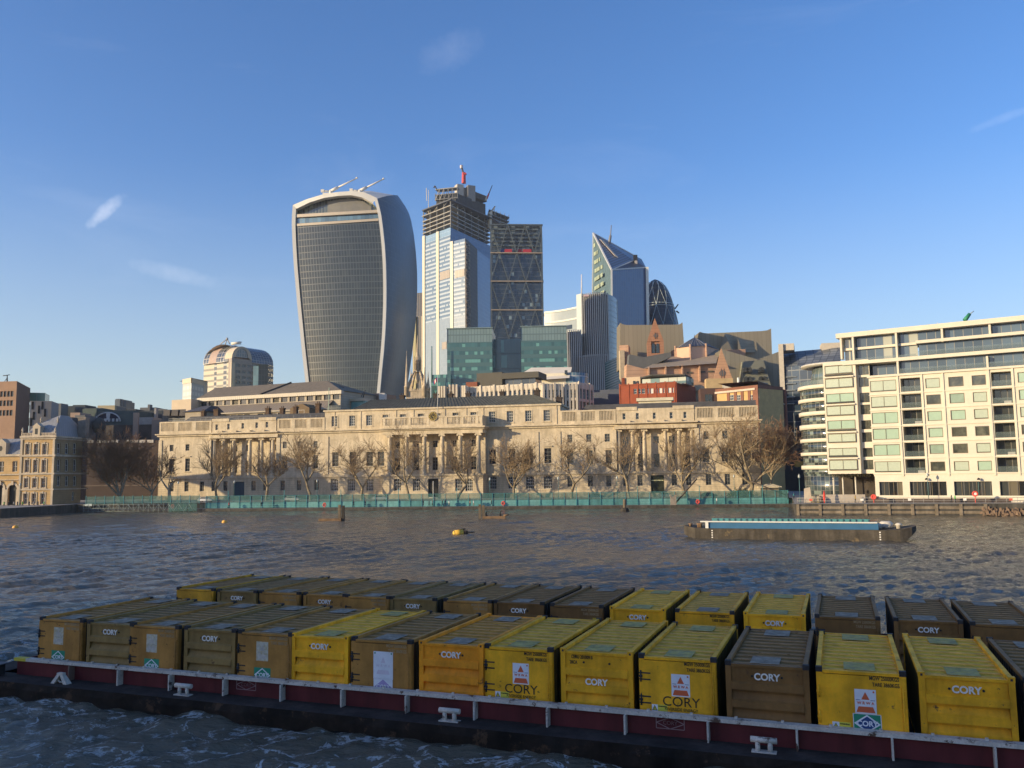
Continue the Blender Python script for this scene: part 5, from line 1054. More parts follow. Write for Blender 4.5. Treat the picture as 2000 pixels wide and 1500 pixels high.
def glass_tower():
    t=thing('glass_tower','tallest pale glass tower under construction with open steel floors at its top','tower',(at(890,650,800).x,810,GZ))
    YA,YC,YD=812,780,846
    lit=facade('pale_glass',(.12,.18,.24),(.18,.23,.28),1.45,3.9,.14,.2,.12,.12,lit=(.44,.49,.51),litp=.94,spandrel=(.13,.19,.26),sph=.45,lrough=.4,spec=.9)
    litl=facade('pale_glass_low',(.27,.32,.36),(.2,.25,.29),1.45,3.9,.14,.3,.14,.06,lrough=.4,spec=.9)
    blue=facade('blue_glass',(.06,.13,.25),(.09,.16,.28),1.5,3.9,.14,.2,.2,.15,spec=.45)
    white=mat('pale_fin',(.62,.57,.44),.4,.03)
    up=plan([(827.5,YA),(880,YC),(957,YD),(905,880)],450);zt=zof(880,444,YC);z1=zof(880,474,YC);zb=zof(880,620,YC)
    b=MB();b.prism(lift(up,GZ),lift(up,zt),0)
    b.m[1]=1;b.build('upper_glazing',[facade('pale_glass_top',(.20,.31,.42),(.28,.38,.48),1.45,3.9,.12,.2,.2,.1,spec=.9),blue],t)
    # lit left-hand front, split in bays by white fins
    fr=Fr(up[0],up[1]);X= lambda px,py=560:fr.S(px,py,.6)
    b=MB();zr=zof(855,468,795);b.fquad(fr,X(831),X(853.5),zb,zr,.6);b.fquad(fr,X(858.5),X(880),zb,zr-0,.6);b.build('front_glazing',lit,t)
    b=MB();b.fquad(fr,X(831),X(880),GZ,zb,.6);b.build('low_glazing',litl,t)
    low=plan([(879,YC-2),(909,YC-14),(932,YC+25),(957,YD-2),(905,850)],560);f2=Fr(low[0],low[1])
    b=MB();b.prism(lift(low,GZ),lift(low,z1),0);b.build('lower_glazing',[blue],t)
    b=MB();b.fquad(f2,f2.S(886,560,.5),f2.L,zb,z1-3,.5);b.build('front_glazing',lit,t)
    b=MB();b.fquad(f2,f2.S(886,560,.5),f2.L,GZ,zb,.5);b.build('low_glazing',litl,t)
    for f,a,e,ztp in ((fr,826.5,831,zt+1),(fr,853.5,858.5,zt),(f2,880.5,886,z1)):b=MB();b.box(f,f.S(a,560),f.S(e,560),0,1.0,GZ,ztp);b.build('white_fin',white,t)
    # dark hoist bay and louvre panels
    f3=Fr(low[1],low[2]);b=MB();b.fquad(f3,0,f3.L,GZ,z1,.4);b.build('dark_bay',facade('dark_bay',(.035,.035,.037),(.09,.085,.08),2.2,3.9,.3,.8,.5,.3,spec=.12),t)
    hs=thing('hoist_mast','brown lattice hoist mast climbing the dark bay of the pale glass tower','hoist',f3.P(4,1,GZ));st=mat('hoist_steel',(.42,.34,.25),.7,.2,.5);b=MB();n=60
    xa,xb=f3.S(910,560,1.2),f3.S(918,560,1.2)
    for s in (xa,xb):b.tube(f3.P(s,1.2,GZ),f3.P(s,1.2,z1-4),.35,.35,4)
    for k in range(n):za,zc=GZ+(z1-4-GZ)*k/n,GZ+(z1-4-GZ)*(k+1)/n;b.tube(f3.P(xa if k%2 else xb,1.2,za),f3.P(xb if k%2 else xa,1.2,zc),.28,.28,4);b.tube(f3.P(xa,1.2,zc),f3.P(xb,1.2,zc),.25,.25,4)
    b.build('lattice',st,hs)
    lv=facade('brown_louvre',(.36,.30,.24),(.18,.14,.10),2.0,30,.5,0,.6,.15)
    for f,a,e,y0,y1,d in ((fr,859,878,529,545,.9),(f2,888,907,527,541,.9),(fr,863,872,668,682,.9)):b=MB();b.fquad(f,f.S(a,y0,d),f.S(e,y0,d),f.Z((a+e)/2,y1,d),f.Z((a+e)/2,y0,d),d);b.build('louvre_panel',lv,t)
    # open steel storeys
    stl=mat('raw_steel',(.16,.165,.17),.7,.2,.3);slab=mat('floor_slab',(.30,.29,.26),.8,.2,.3);core=mat('concrete_core',(.46,.42,.36),.85,.12,.2);dark=mat('floor_dark',(.05,.055,.06),.8,.3,.3)
    wide=plan([(826,YA),(880,YC-2),(958,YD),(905,880)],420)
    for k,y in enumerate((437,429,421,413,402)):
        z=zof(880,y,YC);p=plan([(826-(1 if k<4 else 2),YA),(880,YC-2),(958,YD),(905,880)],y);b=MB();b.prism(lift(p,z-.45),lift(p,z+.45));b.build('floor_slab',slab,t)
    inn=plan([(838,YA+6),(880,YC+16),(948,YD+4),(905,872)],420);b=MB();b.prism(lift(inn,zt),lift(inn,zof(880,388,YC)),0);b.build('core_wall',dark,t)
    fA,fB=Fr(wide[0],wide[1]),Fr(wide[1],wide[2]);zc=zof(880,388,YC)
    for f,n in ((fA,4),(fB,6)):
        for k in range(n+(f is fB)):s=f.L*k/n+.3;b=MB();b.box(f,s,s+.8,-.8,0,zt,zc);b.build('steel_column',stl,t)
    p=plan([(824,YA-4),(880,YC-5),(968,YD-5),(992,YD+30),(905,890)],392);z=zof(880,389,YC-5);b=MB();b.prism(lift(p,z-.5),lift(p,z+.5));b.build('deck',mat('deck_dark',(.09,.10,.12),.7,.2,.3),t)
    for f in (fA,fB):
        for k in range(3 if f is fA else 5):b=MB();s=f.L*(k+.1)/(3 if f is fA else 5);b.tube(f.P(s,-.4,zof(880,402,YC)),f.P(s+f.L/(3 if f is fA else 5)*.8,-.4,zc),.35,.35,4);b.build('steel_brace',slab if k%2 else stl,t)
    # right wing decks stepping out
    for k,y in enumerate((416,424,431,437)):
        q=plan([(955,YD-2),(995-(k%2)*1.5,YD+26),(985,YD+45),(950,YD+30)],y);z=zof(975,y,YD+10);b=MB();b.prism(lift(q,z-.45),lift(q,z+.45));b.build('floor_slab',stl if k!=2 else slab,t)
    for k in range(5):px=962+k*8;b=MB();P=at(px,437,YD+6+k*4);b.tube((P.x,P.y,zof(975,440,YD)),(P.x,P.y,zof(975,412,YD+10)),.35,.35,4);b.build('steel_column',stl,t)
    # top plant level: steel frames and cores
    for x0,x1,y0,y1,Y,m in ((893,905.5,359,376,815,core),(905.5,914,366,388,822,mat('core_shaded',(.26,.25,.24),.85,.1)),(914,928.5,361,389,818,mat('core_shaded',(.26,.25,.24),.85,.1))):  # two cores carry shade as a darker copy of the concrete
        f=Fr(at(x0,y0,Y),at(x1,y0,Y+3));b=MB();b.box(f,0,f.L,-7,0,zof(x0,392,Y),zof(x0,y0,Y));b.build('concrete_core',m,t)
    f=Fr(at(850,380,806),at(893,380,800));za,zb_=f.Z(870,390),f.Z(870,368)
    for k in range(6):b=MB();s=f.L*k/5;b.box(f,s-.3,s+.3,-.6,0,za,zb_-(4 if k==0 else 0));b.build('steel_column',stl,t)
    for z in (za+1,(za+zb_)/2,zb_):b=MB();b.box(f,0,f.L,-8,0,z-.4,z+.4);b.build('steel_deck',slab if z==zb_ else stl,t)
    for k in range(4):b=MB();b.tube(f.P(f.L*k/5,-.2,za),f.P(f.L*(k+1)/5,-.2,zb_),.4,.4,4);b.build('steel_brace',core if k<2 else stl,t)
    b=MB();f=Fr(at(929,380,822),at(951,386,836));b.box(f,0,f.L,-9,0,f.Z(940,390),f.Z(940,379));b.build('plant_deck',dark,t)
    pl=plan([(852,808),(890,801),(948,836),(905,872)],385);b=MB();b.prism(lift(pl,zc-1),lift(pl,zof(890,377,801)));b.build('plant_level',dark,t)
    # cranes
    def crane(lab,segs):
        c=thing('tower_crane',lab,'crane',at(*segs[0][0]),'cranes on the tower under construction')
        for nm,p,q,r0,r1,m in [(s[2],s[0],s[1],s[3],s[4],s[5]) for s in segs]:b=MB();b.tube(at(*p),at(*q),r0,r1,5,smooth=False);b.build(nm,m,c)
    red=mat('crane_red',(.5,.05,.05),.6,.1);cw=mat('crane_pale',(.6,.53,.42),.6);blk=mat('crane_dark',(.05,.05,.06),.6)
    crane('red luffing crane standing on the concrete core at the very top',[((906,358,818),(906,337,818),'mast',2.3,1.8,red),((909,358,817),(904,338,817),'stay',.7,.7,red),((905,338,818),(901.5,326,818),'jib',1.0,.9,blk),((901.5,329,818),(901.5,323,818),'jib_head',1.6,1.6,mat('jib_head_pale',(.55,.5,.5),.6)),((907,341,817),(911,339.5,817),'winch',1.2,1.2,red)])
    crane('thin red and black crane jib leaning right at the top deck',[((949,392,828),(951.5,383,828),'mast',1.2,.9,cw),((951,388,828),(955,378,828),'jib_base',1.0,.8,red),((955,378,828),(961.5,362,828),'jib',.5,.35,blk)])
    crane('pale crane mast standing beside the dark lattice tower',[((957,446,838),(957,422,838),'mast',2.2,2.2,cw),((957,420,838),(958,415,838),'cab',2.8,2.4,cw),((958,416,838),(967,403,838),'jib',1.1,.8,cw),((965,404,838),(967,420,838),'stay',.3,.3,cw)])
    crane('small black crane jib leaning left at the top left corner',[((856,375,806),(850,364,806),'mast',.7,.6,blk),((850,363,806),(847,367,806),'jib',.8,.6,blk)])
    crane('pair of thin white mast climbers at the left edge',[((833.5,392,806),(833,367,806),'mast',.35,.35,cw),((837,420,806),(837,371,806),'mast',.3,.3,cw)])
glass_tower()

def wedge_tower():
    Y=700;t=thing('wedge_tower','dark glass wedge tower with a pale diagonal steel lattice on its face','tower',(at(1008,600,Y).x,Y,GZ))
    zt,zb=zof(1008,437.5,Y),GZ;A0,B0=at(957,438,Y),at(1058.5,438,Y+3);A1,B1=at(958.5,760,Y-2),at(1062.5,760,Y)
    dk=facade('wedge_glass',(.016,.024,.036),(.05,.065,.08),2.2,3.7,.0,.5,.12,.5,lit=(.22,.28,.28),litp=.13,spec=.9,rowlit=True)
    zc=zof(1008,493.5,Y)
    def face(f0,d,m,za,zb_,nm):
        b=MB();q= lambda z:(z-zb)/(zt-zb);L_= lambda z:A1.lerp(A0,q(z));R_= lambda z:B1.lerp(B0,q(z));r=[]
        for z in (za,zb_):l,rr=L_(z),R_(z);r.append([Vector((l.x,l.y+d,z)),Vector((rr.x,rr.y+d,z))])
        b.poly([r[0][0],r[0][1],r[1][1],r[1][0]],0,[(0,za),(44,za),(44,zb_),(0,zb_)]);b.build(nm,m,t)
    face(None,1.5,dk,GZ,zc,'front_glazing');face(None,3.5,facade('wedge_top',(.02,.026,.03),(.10,.125,.13),3.0,3.7,.3,.45,.3,.6,lit=(.16,.19,.18),litp=.25),zc,zt,'open_top')
    b=MB();p=[A0,B0,B0+Vector((2,40,0)),A0+Vector((0,40,0))];b.prism(lift([x+Vector((0,4,0)) for x in p],GZ),lift([x+Vector((0,4,0)) for x in p],zt-2));b.build('body',mat('wedge_body',(.03,.04,.05),.3,.1),t)
    f=Fr(A0,B0);stl=mat('lattice_steel',(.075,.095,.11),.5,.15,.2);pale=mat('lattice_node',(.34,.27,.2),.5)
    xs= lambda n:f.L*n
    lev=[zof(1008,y,Y) for y in (437.5,493.5,549,605,661,717)]
    for i in range(5):
        n=3;off=0 if i%2==0 else .5
        for k in range(-1,4):
            for sgn in (-.5,.5):
                a=(k+.0+off+.02)/3.0;c=a+sgn/3.0
                if -.01<=a<=1.02 and -.01<=c<=1.02:b=MB();b.tube(f.P(xs(a),.3,lev[i]),f.P(xs(c),.3,lev[i+1]),.55,.55,4,smooth=False);b.build('lattice_bar',stl,t)
    for z in lev[1:4]:b=MB();b.box(f,0,f.L,.6,1.3,z-.45,z+.45);b.build('floor_beam',pale,t)
    for a,e in ((0,1.2),(f.L-1.2,f.L)):b=MB();b.box(f,a,e,-.5,.8,GZ,zt);b.build('edge_column',stl,t)
    b=MB();b.box(f,-.6,f.L+.5,-1,1.0,zt-1,zt+.2);b.build('top_beam',stl,t)
    for y in (446,455,463,470,478):b=MB();z=zof(1008,y,Y);b.box(f,2,f.L-3,-1.4,-.9,z-.5,z+.5);b.build('open_floor',mat('open_floor',(.12,.145,.15),.6,.3,.2),t)
    r_=random.Random(4)
    for x0,x1,c in ((977,984,'b'),(985.5,1000,'r'),(1008,1019,'r'),(1021,1038,'r')):b=MB();z0,z1=zof(1008,492,Y),zof(1008,485.5,Y);b.box(f,f.S(x0,488),f.S(x1,488),-.8,-.3,z0,z1);b.build('sign_panel',mat('sign_red',(.42,.03,.05),.6) if c=='r' else mat('sign_blue',(.03,.05,.2),.6),t)
wedge_tower()

def blade_tower():
    t=thing('blade_tower','blue glass tower with a sharp slanted top and pale folded edges','tower',(at(1210,650,655).x,660,GZ))
    YLb,YF,YR=672,640,662
    gl=facade('blade_left',(.13,.20,.23),(.07,.11,.13),1.6,4.0,.12,.2,.1,.12,lit=(.42,.48,.36),litp=.0,spec=.9);rt=facade('blade_right',(.055,.12,.25),(.035,.08,.17),2.2,4.0,.3,.12,.09,.10,spec=1.0)
    L0,F0,R0=at(1149,760,YLb),at(1194.5,760,YF),at(1262.5,760,YR);apex=at(1158.5,455,YLb+6);Ft=at(1194.5,527,YF);Rt=at(1262,522.5,YR);M1=at(1238,509,668);M2=at(1238,498.5,690);Bk=at(1253,506,700)
    for q in (L0,F0,R0):q.z=GZ
    b=MB();b.poly([L0,F0,Ft,apex],0,[(0,0),(36,0),(36,Ft.z),(0,apex.z)]);b.build('left_glazing',gl,t)
    b=MB();b.poly([F0,R0,Rt,Ft],0,[(0,0),(34,0),(34,Rt.z),(0,Ft.z)]);b.build('right_glazing',rt,t)
    b=MB();r0,r1=R0+Vector((-8,50,0)),L0+Vector((10,50,0));b.poly([R0,r0,Vector((r0.x,r0.y,Rt.z)),Rt]);b.poly([r0,r1,Vector((r1.x,r1.y,apex.z*.8)),Vector((r0.x,r0.y,Rt.z))]);b.poly([r1,L0,apex,Vector((r1.x,r1.y,apex.z*.8))]);b.poly([Rt,Vector((r0.x,r0.y,Rt.z)),Bk]);b.poly([Bk,Vector((r0.x,r0.y,Rt.z)),Vector((r1.x,r1.y,apex.z*.8)),M2]);b.poly([M2,Vector((r1.x,r1.y,apex.z*.8)),apex]);b.build('rear_glazing',rt,t)
    b=MB();b.poly([apex,Ft,M1,M2],0,[(0,60),(0,0),(30,0),(30,8)])
    b.build('slanted_roof',facade('blade_roof',(.22,.26,.32),(.03,.04,.06),60,3.4,0,1.5,.25,.1),t)
    b=MB();b.poly([Ft,Rt,Bk,M2,M1]);b.build('roof_facet',mat('blade_facet',(.03,.045,.07),.3,.1),t)
    w=mat('blade_edge',(.55,.56,.55),.4,.05)
    for p,q,r in ((apex,Ft,.8),(Vector((L0.x,L0.y,L0.z)),apex,.7),(F0,Ft,.8),(Ft,Rt,.7),(apex,M2,.5),(M1,Ft,.6)):b=MB();b.tube(p,q,r,r,4,smooth=False);b.build('edge_trim',w,t)
    b=MB();b.tube(R0+Vector((.5,-1,0)),Rt+Vector((.5,-1,0)),1.5,1.5,4,smooth=False);b.build('edge_trim',mat('blade_edge_bright',(.78,.75,.66),.4),t)
    # lit offices seen behind the left face, cladding panels still to be fixed on the slope
    for k in range(9):
        z=apex.z-13-k*7.2;s=max(.0,1-(apex.z-z)/(apex.z-Ft.z));a0=L0.lerp(apex,(z-GZ)/(apex.z-GZ));f1=F0 if z<Ft.z else None
        e=Ft.lerp(apex,(z-Ft.z)/(apex.z-Ft.z)) if z>Ft.z else Vector((F0.x,F0.y,z));n_=(e-a0);w_=min(.82,.55+.03*k) if k<8 else .75
        for q0,q1 in ((.14,.46),(.52,w_)):p,q=a0.lerp(e,q0)+Vector((-.4,-.5,0)),a0.lerp(e,q1)+Vector((-.4,-.5,0));b=MB();b.poly([p,q,q+Vector((0,0,3.0)),p+Vector((0,0,3.0))],0,[(0,0),((q-p).length,0),((q-p).length,3),(0,3)]);b.build('lit_floor',facade('blade_lit',(.40,.45,.30),(.16,.22,.2),1.7,20,.4,0,.3,.25),t)
    pn=mat('cladding_panel',(.7,.56,.4),.6)
    nrm=(Ft-apex).cross(M2-apex).normalized();nrm=nrm if nrm.y<0 else -nrm
    for k in range(14):
        c=apex.lerp(Ft,.2+.036*k).lerp(M2.lerp(M1,.2+.036*k),.12+.017*k)+nrm*1.2;u=(M2-apex).normalized();b=MB();v=(Ft-apex).normalized();w2=2.1 if k<5 else 1.5
        b.prism([c-u*w2-v*.75,c+u*w2-v*.75,c+u*w2+v*.75,c-u*w2+v*.75],[q+nrm*.4 for q in (c-u*w2-v*.75,c+u*w2-v*.75,c+u*w2+v*.75,c-u*w2+v*.75)]);b.build('cladding_panel',pn,t)
    c=thing('tower_crane','slim grey crane standing on the slanted top of the blue blade tower','crane',at(1190,476,676));cm=mat('crane_grey',(.22,.22,.23),.6);b=MB();b.tube(at(1189.5,479,676),at(1192.5,460,676),1.3,1.1,5);b.build('mast',cm,c);b=MB();b.tube(at(1191,474,676),at(1194,440,676),.6,.35,5);b.build('jib',cm,c)
    c=thing('lift_motor_room','small dark box with a pale ladder cage at the right of the blade tower roof','roof plant',at(1242,515,664));b=MB();f=Fr(at(1238,500,664),at(1245,500,664));b.box(f,0,f.L,-4,0,f.Z(1241,509),f.Z(1241,497.5));b.build('box',mat('plant_black',(.02,.022,.03),.6),c);b=MB();b.box(f,.6,f.L-.2,-1,.3,f.Z(1241,521),f.Z(1241,509));b.build('cage',mat('cage_pale',(.42,.38,.34),.6),c)
blade_tower()

def egg_tower():
    Y=755;ax=at(1281,600,Y);t=thing('egg_shaped_tower','dark rounded bullet shaped glass tower with pale spiral diamond lines','tower',(ax.x,Y,GZ))
    pr=[(546,2),(549,8),(553,13),(560,19.5),(570,25),(582,30),(596,34.3),(610,37.5),(632,41.5),(660,44.5),(700,46),(750,45),(800,42),(900,38)]
    prof=[(r*Y/FPX,zof(1281,y,Y)) for y,r in reversed(pr)];b=MB();b.lathe((ax.x,Y,0),prof,48,0);b.build('glazing',facade('egg_glass',(.014,.02,.028),(.03,.037,.045),2.6,3.9,.12,.25,.2,.5,spec=.5),t)
    rt=[(z,r) for r,z in prof];rt.sort();ln=mat('egg_lines',(.42,.46,.44),.4,.1);z0,z1=zof(1281,760,Y),zof(1281,552,Y)
    for k in range(11):
        for sg in (-1,1):
            pts=[]
            for j in range(26):z=z0+(z1-z0)*j/25;r=lerp_t(rt,z)+.12;a=2*math.pi*k/11+sg*1.5*j/25;pts.append((ax.x+r*math.cos(a),Y+r*math.sin(a),z))
            b=MB();b.path(pts,.4 if sg>0 else .28,4);b.build('diagonal_rib',ln,t)
    for y in (597,602):r=lerp_t(rt,zof(1281,y,Y));b=MB();n=32;b.path([(ax.x+(r+.15)*math.cos(q*2*math.pi/n),Y+(r+.15)*math.sin(q*2*math.pi/n),zof(1281,y,Y)) for q in range(n+1)],.35,4);b.build('ring_band',ln,t)
    p=at(1318.5,603,Y-2);b=MB();b.tube(p,p+Vector((3,0,4)),.7,.5,5);b.tube(p+Vector((1,0,-2)),p+Vector((3.5,0,-4)),.8,.6,5);b.build('cradle',mat('plant_black',(.02,.022,.03),.6),t)
egg_tower()

def finned_offices():
    t=thing('finned_office_tower','stepped office tower of dark vertical fins with a curved pale banded wing','office tower',(at(1150,700,600).x,605,GZ))
    gl=facade('finned_glass',(.018,.018,.02),(.04,.04,.042),2.0,3.8,.12,.9,.8,.5,spec=.03);pale=mat('fin_pale',(.40,.39,.37),.4,.08);grey=mat('slab_pale',(.5,.55,.54),.4,.05)
    def curve(pa,Ya,pb,Yb,bulge,n,y):a,b_=at(pa,y,Ya),at(pb,y,Yb); return [Vector((a.x+(b_.x-a.x)*k/n,a.y+(b_.y-a.y)*k/n-bulge*math.sin(math.pi*k/n),0)) for k in range(n+1)]
    def block(pa,Ya,pb,Yb,bulge,y0,nf,fm,nm,gm=gl,dep=25,fw=.36):
        n=12;c=curve(pa,Ya,pb,Yb,bulge,n,y0);z=zof((pa+pb)/2,y0,(Ya+Yb)/2);b=MB();b.prism(lift(c+[c[-1]+Vector((0,dep,0)),c[0]+Vector((0,dep,0))],GZ),lift(c+[c[-1]+Vector((0,dep,0)),c[0]+Vector((0,dep,0))],z-1));b.build(nm,gm,t)
        if nf:
            c2=curve(pa,Ya,pb,Yb,bulge,nf,y0)
            for k in range(nf+1):
                p=c2[k];b=MB();b.wbox(p.x-fw,p.x+fw,p.y-1.6,p.y+.3,GZ,z);b.build('fin',fm,t)
    block(1136,598,1186,594,5,574,13,pale,'main_glazing')
    block(1186,594,1206,615,2,577,0,pale,'side_glazing',facade('finned_side',(.06,.09,.11),(.03,.045,.055),2.4,3.8,.2,.3,.1,.25),20)
    block(1108,592,1134,590,1,645,7,pale,'low_glazing');block(1132,584,1186,578,4,694,14,pale,'low_glazing')
    f=Fr(at(1125.5,580,604),at(1136,580,600));b=MB();b.box(f,0,f.L,-18,0,GZ,f.Z(1130,574.5));b.build('pale_slab',grey,t)
    n=10;c=curve(1063,640,1131,612,-3,n,610);bands=MB();za=zof(1063,609,640);zb=zof(1131,598,612)
    def rowz(q): return [Vector((p.x,p.y,za+(zb-za)*k/n-q)) for k,p in enumerate(c)]
    m1=mat('wing_grey',(.33,.37,.38),.35,.08,.1);b=MB();b.grid([[Vector((p.x,p.y,GZ)) for p in c],rowz(0)],0);b.poly([*rowz(0),c[-1]+Vector((0,20,zb)),c[0]+Vector((0,20,za))]);b.build('wing_wall',m1,t)
    for q,h in ((0,1.3),(8,1.2),(17,1.1),(21,1.0)):
        b=MB();o=Vector((0,-.7,0));b.grid([[p+o for p in rowz(q+h)],[p+o for p in rowz(q)]],0);b.grid([[p+o for p in rowz(q)],rowz(q)],0);b.build('pale_band',mat('wing_band',(.72,.7,.6),.5),t)
    for q in (12.5,19):b=MB();o=Vector((0,-.4,0));b.grid([[p+o for p in rowz(q+3)][4:9],[p+o for p in rowz(q)][4:9]],0);b.build('window_strip',GLASS,t)
    b=MB();p=at(1136,574,605);b.tube(p,at(1136,536,605),.5,.35,6);b.build('mast',mat('mast_white',(.75,.7,.68),.5),t)
    b=MB();f=Fr(at(1141,577,592),at(1150,577,592));b.box(f,0,f.L,-1.5,.3,f.Z(1145,579),f.Z(1145,575.5));b.build('roof_dish',mat('dish_pink',(.7,.5,.48),.5),t)
finned_offices()

def teal_offices():
    tl=facade('teal_glass',(.05,.125,.125),(.035,.085,.085),1.5,3.9,.06,.15,.12,.25,lit=(.14,.33,.28),litp=.62,spandrel=(.07,.135,.13),sph=.5,lrough=.3,spec=.8,rowlit=True);tp=facade('teal_top',(.17,.24,.23),(.08,.13,.13),1.5,6,.25,.5,.3,.12)
    t=thing('teal_glass_offices','teal green glass office block of two wings with a recessed middle','office building',(at(990,700,425).x,430,GZ))
    def blk(p0,p1,y,Y,dep,top=True,nm='wing_glazing',m=tl,rise=0):
        f=Fr(at(p0,y,Y),at(p1,y-1,Y-1));z=f.Z(p0,y);b=MB();zt=z-(7.0 if top else 0);b.fquad(f,0,f.L,GZ,zt,0);fs=f.side(f.L);b.fquad(fs,0,dep,GZ,zt);fl=f.lside(0,dep);b.fquad(fl,0,dep,GZ,zt);b.poly([f.P(0,0,zt),f.P(f.L,0,zt),f.P(f.L,-dep,zt),f.P(0,-dep,zt)]);b.build(nm,m,t)
        if top:b=MB();b.fquad(f,0,f.L,zt,z,-.3);b.fquad(fs,0,dep,zt,z);b.fquad(fl,0,dep,zt,z);b.build('roof_screen',tp,t);b=MB();b.box(f,-.3,f.L+.3,-.5,.35,z-.1,z+.25);b.build('coping',mat('teal_coping',(.22,.3,.3),.5),t)
        return f
    blk(873,961,642,420,26);blk(1017,1106.5,638,420,26);blk(961,1017,663,432,20,False,'middle_glazing',facade('teal_mid',(.04,.09,.115),(.03,.06,.08),1.5,7.8,.05,.3,.1,.12,lit=(.11,.24,.24),litp=.25,spec=.9,rowlit=True));blk(842,880,732,416,24,False)
    b=MB();p=at(843.5,740,416);b.tube((p.x,416,p.z),at(843.5,676,416),.35,.25,5);b.build('flue',mat('flue_teal',(.08,.16,.15),.5),t)
teal_offices()

def dark_slim_tower():
    t=thing('slim_dark_tower','slim dark tower with vertical ribs and a painted golden sun gleam below, between two larger towers','tower',(at(818,650,900).x,905,GZ));f=Fr(at(806,572,900),at(829,572,896));z=f.Z(818,572);zm=f.Z(818,618)
    b=MB();b.box(f,0,f.L,-25,0,zm,z);b.build('upper_wall',facade('slim_dark',(.045,.035,.028),(.10,.08,.06),2.6,60,.5,0,.3,.2),t)
    b=MB();b.box(f,0,f.L,-25,0,GZ,zm);b.build('lower_wall',facade('slim_gleam',(.05,.042,.035),(.32,.25,.14),3.2,60,1.2,0,.3,.2),t)  # sun gleam put into the gold lines of the lower wall
    b=MB();c=f.P(f.L*.22,1.2,0);b.prism([c+Vector((-1.4,-1,GZ)),c+Vector((1.2,-1.4,GZ)),c+Vector((1.2,1,GZ)),c+Vector((-1.4,1,GZ))],[c+Vector((-1.4,-1,zm)),c+Vector((1.2,-1.4,zm)),c+Vector((1.2,1,zm)),c+Vector((-1.4,1,zm))]);b.build('gleam_strip',mat('gleam_gold',(.85,.62,.26),.25,.05,metal=.7),t)  # sun reflection painted as one bright gold strip
dark_slim_tower()

# ------------------------------------------------------------------ nearer roofs and buildings behind the quay
def slab_px(b,pts,Y,dep,m=0,Yb=None): # outline at its own distance, with real depth behind
    f=[at(x,y,Y if Yb is None else Y+(Yb-Y)*(x-pts[0][0])/max(1,max(p[0] for p in pts)-pts[0][0])) for x,y in pts];b.prism(f,[p+Vector((0,dep,0)) for p in f],m)
def box_px(b,x0,x1,y0,y1,Y0,Y1,dep,m=0,zb=None): # box whose front spans the two columns, tops at y0, bottoms at y1
    f=Fr(at(x0,y1,Y0),at(x1,y1,Y1));b.box(f,0,f.L,-dep,0,f.Z((x0+x1)/2,y1) if zb is None else zb,f.Z((x0+x1)/2,y0),m); return f
def seamed(name,c,pitch=1.1,dark=.6): return facade(name,c,tuple(x*dark for x in c),pitch,60,.14,0,.6,.06,spec=.3,lrough=.7)
def wrow(t,f,xs,y0,y1,hw,fm,gm=GLASS,d=.03,nx=2,ny=1,style='sash',fw=.08,blinds=()):
    for i,x in enumerate(xs):
        s=f.S(x,(y0+y1)/2);z0,z1=f.Z(x,y1),f.Z(x,y0);put_win(win_mesh(style,hw*2,max(.3,z1-z0),fm,GLASSB if i in blinds else gm,nx,ny,fw),t,f,s,z0,d)

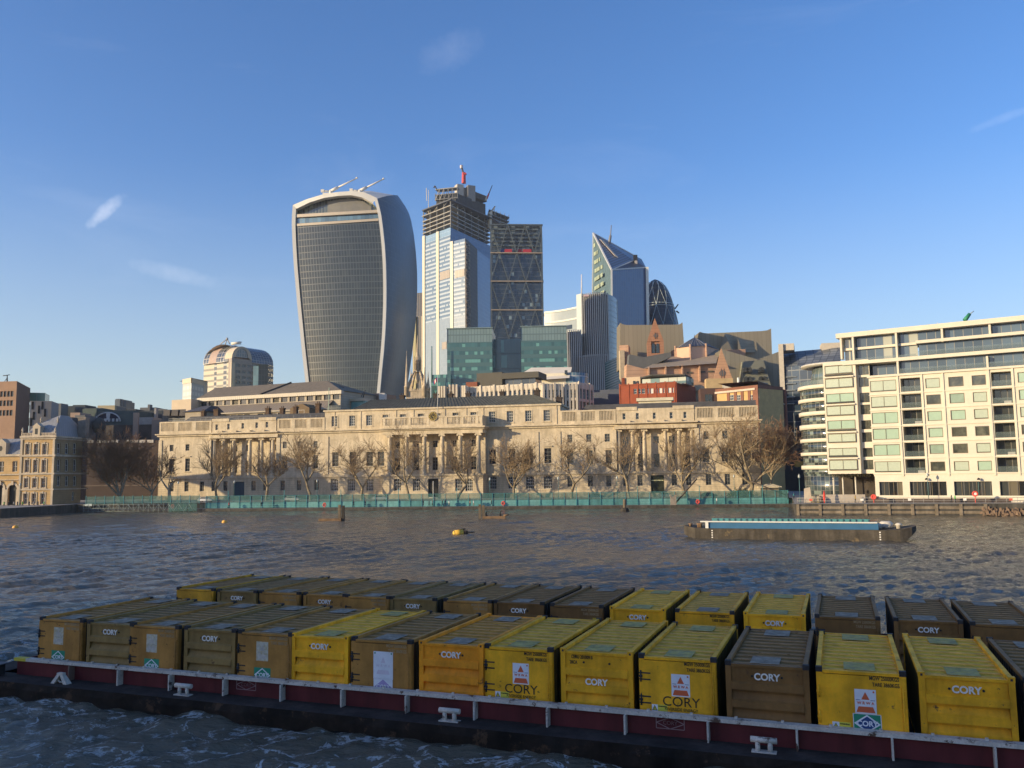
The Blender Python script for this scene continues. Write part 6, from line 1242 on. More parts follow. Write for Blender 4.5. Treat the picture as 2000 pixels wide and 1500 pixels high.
def vaulted_tower():
    t=thing('vaulted_tower','cream striped tower with round vaulted glass top and a second arched front','tower',(at(445,750,600).x,605,GZ))
    cream=facade('vault_cream',(.56,.49,.37),(.22,.21,.18),40,4.0,0,1.5,.6,.02,spec=.3);dark=facade('vault_dark',(.045,.055,.065),(.16,.155,.14),2.4,3.6,.12,1.3,.15,.3);br=mat('vault_stone',(.56,.47,.35),.7,.08,.2);gv=facade('vault_glass',(.06,.075,.09),(.32,.29,.24),1.9,2.4,.3,.3,.15,.3)
    def arch_profile(f,s0,s1,zs,zt,n=12):c,r=(s0+s1)/2,(s1-s0)/2; return [(c+r*math.cos(math.pi*k/n),zs+(zt-zs)*math.sin(math.pi*k/n)) for k in range(n+1)]
    f1=Fr(at(397,760,600),at(462,758,581));zs,zt=f1.Z(430,709),f1.Z(440,671.5)
    pr=arch_profile(f1,0,f1.L,zs,zt);b=MB()
    for s0,s1,m in ((0,.32,0),(.32,.40,1),(.40,.60,0),(.60,.70,1),(.70,1,0)):b.fquad(f1,f1.L*s0,f1.L*s1,GZ,zs,0,m)
    fl=f1.lside(0,32);b.fquad(fl,0,32,GZ,zs,0,0);b.fquad(f1.side(f1.L),0,32,GZ,zs,0,1);b.build('striped_wall',[cream,dark],t)
    b=MB();b.grid([[f1.P(s,0,z) for s,z in pr],[f1.P(s,-5,z) for s,z in pr]],0,True);b.grid([[f1.P(s,-5,z) for s,z in pr],[f1.P(s,-12,z) for s,z in pr]],2,True);b.grid([[f1.P(s,-12,z) for s,z in pr],[f1.P(s,-32,z) for s,z in pr]],1,True);b.build('vault',[br,gv,mat('vault_pink',(.42,.31,.25),.6)],t)
    # front curve of the vault leaning over the wall
    b=MB();n=10;rows=[]
    for k in range(n+1):a=math.pi/2*k/n;rows.append([f1.P(f1.L*q,1.5-12*(1-math.cos(a)),zs+(zt-zs)*1.02*math.sin(a)) for q in (0.03,.2,.32,.42,.5,.68,.78)])
    for i,m in enumerate((1,2,2,1,1,0)):b.grid([[r[i],r[i+1]] for r in rows],m,True,[i*4,i*4+4],[k*1.4 for k in range(n+1)])
    b.build('curved_glazing',[mat('vault_rib',(.12,.13,.15),.4),gv,mat('vault_pink',(.42,.31,.25),.6)],t)
    f2=Fr(at(451.5,760,574),at(491,758,586));zs2,zt2=f2.Z(470,701),f2.Z(472,676.5);b=MB();hs_=[]
    for k,y in enumerate((714,726,737,747)):
        for a,e in ((.2,.42),(.5,.7),(.77,.97)):hs_.append((f2.L*a,f2.L*e,f2.Z(470,y+2.5),f2.Z(470,y-2.5)))
    b.holed(f2,0,f2.L,GZ,zs2,hs_,0,.4,0);b.fquad(f2.side(f2.L),0,8,GZ,zs2,0,0);b.fquad(f2.lside(0,4),0,4,GZ,zs2,0,0);b.box(f2,-.8,f2.L*.12,0,1.0,GZ,zs2-3,1);b.build('front_wall',[mat('vault_stone_shaded',(.36,.31,.26),.7,.08,.2),br],t)  # front wall shade put into a darker copy of the vault stone
    for a,e,c,z in hs_:put_win(win_mesh('sash',e-a,z-c,mat('vault_frame',(.1,.1,.1),.5),GLASS,3,1),t,f2,(a+e)/2,c,-.3)
    pr=arch_profile(f2,0,f2.L,zs2,zt2);b=MB();b.grid([[f2.P(s,0,z) for s,z in pr],[f2.P(s,-9,z) for s,z in pr]],0,True);c,r=f2.L/2,f2.L/2;inn=[(c+(s-c)*.62,zs2+1+(z-zs2)*.72) for s,z in pr]
    for k in range(len(pr)-1):b.poly([f2.P(*(pr[k][0],.05,pr[k][1])),f2.P(pr[k+1][0],.05,pr[k+1][1]),f2.P(inn[k+1][0],.05,inn[k+1][1]),f2.P(inn[k][0],.05,inn[k][1])],0)
    b.poly([f2.P(s,-.3,z) for s,z in inn],1,[(s,z) for s,z in inn]);b.build('arched_front',[br,gv],t)
    b=MB();tp=at(443.5,662,590);g=mat('lantern_frame',(.4,.36,.32),.5)
    for x,y in ((431,672),(440,673),(449,672)):b.tube(at(x,y,590),tp,.35,.3,5)
    b.tube(tp-Vector((0,0,.8)),tp+Vector((0,0,.8)),.9,.7,8);b.build('finial',g,t)
    b=MB();b.tube(at(452,671.5,586),at(470,669,586),1.0,.9,8);b.tube(at(466,669.5,586),at(472,668,586),.5,.4,6);b.build('cleaning_cradle',mat('cradle_white',(.68,.64,.56),.5),t)
vaulted_tower()
def small_far():
    t=thing('pale_tower','small square pale tower with tiny windows at left of the vaulted tower','tower',(at(376,770,520).x,525,GZ));b=MB();m=facade('pale_tower_wall',(.60,.60,.54),(.42,.43,.40),4.2,3.6,1.2,1.5,.6,.05)
    f=Fr(at(356,780,520),at(373,780,512));fs=Fr(at(373,780,512),at(398,780,530));z=f.Z(365,739.5);zc=f.Z(365,749)
    b.fquad(f,0,f.L,GZ,zc,0,0);b.fquad(fs,0,fs.L,GZ,zc,0,0);b.fquad(f,0,f.L,zc,z,.3,1);b.fquad(fs,0,fs.L,zc,z,.3,1);b.poly([f.P(0,0,z),f.P(f.L,0,z),fs.P(fs.L,0,z),fs.P(fs.L,-16,z),f.P(0,-16,z)],1);b.fquad(f.lside(0,16),0,16,GZ,z,0,1);b.build('wall',[m,mat('pale_tower_top',(.62,.52,.38),.7,.05)],t)
    t=thing('teal_tower','small far teal glass tower beside the vaulted tower','tower',(at(509,730,560).x,565,GZ));b=MB();m=facade('teal_tower_a',(.14,.24,.26),(.1,.16,.18),2,3.8,.2,.3,.15,.2);m2=facade('teal_tower_b',(.035,.075,.085),(.03,.06,.07),2,3.8,.2,.3,.15,.2)
    for x0,x1,y,mm in ((494,504.5,714.5,0),(504.5,523,711,1)):f=Fr(at(x0,740,560-(x0>500)*3),at(x1,740,560));b.fquad(f,0,f.L,GZ,f.Z(x0,y),0,mm);b.fquad(f.side(f.L),0,15,GZ,f.Z(x0,y),0,mm);b.poly([f.P(0,0,f.Z(x0,y)),f.P(f.L,0,f.Z(x0,y)),f.P(f.L,-15,f.Z(x0,y)),f.P(0,-15,f.Z(x0,y))],mm)
    b.build('glazing',[m,m2],t)
    b=MB();box_px(b,334,372,780.5,830,330,326,20,zb=GZ);b.build('plant_block',mat('cream_block',(.56,.45,.32),.8,.08,.2),None,'plain cream rooftop block below the small pale tower','building')
    b=MB();box_px(b,316,362,800,840,318,315,14,0,GZ);box_px(b,362,372,799,840,314,313,14,1,GZ)
    for x in (318,334,350):slab_px(b,[(x,812),(x+2,800),(x+14,800),(x+13,812)],314,2,2)
    b.build('annexe',[mat('annexe_grey',(.12,.12,.11),.8),mat('annexe_cream',(.5,.4,.3),.8),mat('annexe_slate',(.16,.14,.12),.8)],None,'low grey annexe with three slate rooflights behind the left end of the stone building','building')
small_far()
def slate_offices():
    A,B=at(390,800,330),at(665,790,306);f=Fr(A,B);t=thing('slate_roofed_offices','long office range under a brown hipped slate roof behind the left wing','office building',f.P(f.L/2,-8,GZ))
    wall=mat('office_stone',(.42,.36,.27),.8,.12,.4,coursing=.9);sl=mat('brown_slate',(.20,.165,.12),.85,.2,.8,fine=.2,coursing=.5);sl2=seamed('ribbed_lead',(.22,.185,.15),1.3,.7)
    ze,zf,zw=(f.Z(400,774)+f.Z(650,767))/2,(f.Z(400,781.5)+f.Z(650,773))/2,(f.Z(400,792)+f.Z(650,783))/2
    d=-13;zr=f.Z(500,752.5,d)
    b=MB();P=f.P;r0,r1=f.S(422,755,d),f.S(640,750,d)
    b.poly([P(-.6,.6,ze),P(f.L+.6,.6,ze),P(r1,d,zr),P(r0,d,zr)]);b.poly([P(-.6,.6,ze),P(r0,d,zr),P(-.6,2*d,ze)]);b.poly([P(f.L+.6,.6,ze),P(r1,d,zr),P(f.L+.6,2*d,ze)]);b.poly([P(-.6,2*d,ze),P(f.L+.6,2*d,ze),P(r1,d,zr),P(r0,d,zr)])
    s=f.S(512,762);b.hexa([P(s-.5,.62,ze+.05),P(s+.1,.62,ze+.05),P(s+3.6,d,zr),P(s+3,d,zr),P(s-.5,.62,ze+.5),P(s+.1,.62,ze+.5),P(s+3.6,d,zr+.5),P(s+3,d,zr+.5)],1);b.build('roof',[sl,mat('roof_valley',(.07,.06,.05),.9)],t)
    b=MB();b.box(f,-.8,f.L+.8,-1,.8,zf,ze);b.build('fascia',facade('ribbed_fascia',(.42,.36,.27),(.34,.29,.21),.9,50,.3,0,.7,.05),t)
    n=17;hs_=[];w=f.L/n
    for k in range(n):hs_.append((w*k+.45,w*(k+1)-.45,zw+.1,zf-.05))
    b=MB();b.holed(f,0,f.L,zw-2,zf,hs_,0,.5,0);b.fquad(f.side(f.L),0,26,GZ,ze,0,0);b.fquad(f.lside(0,26),0,26,GZ,ze,0,0);b.build('upper_wall',wall,t)
    for k,(a,e,c,z) in enumerate(hs_):put_win(win_mesh('sash',e-a,z-c,BRONZE,INNER if k%5==4 else GLASS,3 if k>5 else 1,1),t,f,(a+e)/2,c,-.35)
    zl=zw-3.2;b=MB();b.grid([[P(-1.5,4.6,zl),P(f.L-3,4.6,zl)],[P(0,.1,zw-.1),P(f.L-3,.1,zw-.1)]],0);b.box(f,-1.8,f.L-3,4.3,4.8,zl-.5,zl,1);b.build('lower_roof',[sl2,wall],t)
    hs_=[];n=20;w=(f.L-3)/n
    for k in range(n):
        if k%5!=4:hs_.append((w*k+.25,w*(k+1)-.25,zl-3.6,zl-.9))
    b=MB();b.holed(f,0,f.L-3,GZ,zl-.5,hs_,4,.4,0);b.fquad(f.lside(0,4,4),0,4,GZ,zl,0,0);b.build('lower_wall',mat('office_stone_shaded',(.30,.255,.19),.8,.15,.4),t)  # lower walls carry shade as a darker copy of the office stone
    for k,(a,e,c,z) in enumerate(hs_):put_win(win_mesh('sash',e-a,z-c,BRONZE,GLASS if k%3 else INNER,2,1),t,f,(a+e)/2,c,3.7)
    # hipped pavilion roof at the left, small gabled dormer in the middle
    b=MB();g=Fr(at(362,806,306),at(398,803,302));z0,z1=g.Z(380,804),g.Z(380,792.5);b.prism([g.P(-.8,.8,z0),g.P(g.L+.8,.8,z0),g.P(g.L+.8,-9,z0),g.P(-.8,-9,z0)],[g.P(g.L*.6,-3,z1),g.P(g.L+.5,-3,z1),g.P(g.L+.5,-6,z1),g.P(g.L*.6,-6,z1)]);b.build('pavilion_roof',seamed('dark_lead',(.075,.075,.085),.8),t)
    b=MB();b.box(g,0,g.L,-8,0,GZ,z0);b.build('pavilion_wall',mat('office_stone_shaded',(.30,.255,.19),.8),t)
    g=Fr(at(566,808,300),at(604,804,297));b=MB();z0,z1=g.Z(585,797),g.Z(585,788.5);m=g.L*.62;b.prism([g.P(0,0,z0-3),g.P(g.L,0,z0-3),g.P(g.L,0,z0),g.P(m,0,z1),g.P(0,0,z0)],[g.P(0,-7,z0-3),g.P(g.L,-7,z0-3),g.P(g.L,-7,z0),g.P(m,-7,z1),g.P(0,-7,z0)]);b.build('dormer',mat('dormer_brown',(.16,.11,.06),.8),t)
    put_win(win_mesh('sash',2.4,1.5,SASH,mat('dormer_glass',(.16,.28,.32),.1),1,1),t,g,g.L*.6,z0-2.2,.05)
    # terrace structures at the right end
    t=thing('rooftop_terrace','low dark rooftop with a pale hatch and small crane arm right of the slate roof','building',(at(725,780,318).x,318,GZ));b=MB();box_px(b,666,690,768,800,316,314,20,0,GZ);slab_px(b,[(662,753),(668,753),(688,770),(688,780),(662,780)],318,14,0);b.build('gable_wall',mat('terrace_dark',(.07,.075,.09),.8),t)
    b=MB();box_px(b,686,712,783,800,312,310,10,0,GZ);box_px(b,683,711,778,783.2,311.5,309.5,11,1);b.build('hatch',[mat('hatch_teal',(.14,.30,.28),.4),mat('hatch_roof',(.5,.42,.3),.7)],t)
    b=MB();box_px(b,690,722,771,800,330,328,14,0,GZ);box_px(b,720,742,768.5,800,330,328,12,1,GZ);box_px(b,740,751,767.5,800,327,327,10,2,GZ);b.build('block',[mat('terrace_blue',(.06,.08,.11),.5),mat('terrace_brown',(.25,.17,.12),.8),mat('terrace_white',(.6,.56,.5),.7)],t)
    b=MB();b.tube(at(709,777,316),at(714,762,316),.2,.14,5);b.tube(at(705,775,316),at(711,765,316),.15,.1,5);b.build('arm',STEEL,t)
slate_offices()
def church():
    Y=400;t=thing('church_spire','pale stone gothic church tower with open crown spire and corner pinnacles','church tower',(at(813,780,Y).x,Y+5,GZ));st=mat('church_stone',(.52,.42,.29),.85,.22,.5,streak=.35,fine=.15)
    f=Fr(at(793,785,Y),at(830,784,Y-1));zt=f.Z(812,762);W_=f.L;b=MB();b.box(f,0,W_,-W_,0,GZ,zt-.5);b.box(f,-.3,W_+.3,-W_-.3,.3,zt-.5,zt);n=7
    for k in range(n):s=W_*k/n;b.box(f,s,s+W_/n*.55,-.3,.3,zt,zt+.7)
    b.build('tower',st,t)
    cx=f.P(W_/2,-W_/2,0)
    for s,d,y,r in ((.25,-.25,689,1.15),(W_-.2,-.25,722,1.05),(.3,-W_+.3,712,1.0),(W_-.3,-W_+.3,726,1.0)):
        z=f.Z(f and 812,y);c=f.P(s,d,0);b=MB();b.lathe(c,[(r,zt-3),(r,zt+1.5),(r*1.15,zt+1.6),(r*.8,zt+2.2),(r*.45,(zt+z)/2+1),(.07,z)],8);b.tube(c+Vector((0,0,z)),c+Vector((0,0,z+1.2)),.12,.05,5);b.build('pinnacle',st,t)
    zl,zs_=f.Z(812,722),f.Z(812,652)
    for sx,sy in ((0,0),(1,0),(0,1),(1,1)):
        p0=f.P(.6+sx*(W_-1.2),-.6-sy*(W_-1.2),zt);b=MB();pts=[p0.lerp(Vector((cx.x,cx.y,zt)),q)+Vector((0,0,(zl-zt)*(1-(1-q/.82)**1.7 if q<.82 else 1))) for q in (0,.12,.26,.42,.58,.72,.82)]
        for k in range(6):b.tube(pts[k],pts[k+1],.75-.06*k,.7-.06*k,6)
        for k in range(1,6):b.tube(pts[k],pts[k]+Vector((0,0,1.3)),.18,.05,5)
        b.build('flying_rib',st,t)
    b=MB();z=zl;b.lathe((cx.x,cx.y,0),[(1.5,z-.8),(1.7,z),(1.25,z+.3),(1.15,z+4.2),(1.5,z+4.6),(1.0,z+5),(.55,(z+zs_)/2+2),(.08,zs_)],8,smooth=False);b.build('spire',st,t)
    b=MB();b.lathe((cx.x,cx.y,0),[(.5,zl-6),(.95,zl-4),(.7,zl-1)],8);b.build('boss',st,t)
    for k in range(8):a=k*math.pi/4+.39;b=MB();c=Vector((cx.x+1.5*math.cos(a),cx.y+1.5*math.sin(a),0));b.lathe(c,[(.28,zl),(.28,zl+4.4),(.35,zl+4.5),(.05,zl+7)],5);b.build('pinnacle',st,t)
    b=MB();f3=f;c=f.P(W_*.5,.06,0);b.poly([f.P(W_*.36,.06,zt-14),f.P(W_*.64,.06,zt-14),f.P(W_*.64,.06,zt-5.5),f.P(W_*.5,.06,zt-3.5),f.P(W_*.36,.06,zt-5.5)]);b.build('window',GLASS,t)
church()
def deco_building():
    t=thing('white_fluted_building','white fluted art deco office building with rounded corners behind the slate roof','building',(at(1000,770,340).x,345,GZ));wh=mat('deco_white',(.62,.54,.42),.7,.1,.3,streak=.15);bl=mat('deco_glass',(.12,.19,.24),.12,.4,.3,tint=(.04,.07,.09))
    def front(x0,Y0,x1,Y1,yt,n,dep,yw=(761,777)):
        f=Fr(at(x0,775,Y0),at(x1,775,Y1));xm=(x0+x1)/2;zt=f.Z(xm,yt);w=f.L/n;hs_=[]
        for k in range(n):hs_+=[(w*k+.62,w*(k+1)-.12,f.Z(xm,yw[1]),f.Z(xm,yw[0])),(w*k+.62,w*(k+1)-.12,f.Z(xm,yw[1]+22),f.Z(xm,yw[1]+5))]
        b=MB();b.holed(f,0,f.L,GZ,zt-.2,hs_,0,.5,0);b.box(f,0,f.L,-dep,0,GZ,zt-.2,0,skip=(2,));b.build('wall',wh,t)
        for k in range(n+1):
            b=MB();s=w*k;q=.45 if k%3==0 else .16;b.box(f,s-.3,s+.5,0,q,GZ,zt+(.15 if k%3==0 else -.4));b.tube(f.P(s+.1,.0,zt-.55),f.P(s+.1,q,zt-.5),.38,.38,8);b.build('pilaster',wh,t)
        for a,e,c,z in hs_[::2]:put_win(win_mesh('sash',e-a,z-c,SASH,bl,1,3),t,f,(a+e)/2,c,-.4)
        b=MB();nn=max(2,n*3)
        for k in range(nn):s=f.L*k/nn;b.box(f,s,s+f.L/nn*.55,0,.1,zt-2.6,zt-.9)
        b.build('fluted_band',wh,t)
    front(912,342,1056,330,751,16,14);front(1061,326,1098,327,748.5,5,14);front(1104,328,1126,328,747.5,3,10);front(1130,330,1158,340,748,4,8,(760,780))
    for x0,x1,y in ((855,872,756),(874,897,753),(899,911,755)):
        f=Fr(at(x0,775,340),at(x1,775,339));b=MB();z=f.Z(x0,y);m=f.L/2
        b.prism([f.P(m+m*math.cos(a),-3+3*math.sin(a)*1,GZ) for a in (0,.6,1.2,1.94,2.54,math.pi)]+[f.P(0,-12,GZ),f.P(f.L,-12,GZ)],[f.P(m+m*math.cos(a),-3+3*math.sin(a),z) for a in (0,.6,1.2,1.94,2.54,math.pi)]+[f.P(0,-12,z),f.P(f.L,-12,z)])
        for k in range(3):s=f.L*(.2+.3*k);b.box(f,s-.35,s+.35,-1,.6,GZ,z+.3)
        b.build('bow_front',wh,t)
    t=thing('dark_penthouse','dark grey penthouse box with glazed overhanging front on the white fluted building','penthouse',(at(990,745,350).x,352,at(990,752,350).z));g=mat('penthouse_grey',(.085,.078,.06),.7,.1,.3);b=MB();box_px(b,931,981,728,758,350,346,10);b.build('wall',g,t)
    b=MB();f=box_px(b,979,1052,727,738.5,345.8,341,12);b.build('canopy',g,t);b=MB();box_px(b,986,1046,738.6,756,347.5,343,8);b.build('glazing',facade('penthouse_glass',(.06,.065,.07),(.04,.04,.035),3.5,20,.3,0,.1,.4),t);b=MB();box_px(b,910,932,746,758,350,349,8);b.build('brick_stack',mat('stack_brick',(.25,.09,.05),.9),t)
    t=thing('curved_roof_building','pale building with white sloping roof and rounded glass corner behind the fluted building','building',(at(1075,740,385).x,388,GZ));b=MB();P= lambda x,y,Y:at(x,y,Y)
    b.poly([P(1021,728,388),P(1055,742,376),P(1112,738,374),P(1117,717,384),P(1038,718,392)]);b.poly([P(1038,718,392),P(1117,717,384),P(1117,717,400),P(1038,718,404)]);b.build('sloping_roof',mat('white_roof',(.66,.60,.5),.6,.06,.2),t);b=MB();box_px(b,1046,1112,729,770,379,377,16,0,GZ);b.build('wall',mat('white_wall',(.75,.68,.52),.6,.06,.2),t)
    b=MB();c=at(1116,740,384);zt,zb=at(1116,728,378).z,GZ;b.lathe((c.x,384,0),[(7.5,zb),(7.5,zt)],20,0);b.build('glass_corner',facade('corner_glass',(.16,.25,.28),(.5,.48,.42),1.6,4.0,.15,.5,.12,.3),t);b=MB();box_px(b,1103,1108.5,723,731,376,376,1);b.build('window',GLASS,t)
    b=MB();box_px(b,1160,1212,761,800,352,348,20,0,GZ);b.build('dark_block',mat('blue_grey_block',(.075,.085,.11),.7,.1,.2),None,'plain dark blue grey building between the white fluted one and the red brick one','building')
    t=thing('sloping_glass_block','teal glass block with slanted striped side left of the pink gabled building','building',(at(1192,740,440).x,442,GZ));b=MB();pts=[at(1179,700,440),at(1211,693,436)];f=Fr(*pts);b.prism([f.P(0,0,GZ),f.P(f.L,0,GZ),f.P(f.L,-12,GZ),f.P(0,-12,GZ)],[f.P(0,-2,f.Z(1180,707)),f.P(f.L,-2,f.Z(1210,693)),f.P(f.L,-12,f.Z(1210,693)),f.P(0,-12,f.Z(1180,707))],0);b.build('glazing',facade('slant_teal',(.05,.14,.14),(.22,.33,.3),30,1.3,0,.35,.2,.1),t)
deco_building()
def gabled_complex():
    t=thing('gabled_building','large postmodern gothic building with steep grey roofs and pink gables','building',(at(1370,740,380).x,390,GZ));gr=seamed('seamed_roof',(.285,.245,.175),2.0,.68);pk=mat('pink_stone',(.50,.31,.20),.8,.1,.3,coursing=1.6);rd=mat('red_stone',(.34,.17,.10),.8,.12,.4,coursing=1.2);dk=mat('valley_dark_grey',(.13,.13,.125),.8,.08);sl=mat('pink_slate',(.31,.25,.185),.85,.08,.3)
    def roof(pts,Y,dep,nm='roof',m=gr):
        f=[at(x,y,Y) for x,y in pts];b=MB();b.poly(f,0,[(p.x,p.z) for p in f]);bk=[p+Vector((0,dep,0)) for p in f]
        for k in range(len(f)):b.poly([f[k],f[(k+1)%len(f)],bk[(k+1)%len(f)],bk[k]])
        b.poly(bk);b.build(nm,m,t)
    roof([(1211.4,720),(1211.4,630.6),(1217,633.5),(1224,634.8),(1318,634.2),(1327,633.6),(1333,629.5),(1337,690),(1337,720)],405,14)
    roof([(1367,720),(1367,648),(1374,650.3),(1383,651),(1488,646.5),(1499,645),(1506,641.5),(1509,720)],420,14)
    def gable(body,Y,dep,nm,m):b=MB();slab_px(b,body,Y,dep);b.build(nm,m,t)
    # tall arched gable tower
    b=MB();f=Fr(at(1264.5,690,386),at(1297,690,385));z0,zs_,za=f.Z(1280,700),f.Z(1280,666.5),f.Z(1280,621);b.box(f,0,f.L,-9,0,z0-6,zs_-5.5);
    for a,e in ((0,.24),(.76,1)):b.box(f,f.L*a,f.L*e,-9,0,zs_-5.5,zs_)
    b.box(f,f.L*.24,f.L*.76,-9,-.9,zs_-5.5,zs_);b.prism([f.P(0,.1,zs_),f.P(f.L,.1,zs_),f.P(f.L/2,.1,za)],[f.P(0,-9,zs_),f.P(f.L,-9,zs_),f.P(f.L/2,-9,za)]);b.build('gable_tower',rd,t)
    for a in (.37,.63):b=MB();c=f.L*a;w=f.L*.1;b.prism([f.P(c-w,-.5,zs_-5.3),f.P(c+w,-.5,zs_-5.3),f.P(c+w,-.5,zs_-2),f.P(c+w*.6,-.5,zs_-1),f.P(c-w*.6,-.5,zs_-1),f.P(c-w,-.5,zs_-2)],[f.P(c-w,-.85,zs_-5.3),f.P(c+w,-.85,zs_-5.3),f.P(c+w,-.85,zs_-2),f.P(c+w*.6,-.85,zs_-1),f.P(c-w*.6,-.85,zs_-1),f.P(c-w,-.85,zs_-2)]);b.build('window',GLASS,t)
    def rose(f,px,py,r,d):s,z=f.sz(px,py);b=MB();n=12;b.prism([f.P(s+r*math.cos(k*6.283/n),d,z+r*math.sin(k*6.283/n)) for k in range(n)],[f.P(s+r*math.cos(k*6.283/n),d+.12,z+r*math.sin(k*6.283/n)) for k in range(n)]);b.build('rose_window',mat('rose_glass',(.10,.10,.10),.3),t);b=MB();[b.tube(f.P(s+r*q,d+.14,z-r*1.5),f.P(s+r*q,d+.14,z+r*1.5),.1,.1,4) for q in (-.4,.4)];b.build('mullion',rd,t)
    rose(f,1280.5,655.5,1.0,.12)
    b=MB();box_px(b,1211,1229,674,740,394,393,8,0,GZ);box_px(b,1212,1221,684,740,391,391,4,1,GZ);b.build('turret',[pk,mat('turret_cream',(.5,.4,.27),.8)],t)
    b=MB();slab_px(b,[(1227,716),(1229,692),(1256.5,697.5),(1311,687.5),(1311,697),(1257,722)],372,6);b.build('valley_wall',dk,t)  # valley wall in one plain dark grey
    b=MB();b.poly([at(1257,719.5,364),at(1399,709.5,362),at(1406,685,386),at(1391,683,390),at(1311,694,390)]);b.build('main_roof',sl,t)
    b=MB();slab_px(b,[(1222,770),(1224,711.5),(1257,720),(1399,709.5),(1399,770)],365,8)
    for x in (1268,1301,1333.5,1367.5):box_px(b,x-1.4,x+1.4,718-(x-1257)*.07,745,363.6,363.6,1.5)
    b.build('wall',pk,t)
    for x in (1347,1373,1388):b=MB();box_px(b,x-5,x+5,726-(x-1347)*.06,729.5-(x-1347)*.06,364.7,364.7,.3);b.build('window',INNER,t)
    g=Fr(at(1394,740,358),at(1430,738,357));b=MB();ap=g.sz(1408.7,680.5);b.prism([g.P(0,0,GZ),g.P(g.L,0,GZ),g.P(g.L,0,g.Z(1430,738)),g.P(*(ap[0],0,ap[1])),g.P(0,0,g.Z(1394,740))],[g.P(0,-1.6,GZ),g.P(g.L,-1.6,GZ),g.P(g.L,-1.6,g.Z(1430,738)),g.P(ap[0],-1.6,ap[1]),g.P(0,-1.6,g.Z(1394,740))]);b.build('front_gable',mat('gable_stone',(.44,.26,.16),.8,.1,.3,coursing=1.2),t);rose(g,1411,729,1.35,.02)
    roof([(1410,682),(1464,697.5),(1480,702),(1521.6,686.6),(1528,770),(1428,770)],366,16,'side_roof',seamed('seamed_roof_b',(.25,.225,.17),2.0,.68))
    # slanted front with rows of hooded windows
    h=Fr(at(1450,730,358),at(1500,728,357));b=MB();pts=[(1450,706),(1491,703),(1511,770),(1452,770)];fr_=[at(1450,706,364),at(1491,703,363),at(1511,770,354),at(1452,770,355)];b.prism(fr_,[p+Vector((0,14,0)) for p in fr_]);b.build('slanted_front',seamed('slant_grey',(.21,.21,.16),2.0,.75),t)
    for y0,xs in ((720,(1456,1463,1487)),(738.5,(1457,1464,1486,1493))):
        for x in xs:p=at(x,y0,358.4);b=MB();b.tube(p+Vector((-1.1,-.4,-.2)),p+Vector((-1.1,1.6,-.2)),.01,.01,4);b.prism([p+Vector((a,-.5,c)) for a,c in ((-1.1,-1.6),(1.1,-1.6),(1.1,-.2),(.75,.45),(0,.75),(-.75,.45),(-1.1,-.2))],[p+Vector((a,1.6,c)) for a,c in ((-1.1,-1.6),(1.1,-1.6),(1.1,-.2),(.75,.45),(0,.75),(-.75,.45),(-1.1,-.2))]);b.build('hooded_window',mat('hood_dark',(.05,.055,.055),.5),t)
        b=MB();a,c=at(1453+(y0>730),y0+5,357),at(1494+(y0>730)*8,y0+3.5,357);b.tube(a,c,.14,.14,4);b.build('gutter',STEEL,t)
    # steep dormer on the right-hand roof
    b=MB();A,B,C=at(1406.5,684,412),at(1415.5,651.5,416),at(1431,687,412);b.prism([A,B,C],[q+Vector((9,9,0)) for q in (A,B,C)]);b.prism([at(1441,688,412),at(1441,660,416),at(1450,688,412)],[at(1476,688,419),at(1472,666,419.4),at(1476,688,419.6)]);b.build('dormer',gr,t)
    # octagon lantern
    b=MB();pts=[(1310,687,392),(1319,680,386),(1348,677,376),(1379,675.5,378),(1404,683,392)];top=[at(x,y,Y) for x,y,Y in pts];b.grid([[Vector((p.x,p.y,GZ+30)) for p in top],top],0);b.build('octagon_wall',mat('salmon_stone',(.58,.38,.27),.8,.06,.3),t)
    for x,y,Y in pts[1:4]:p=at(x,y,Y);b=MB();b.tube((p.x,p.y-.2,GZ+32),(p.x,p.y-.2,p.z+1),.5,.5,6);b.build('pier',pk,t)
    ap=at(1356.5,659,388);b=MB();ring=[at(x,y,Y) for x,y,Y in ((1318,681,390),(1324,679,383),(1348,676.5,375.6),(1380,675,377.6),(1404,682.5,391))];ring+=[Vector((2*ap.x-p.x,2*ap.y-p.y,p.z)) for p in ring[1:4]]
    for k in range(len(ring)):b.poly([ring[k],ring[(k+1)%len(ring)],ap])
    b.build('octagon_roof',mat('octagon_slate',(.06,.065,.085),.5,.1),t)
    for k in range(5):b=MB();b.tube(ring[k],ap,.16,.16,4);b.build('hip_rib',mat('hip_lead',(.25,.25,.26),.6),t)
    for k in range(4):
        for q in (.25,.5,.75):b=MB();b.tube(ring[k].lerp(ring[k+1],q)+Vector((0,-.05,.05)),ap,.08,.08,4);b.build('hip_rib',mat('hip_lead',(.25,.25,.26),.6),t)
    b=MB();b.tube(ap,ap+Vector((0,0,1.4)),.15,.05,5);b.build('finial',STEEL,t)
    b=MB();box_px(b,1400,1456,683,720,398,396,6);b.poly([at(1443,690,394),at(1456,681,394),at(1456,699,394),at(1443,697,394)]);b.build('rear_wall',mat('rear_pink',(.40,.24,.16),.8,.1),t)
    b=MB();box_px(b,1380,1433,739,770,352,351,5,0,GZ);b.build('tan_block',mat('tan_brick',(.50,.36,.19),.85,.12,.5),None,'small tan brick block at the foot of the pink front gable','building')
gabled_complex()
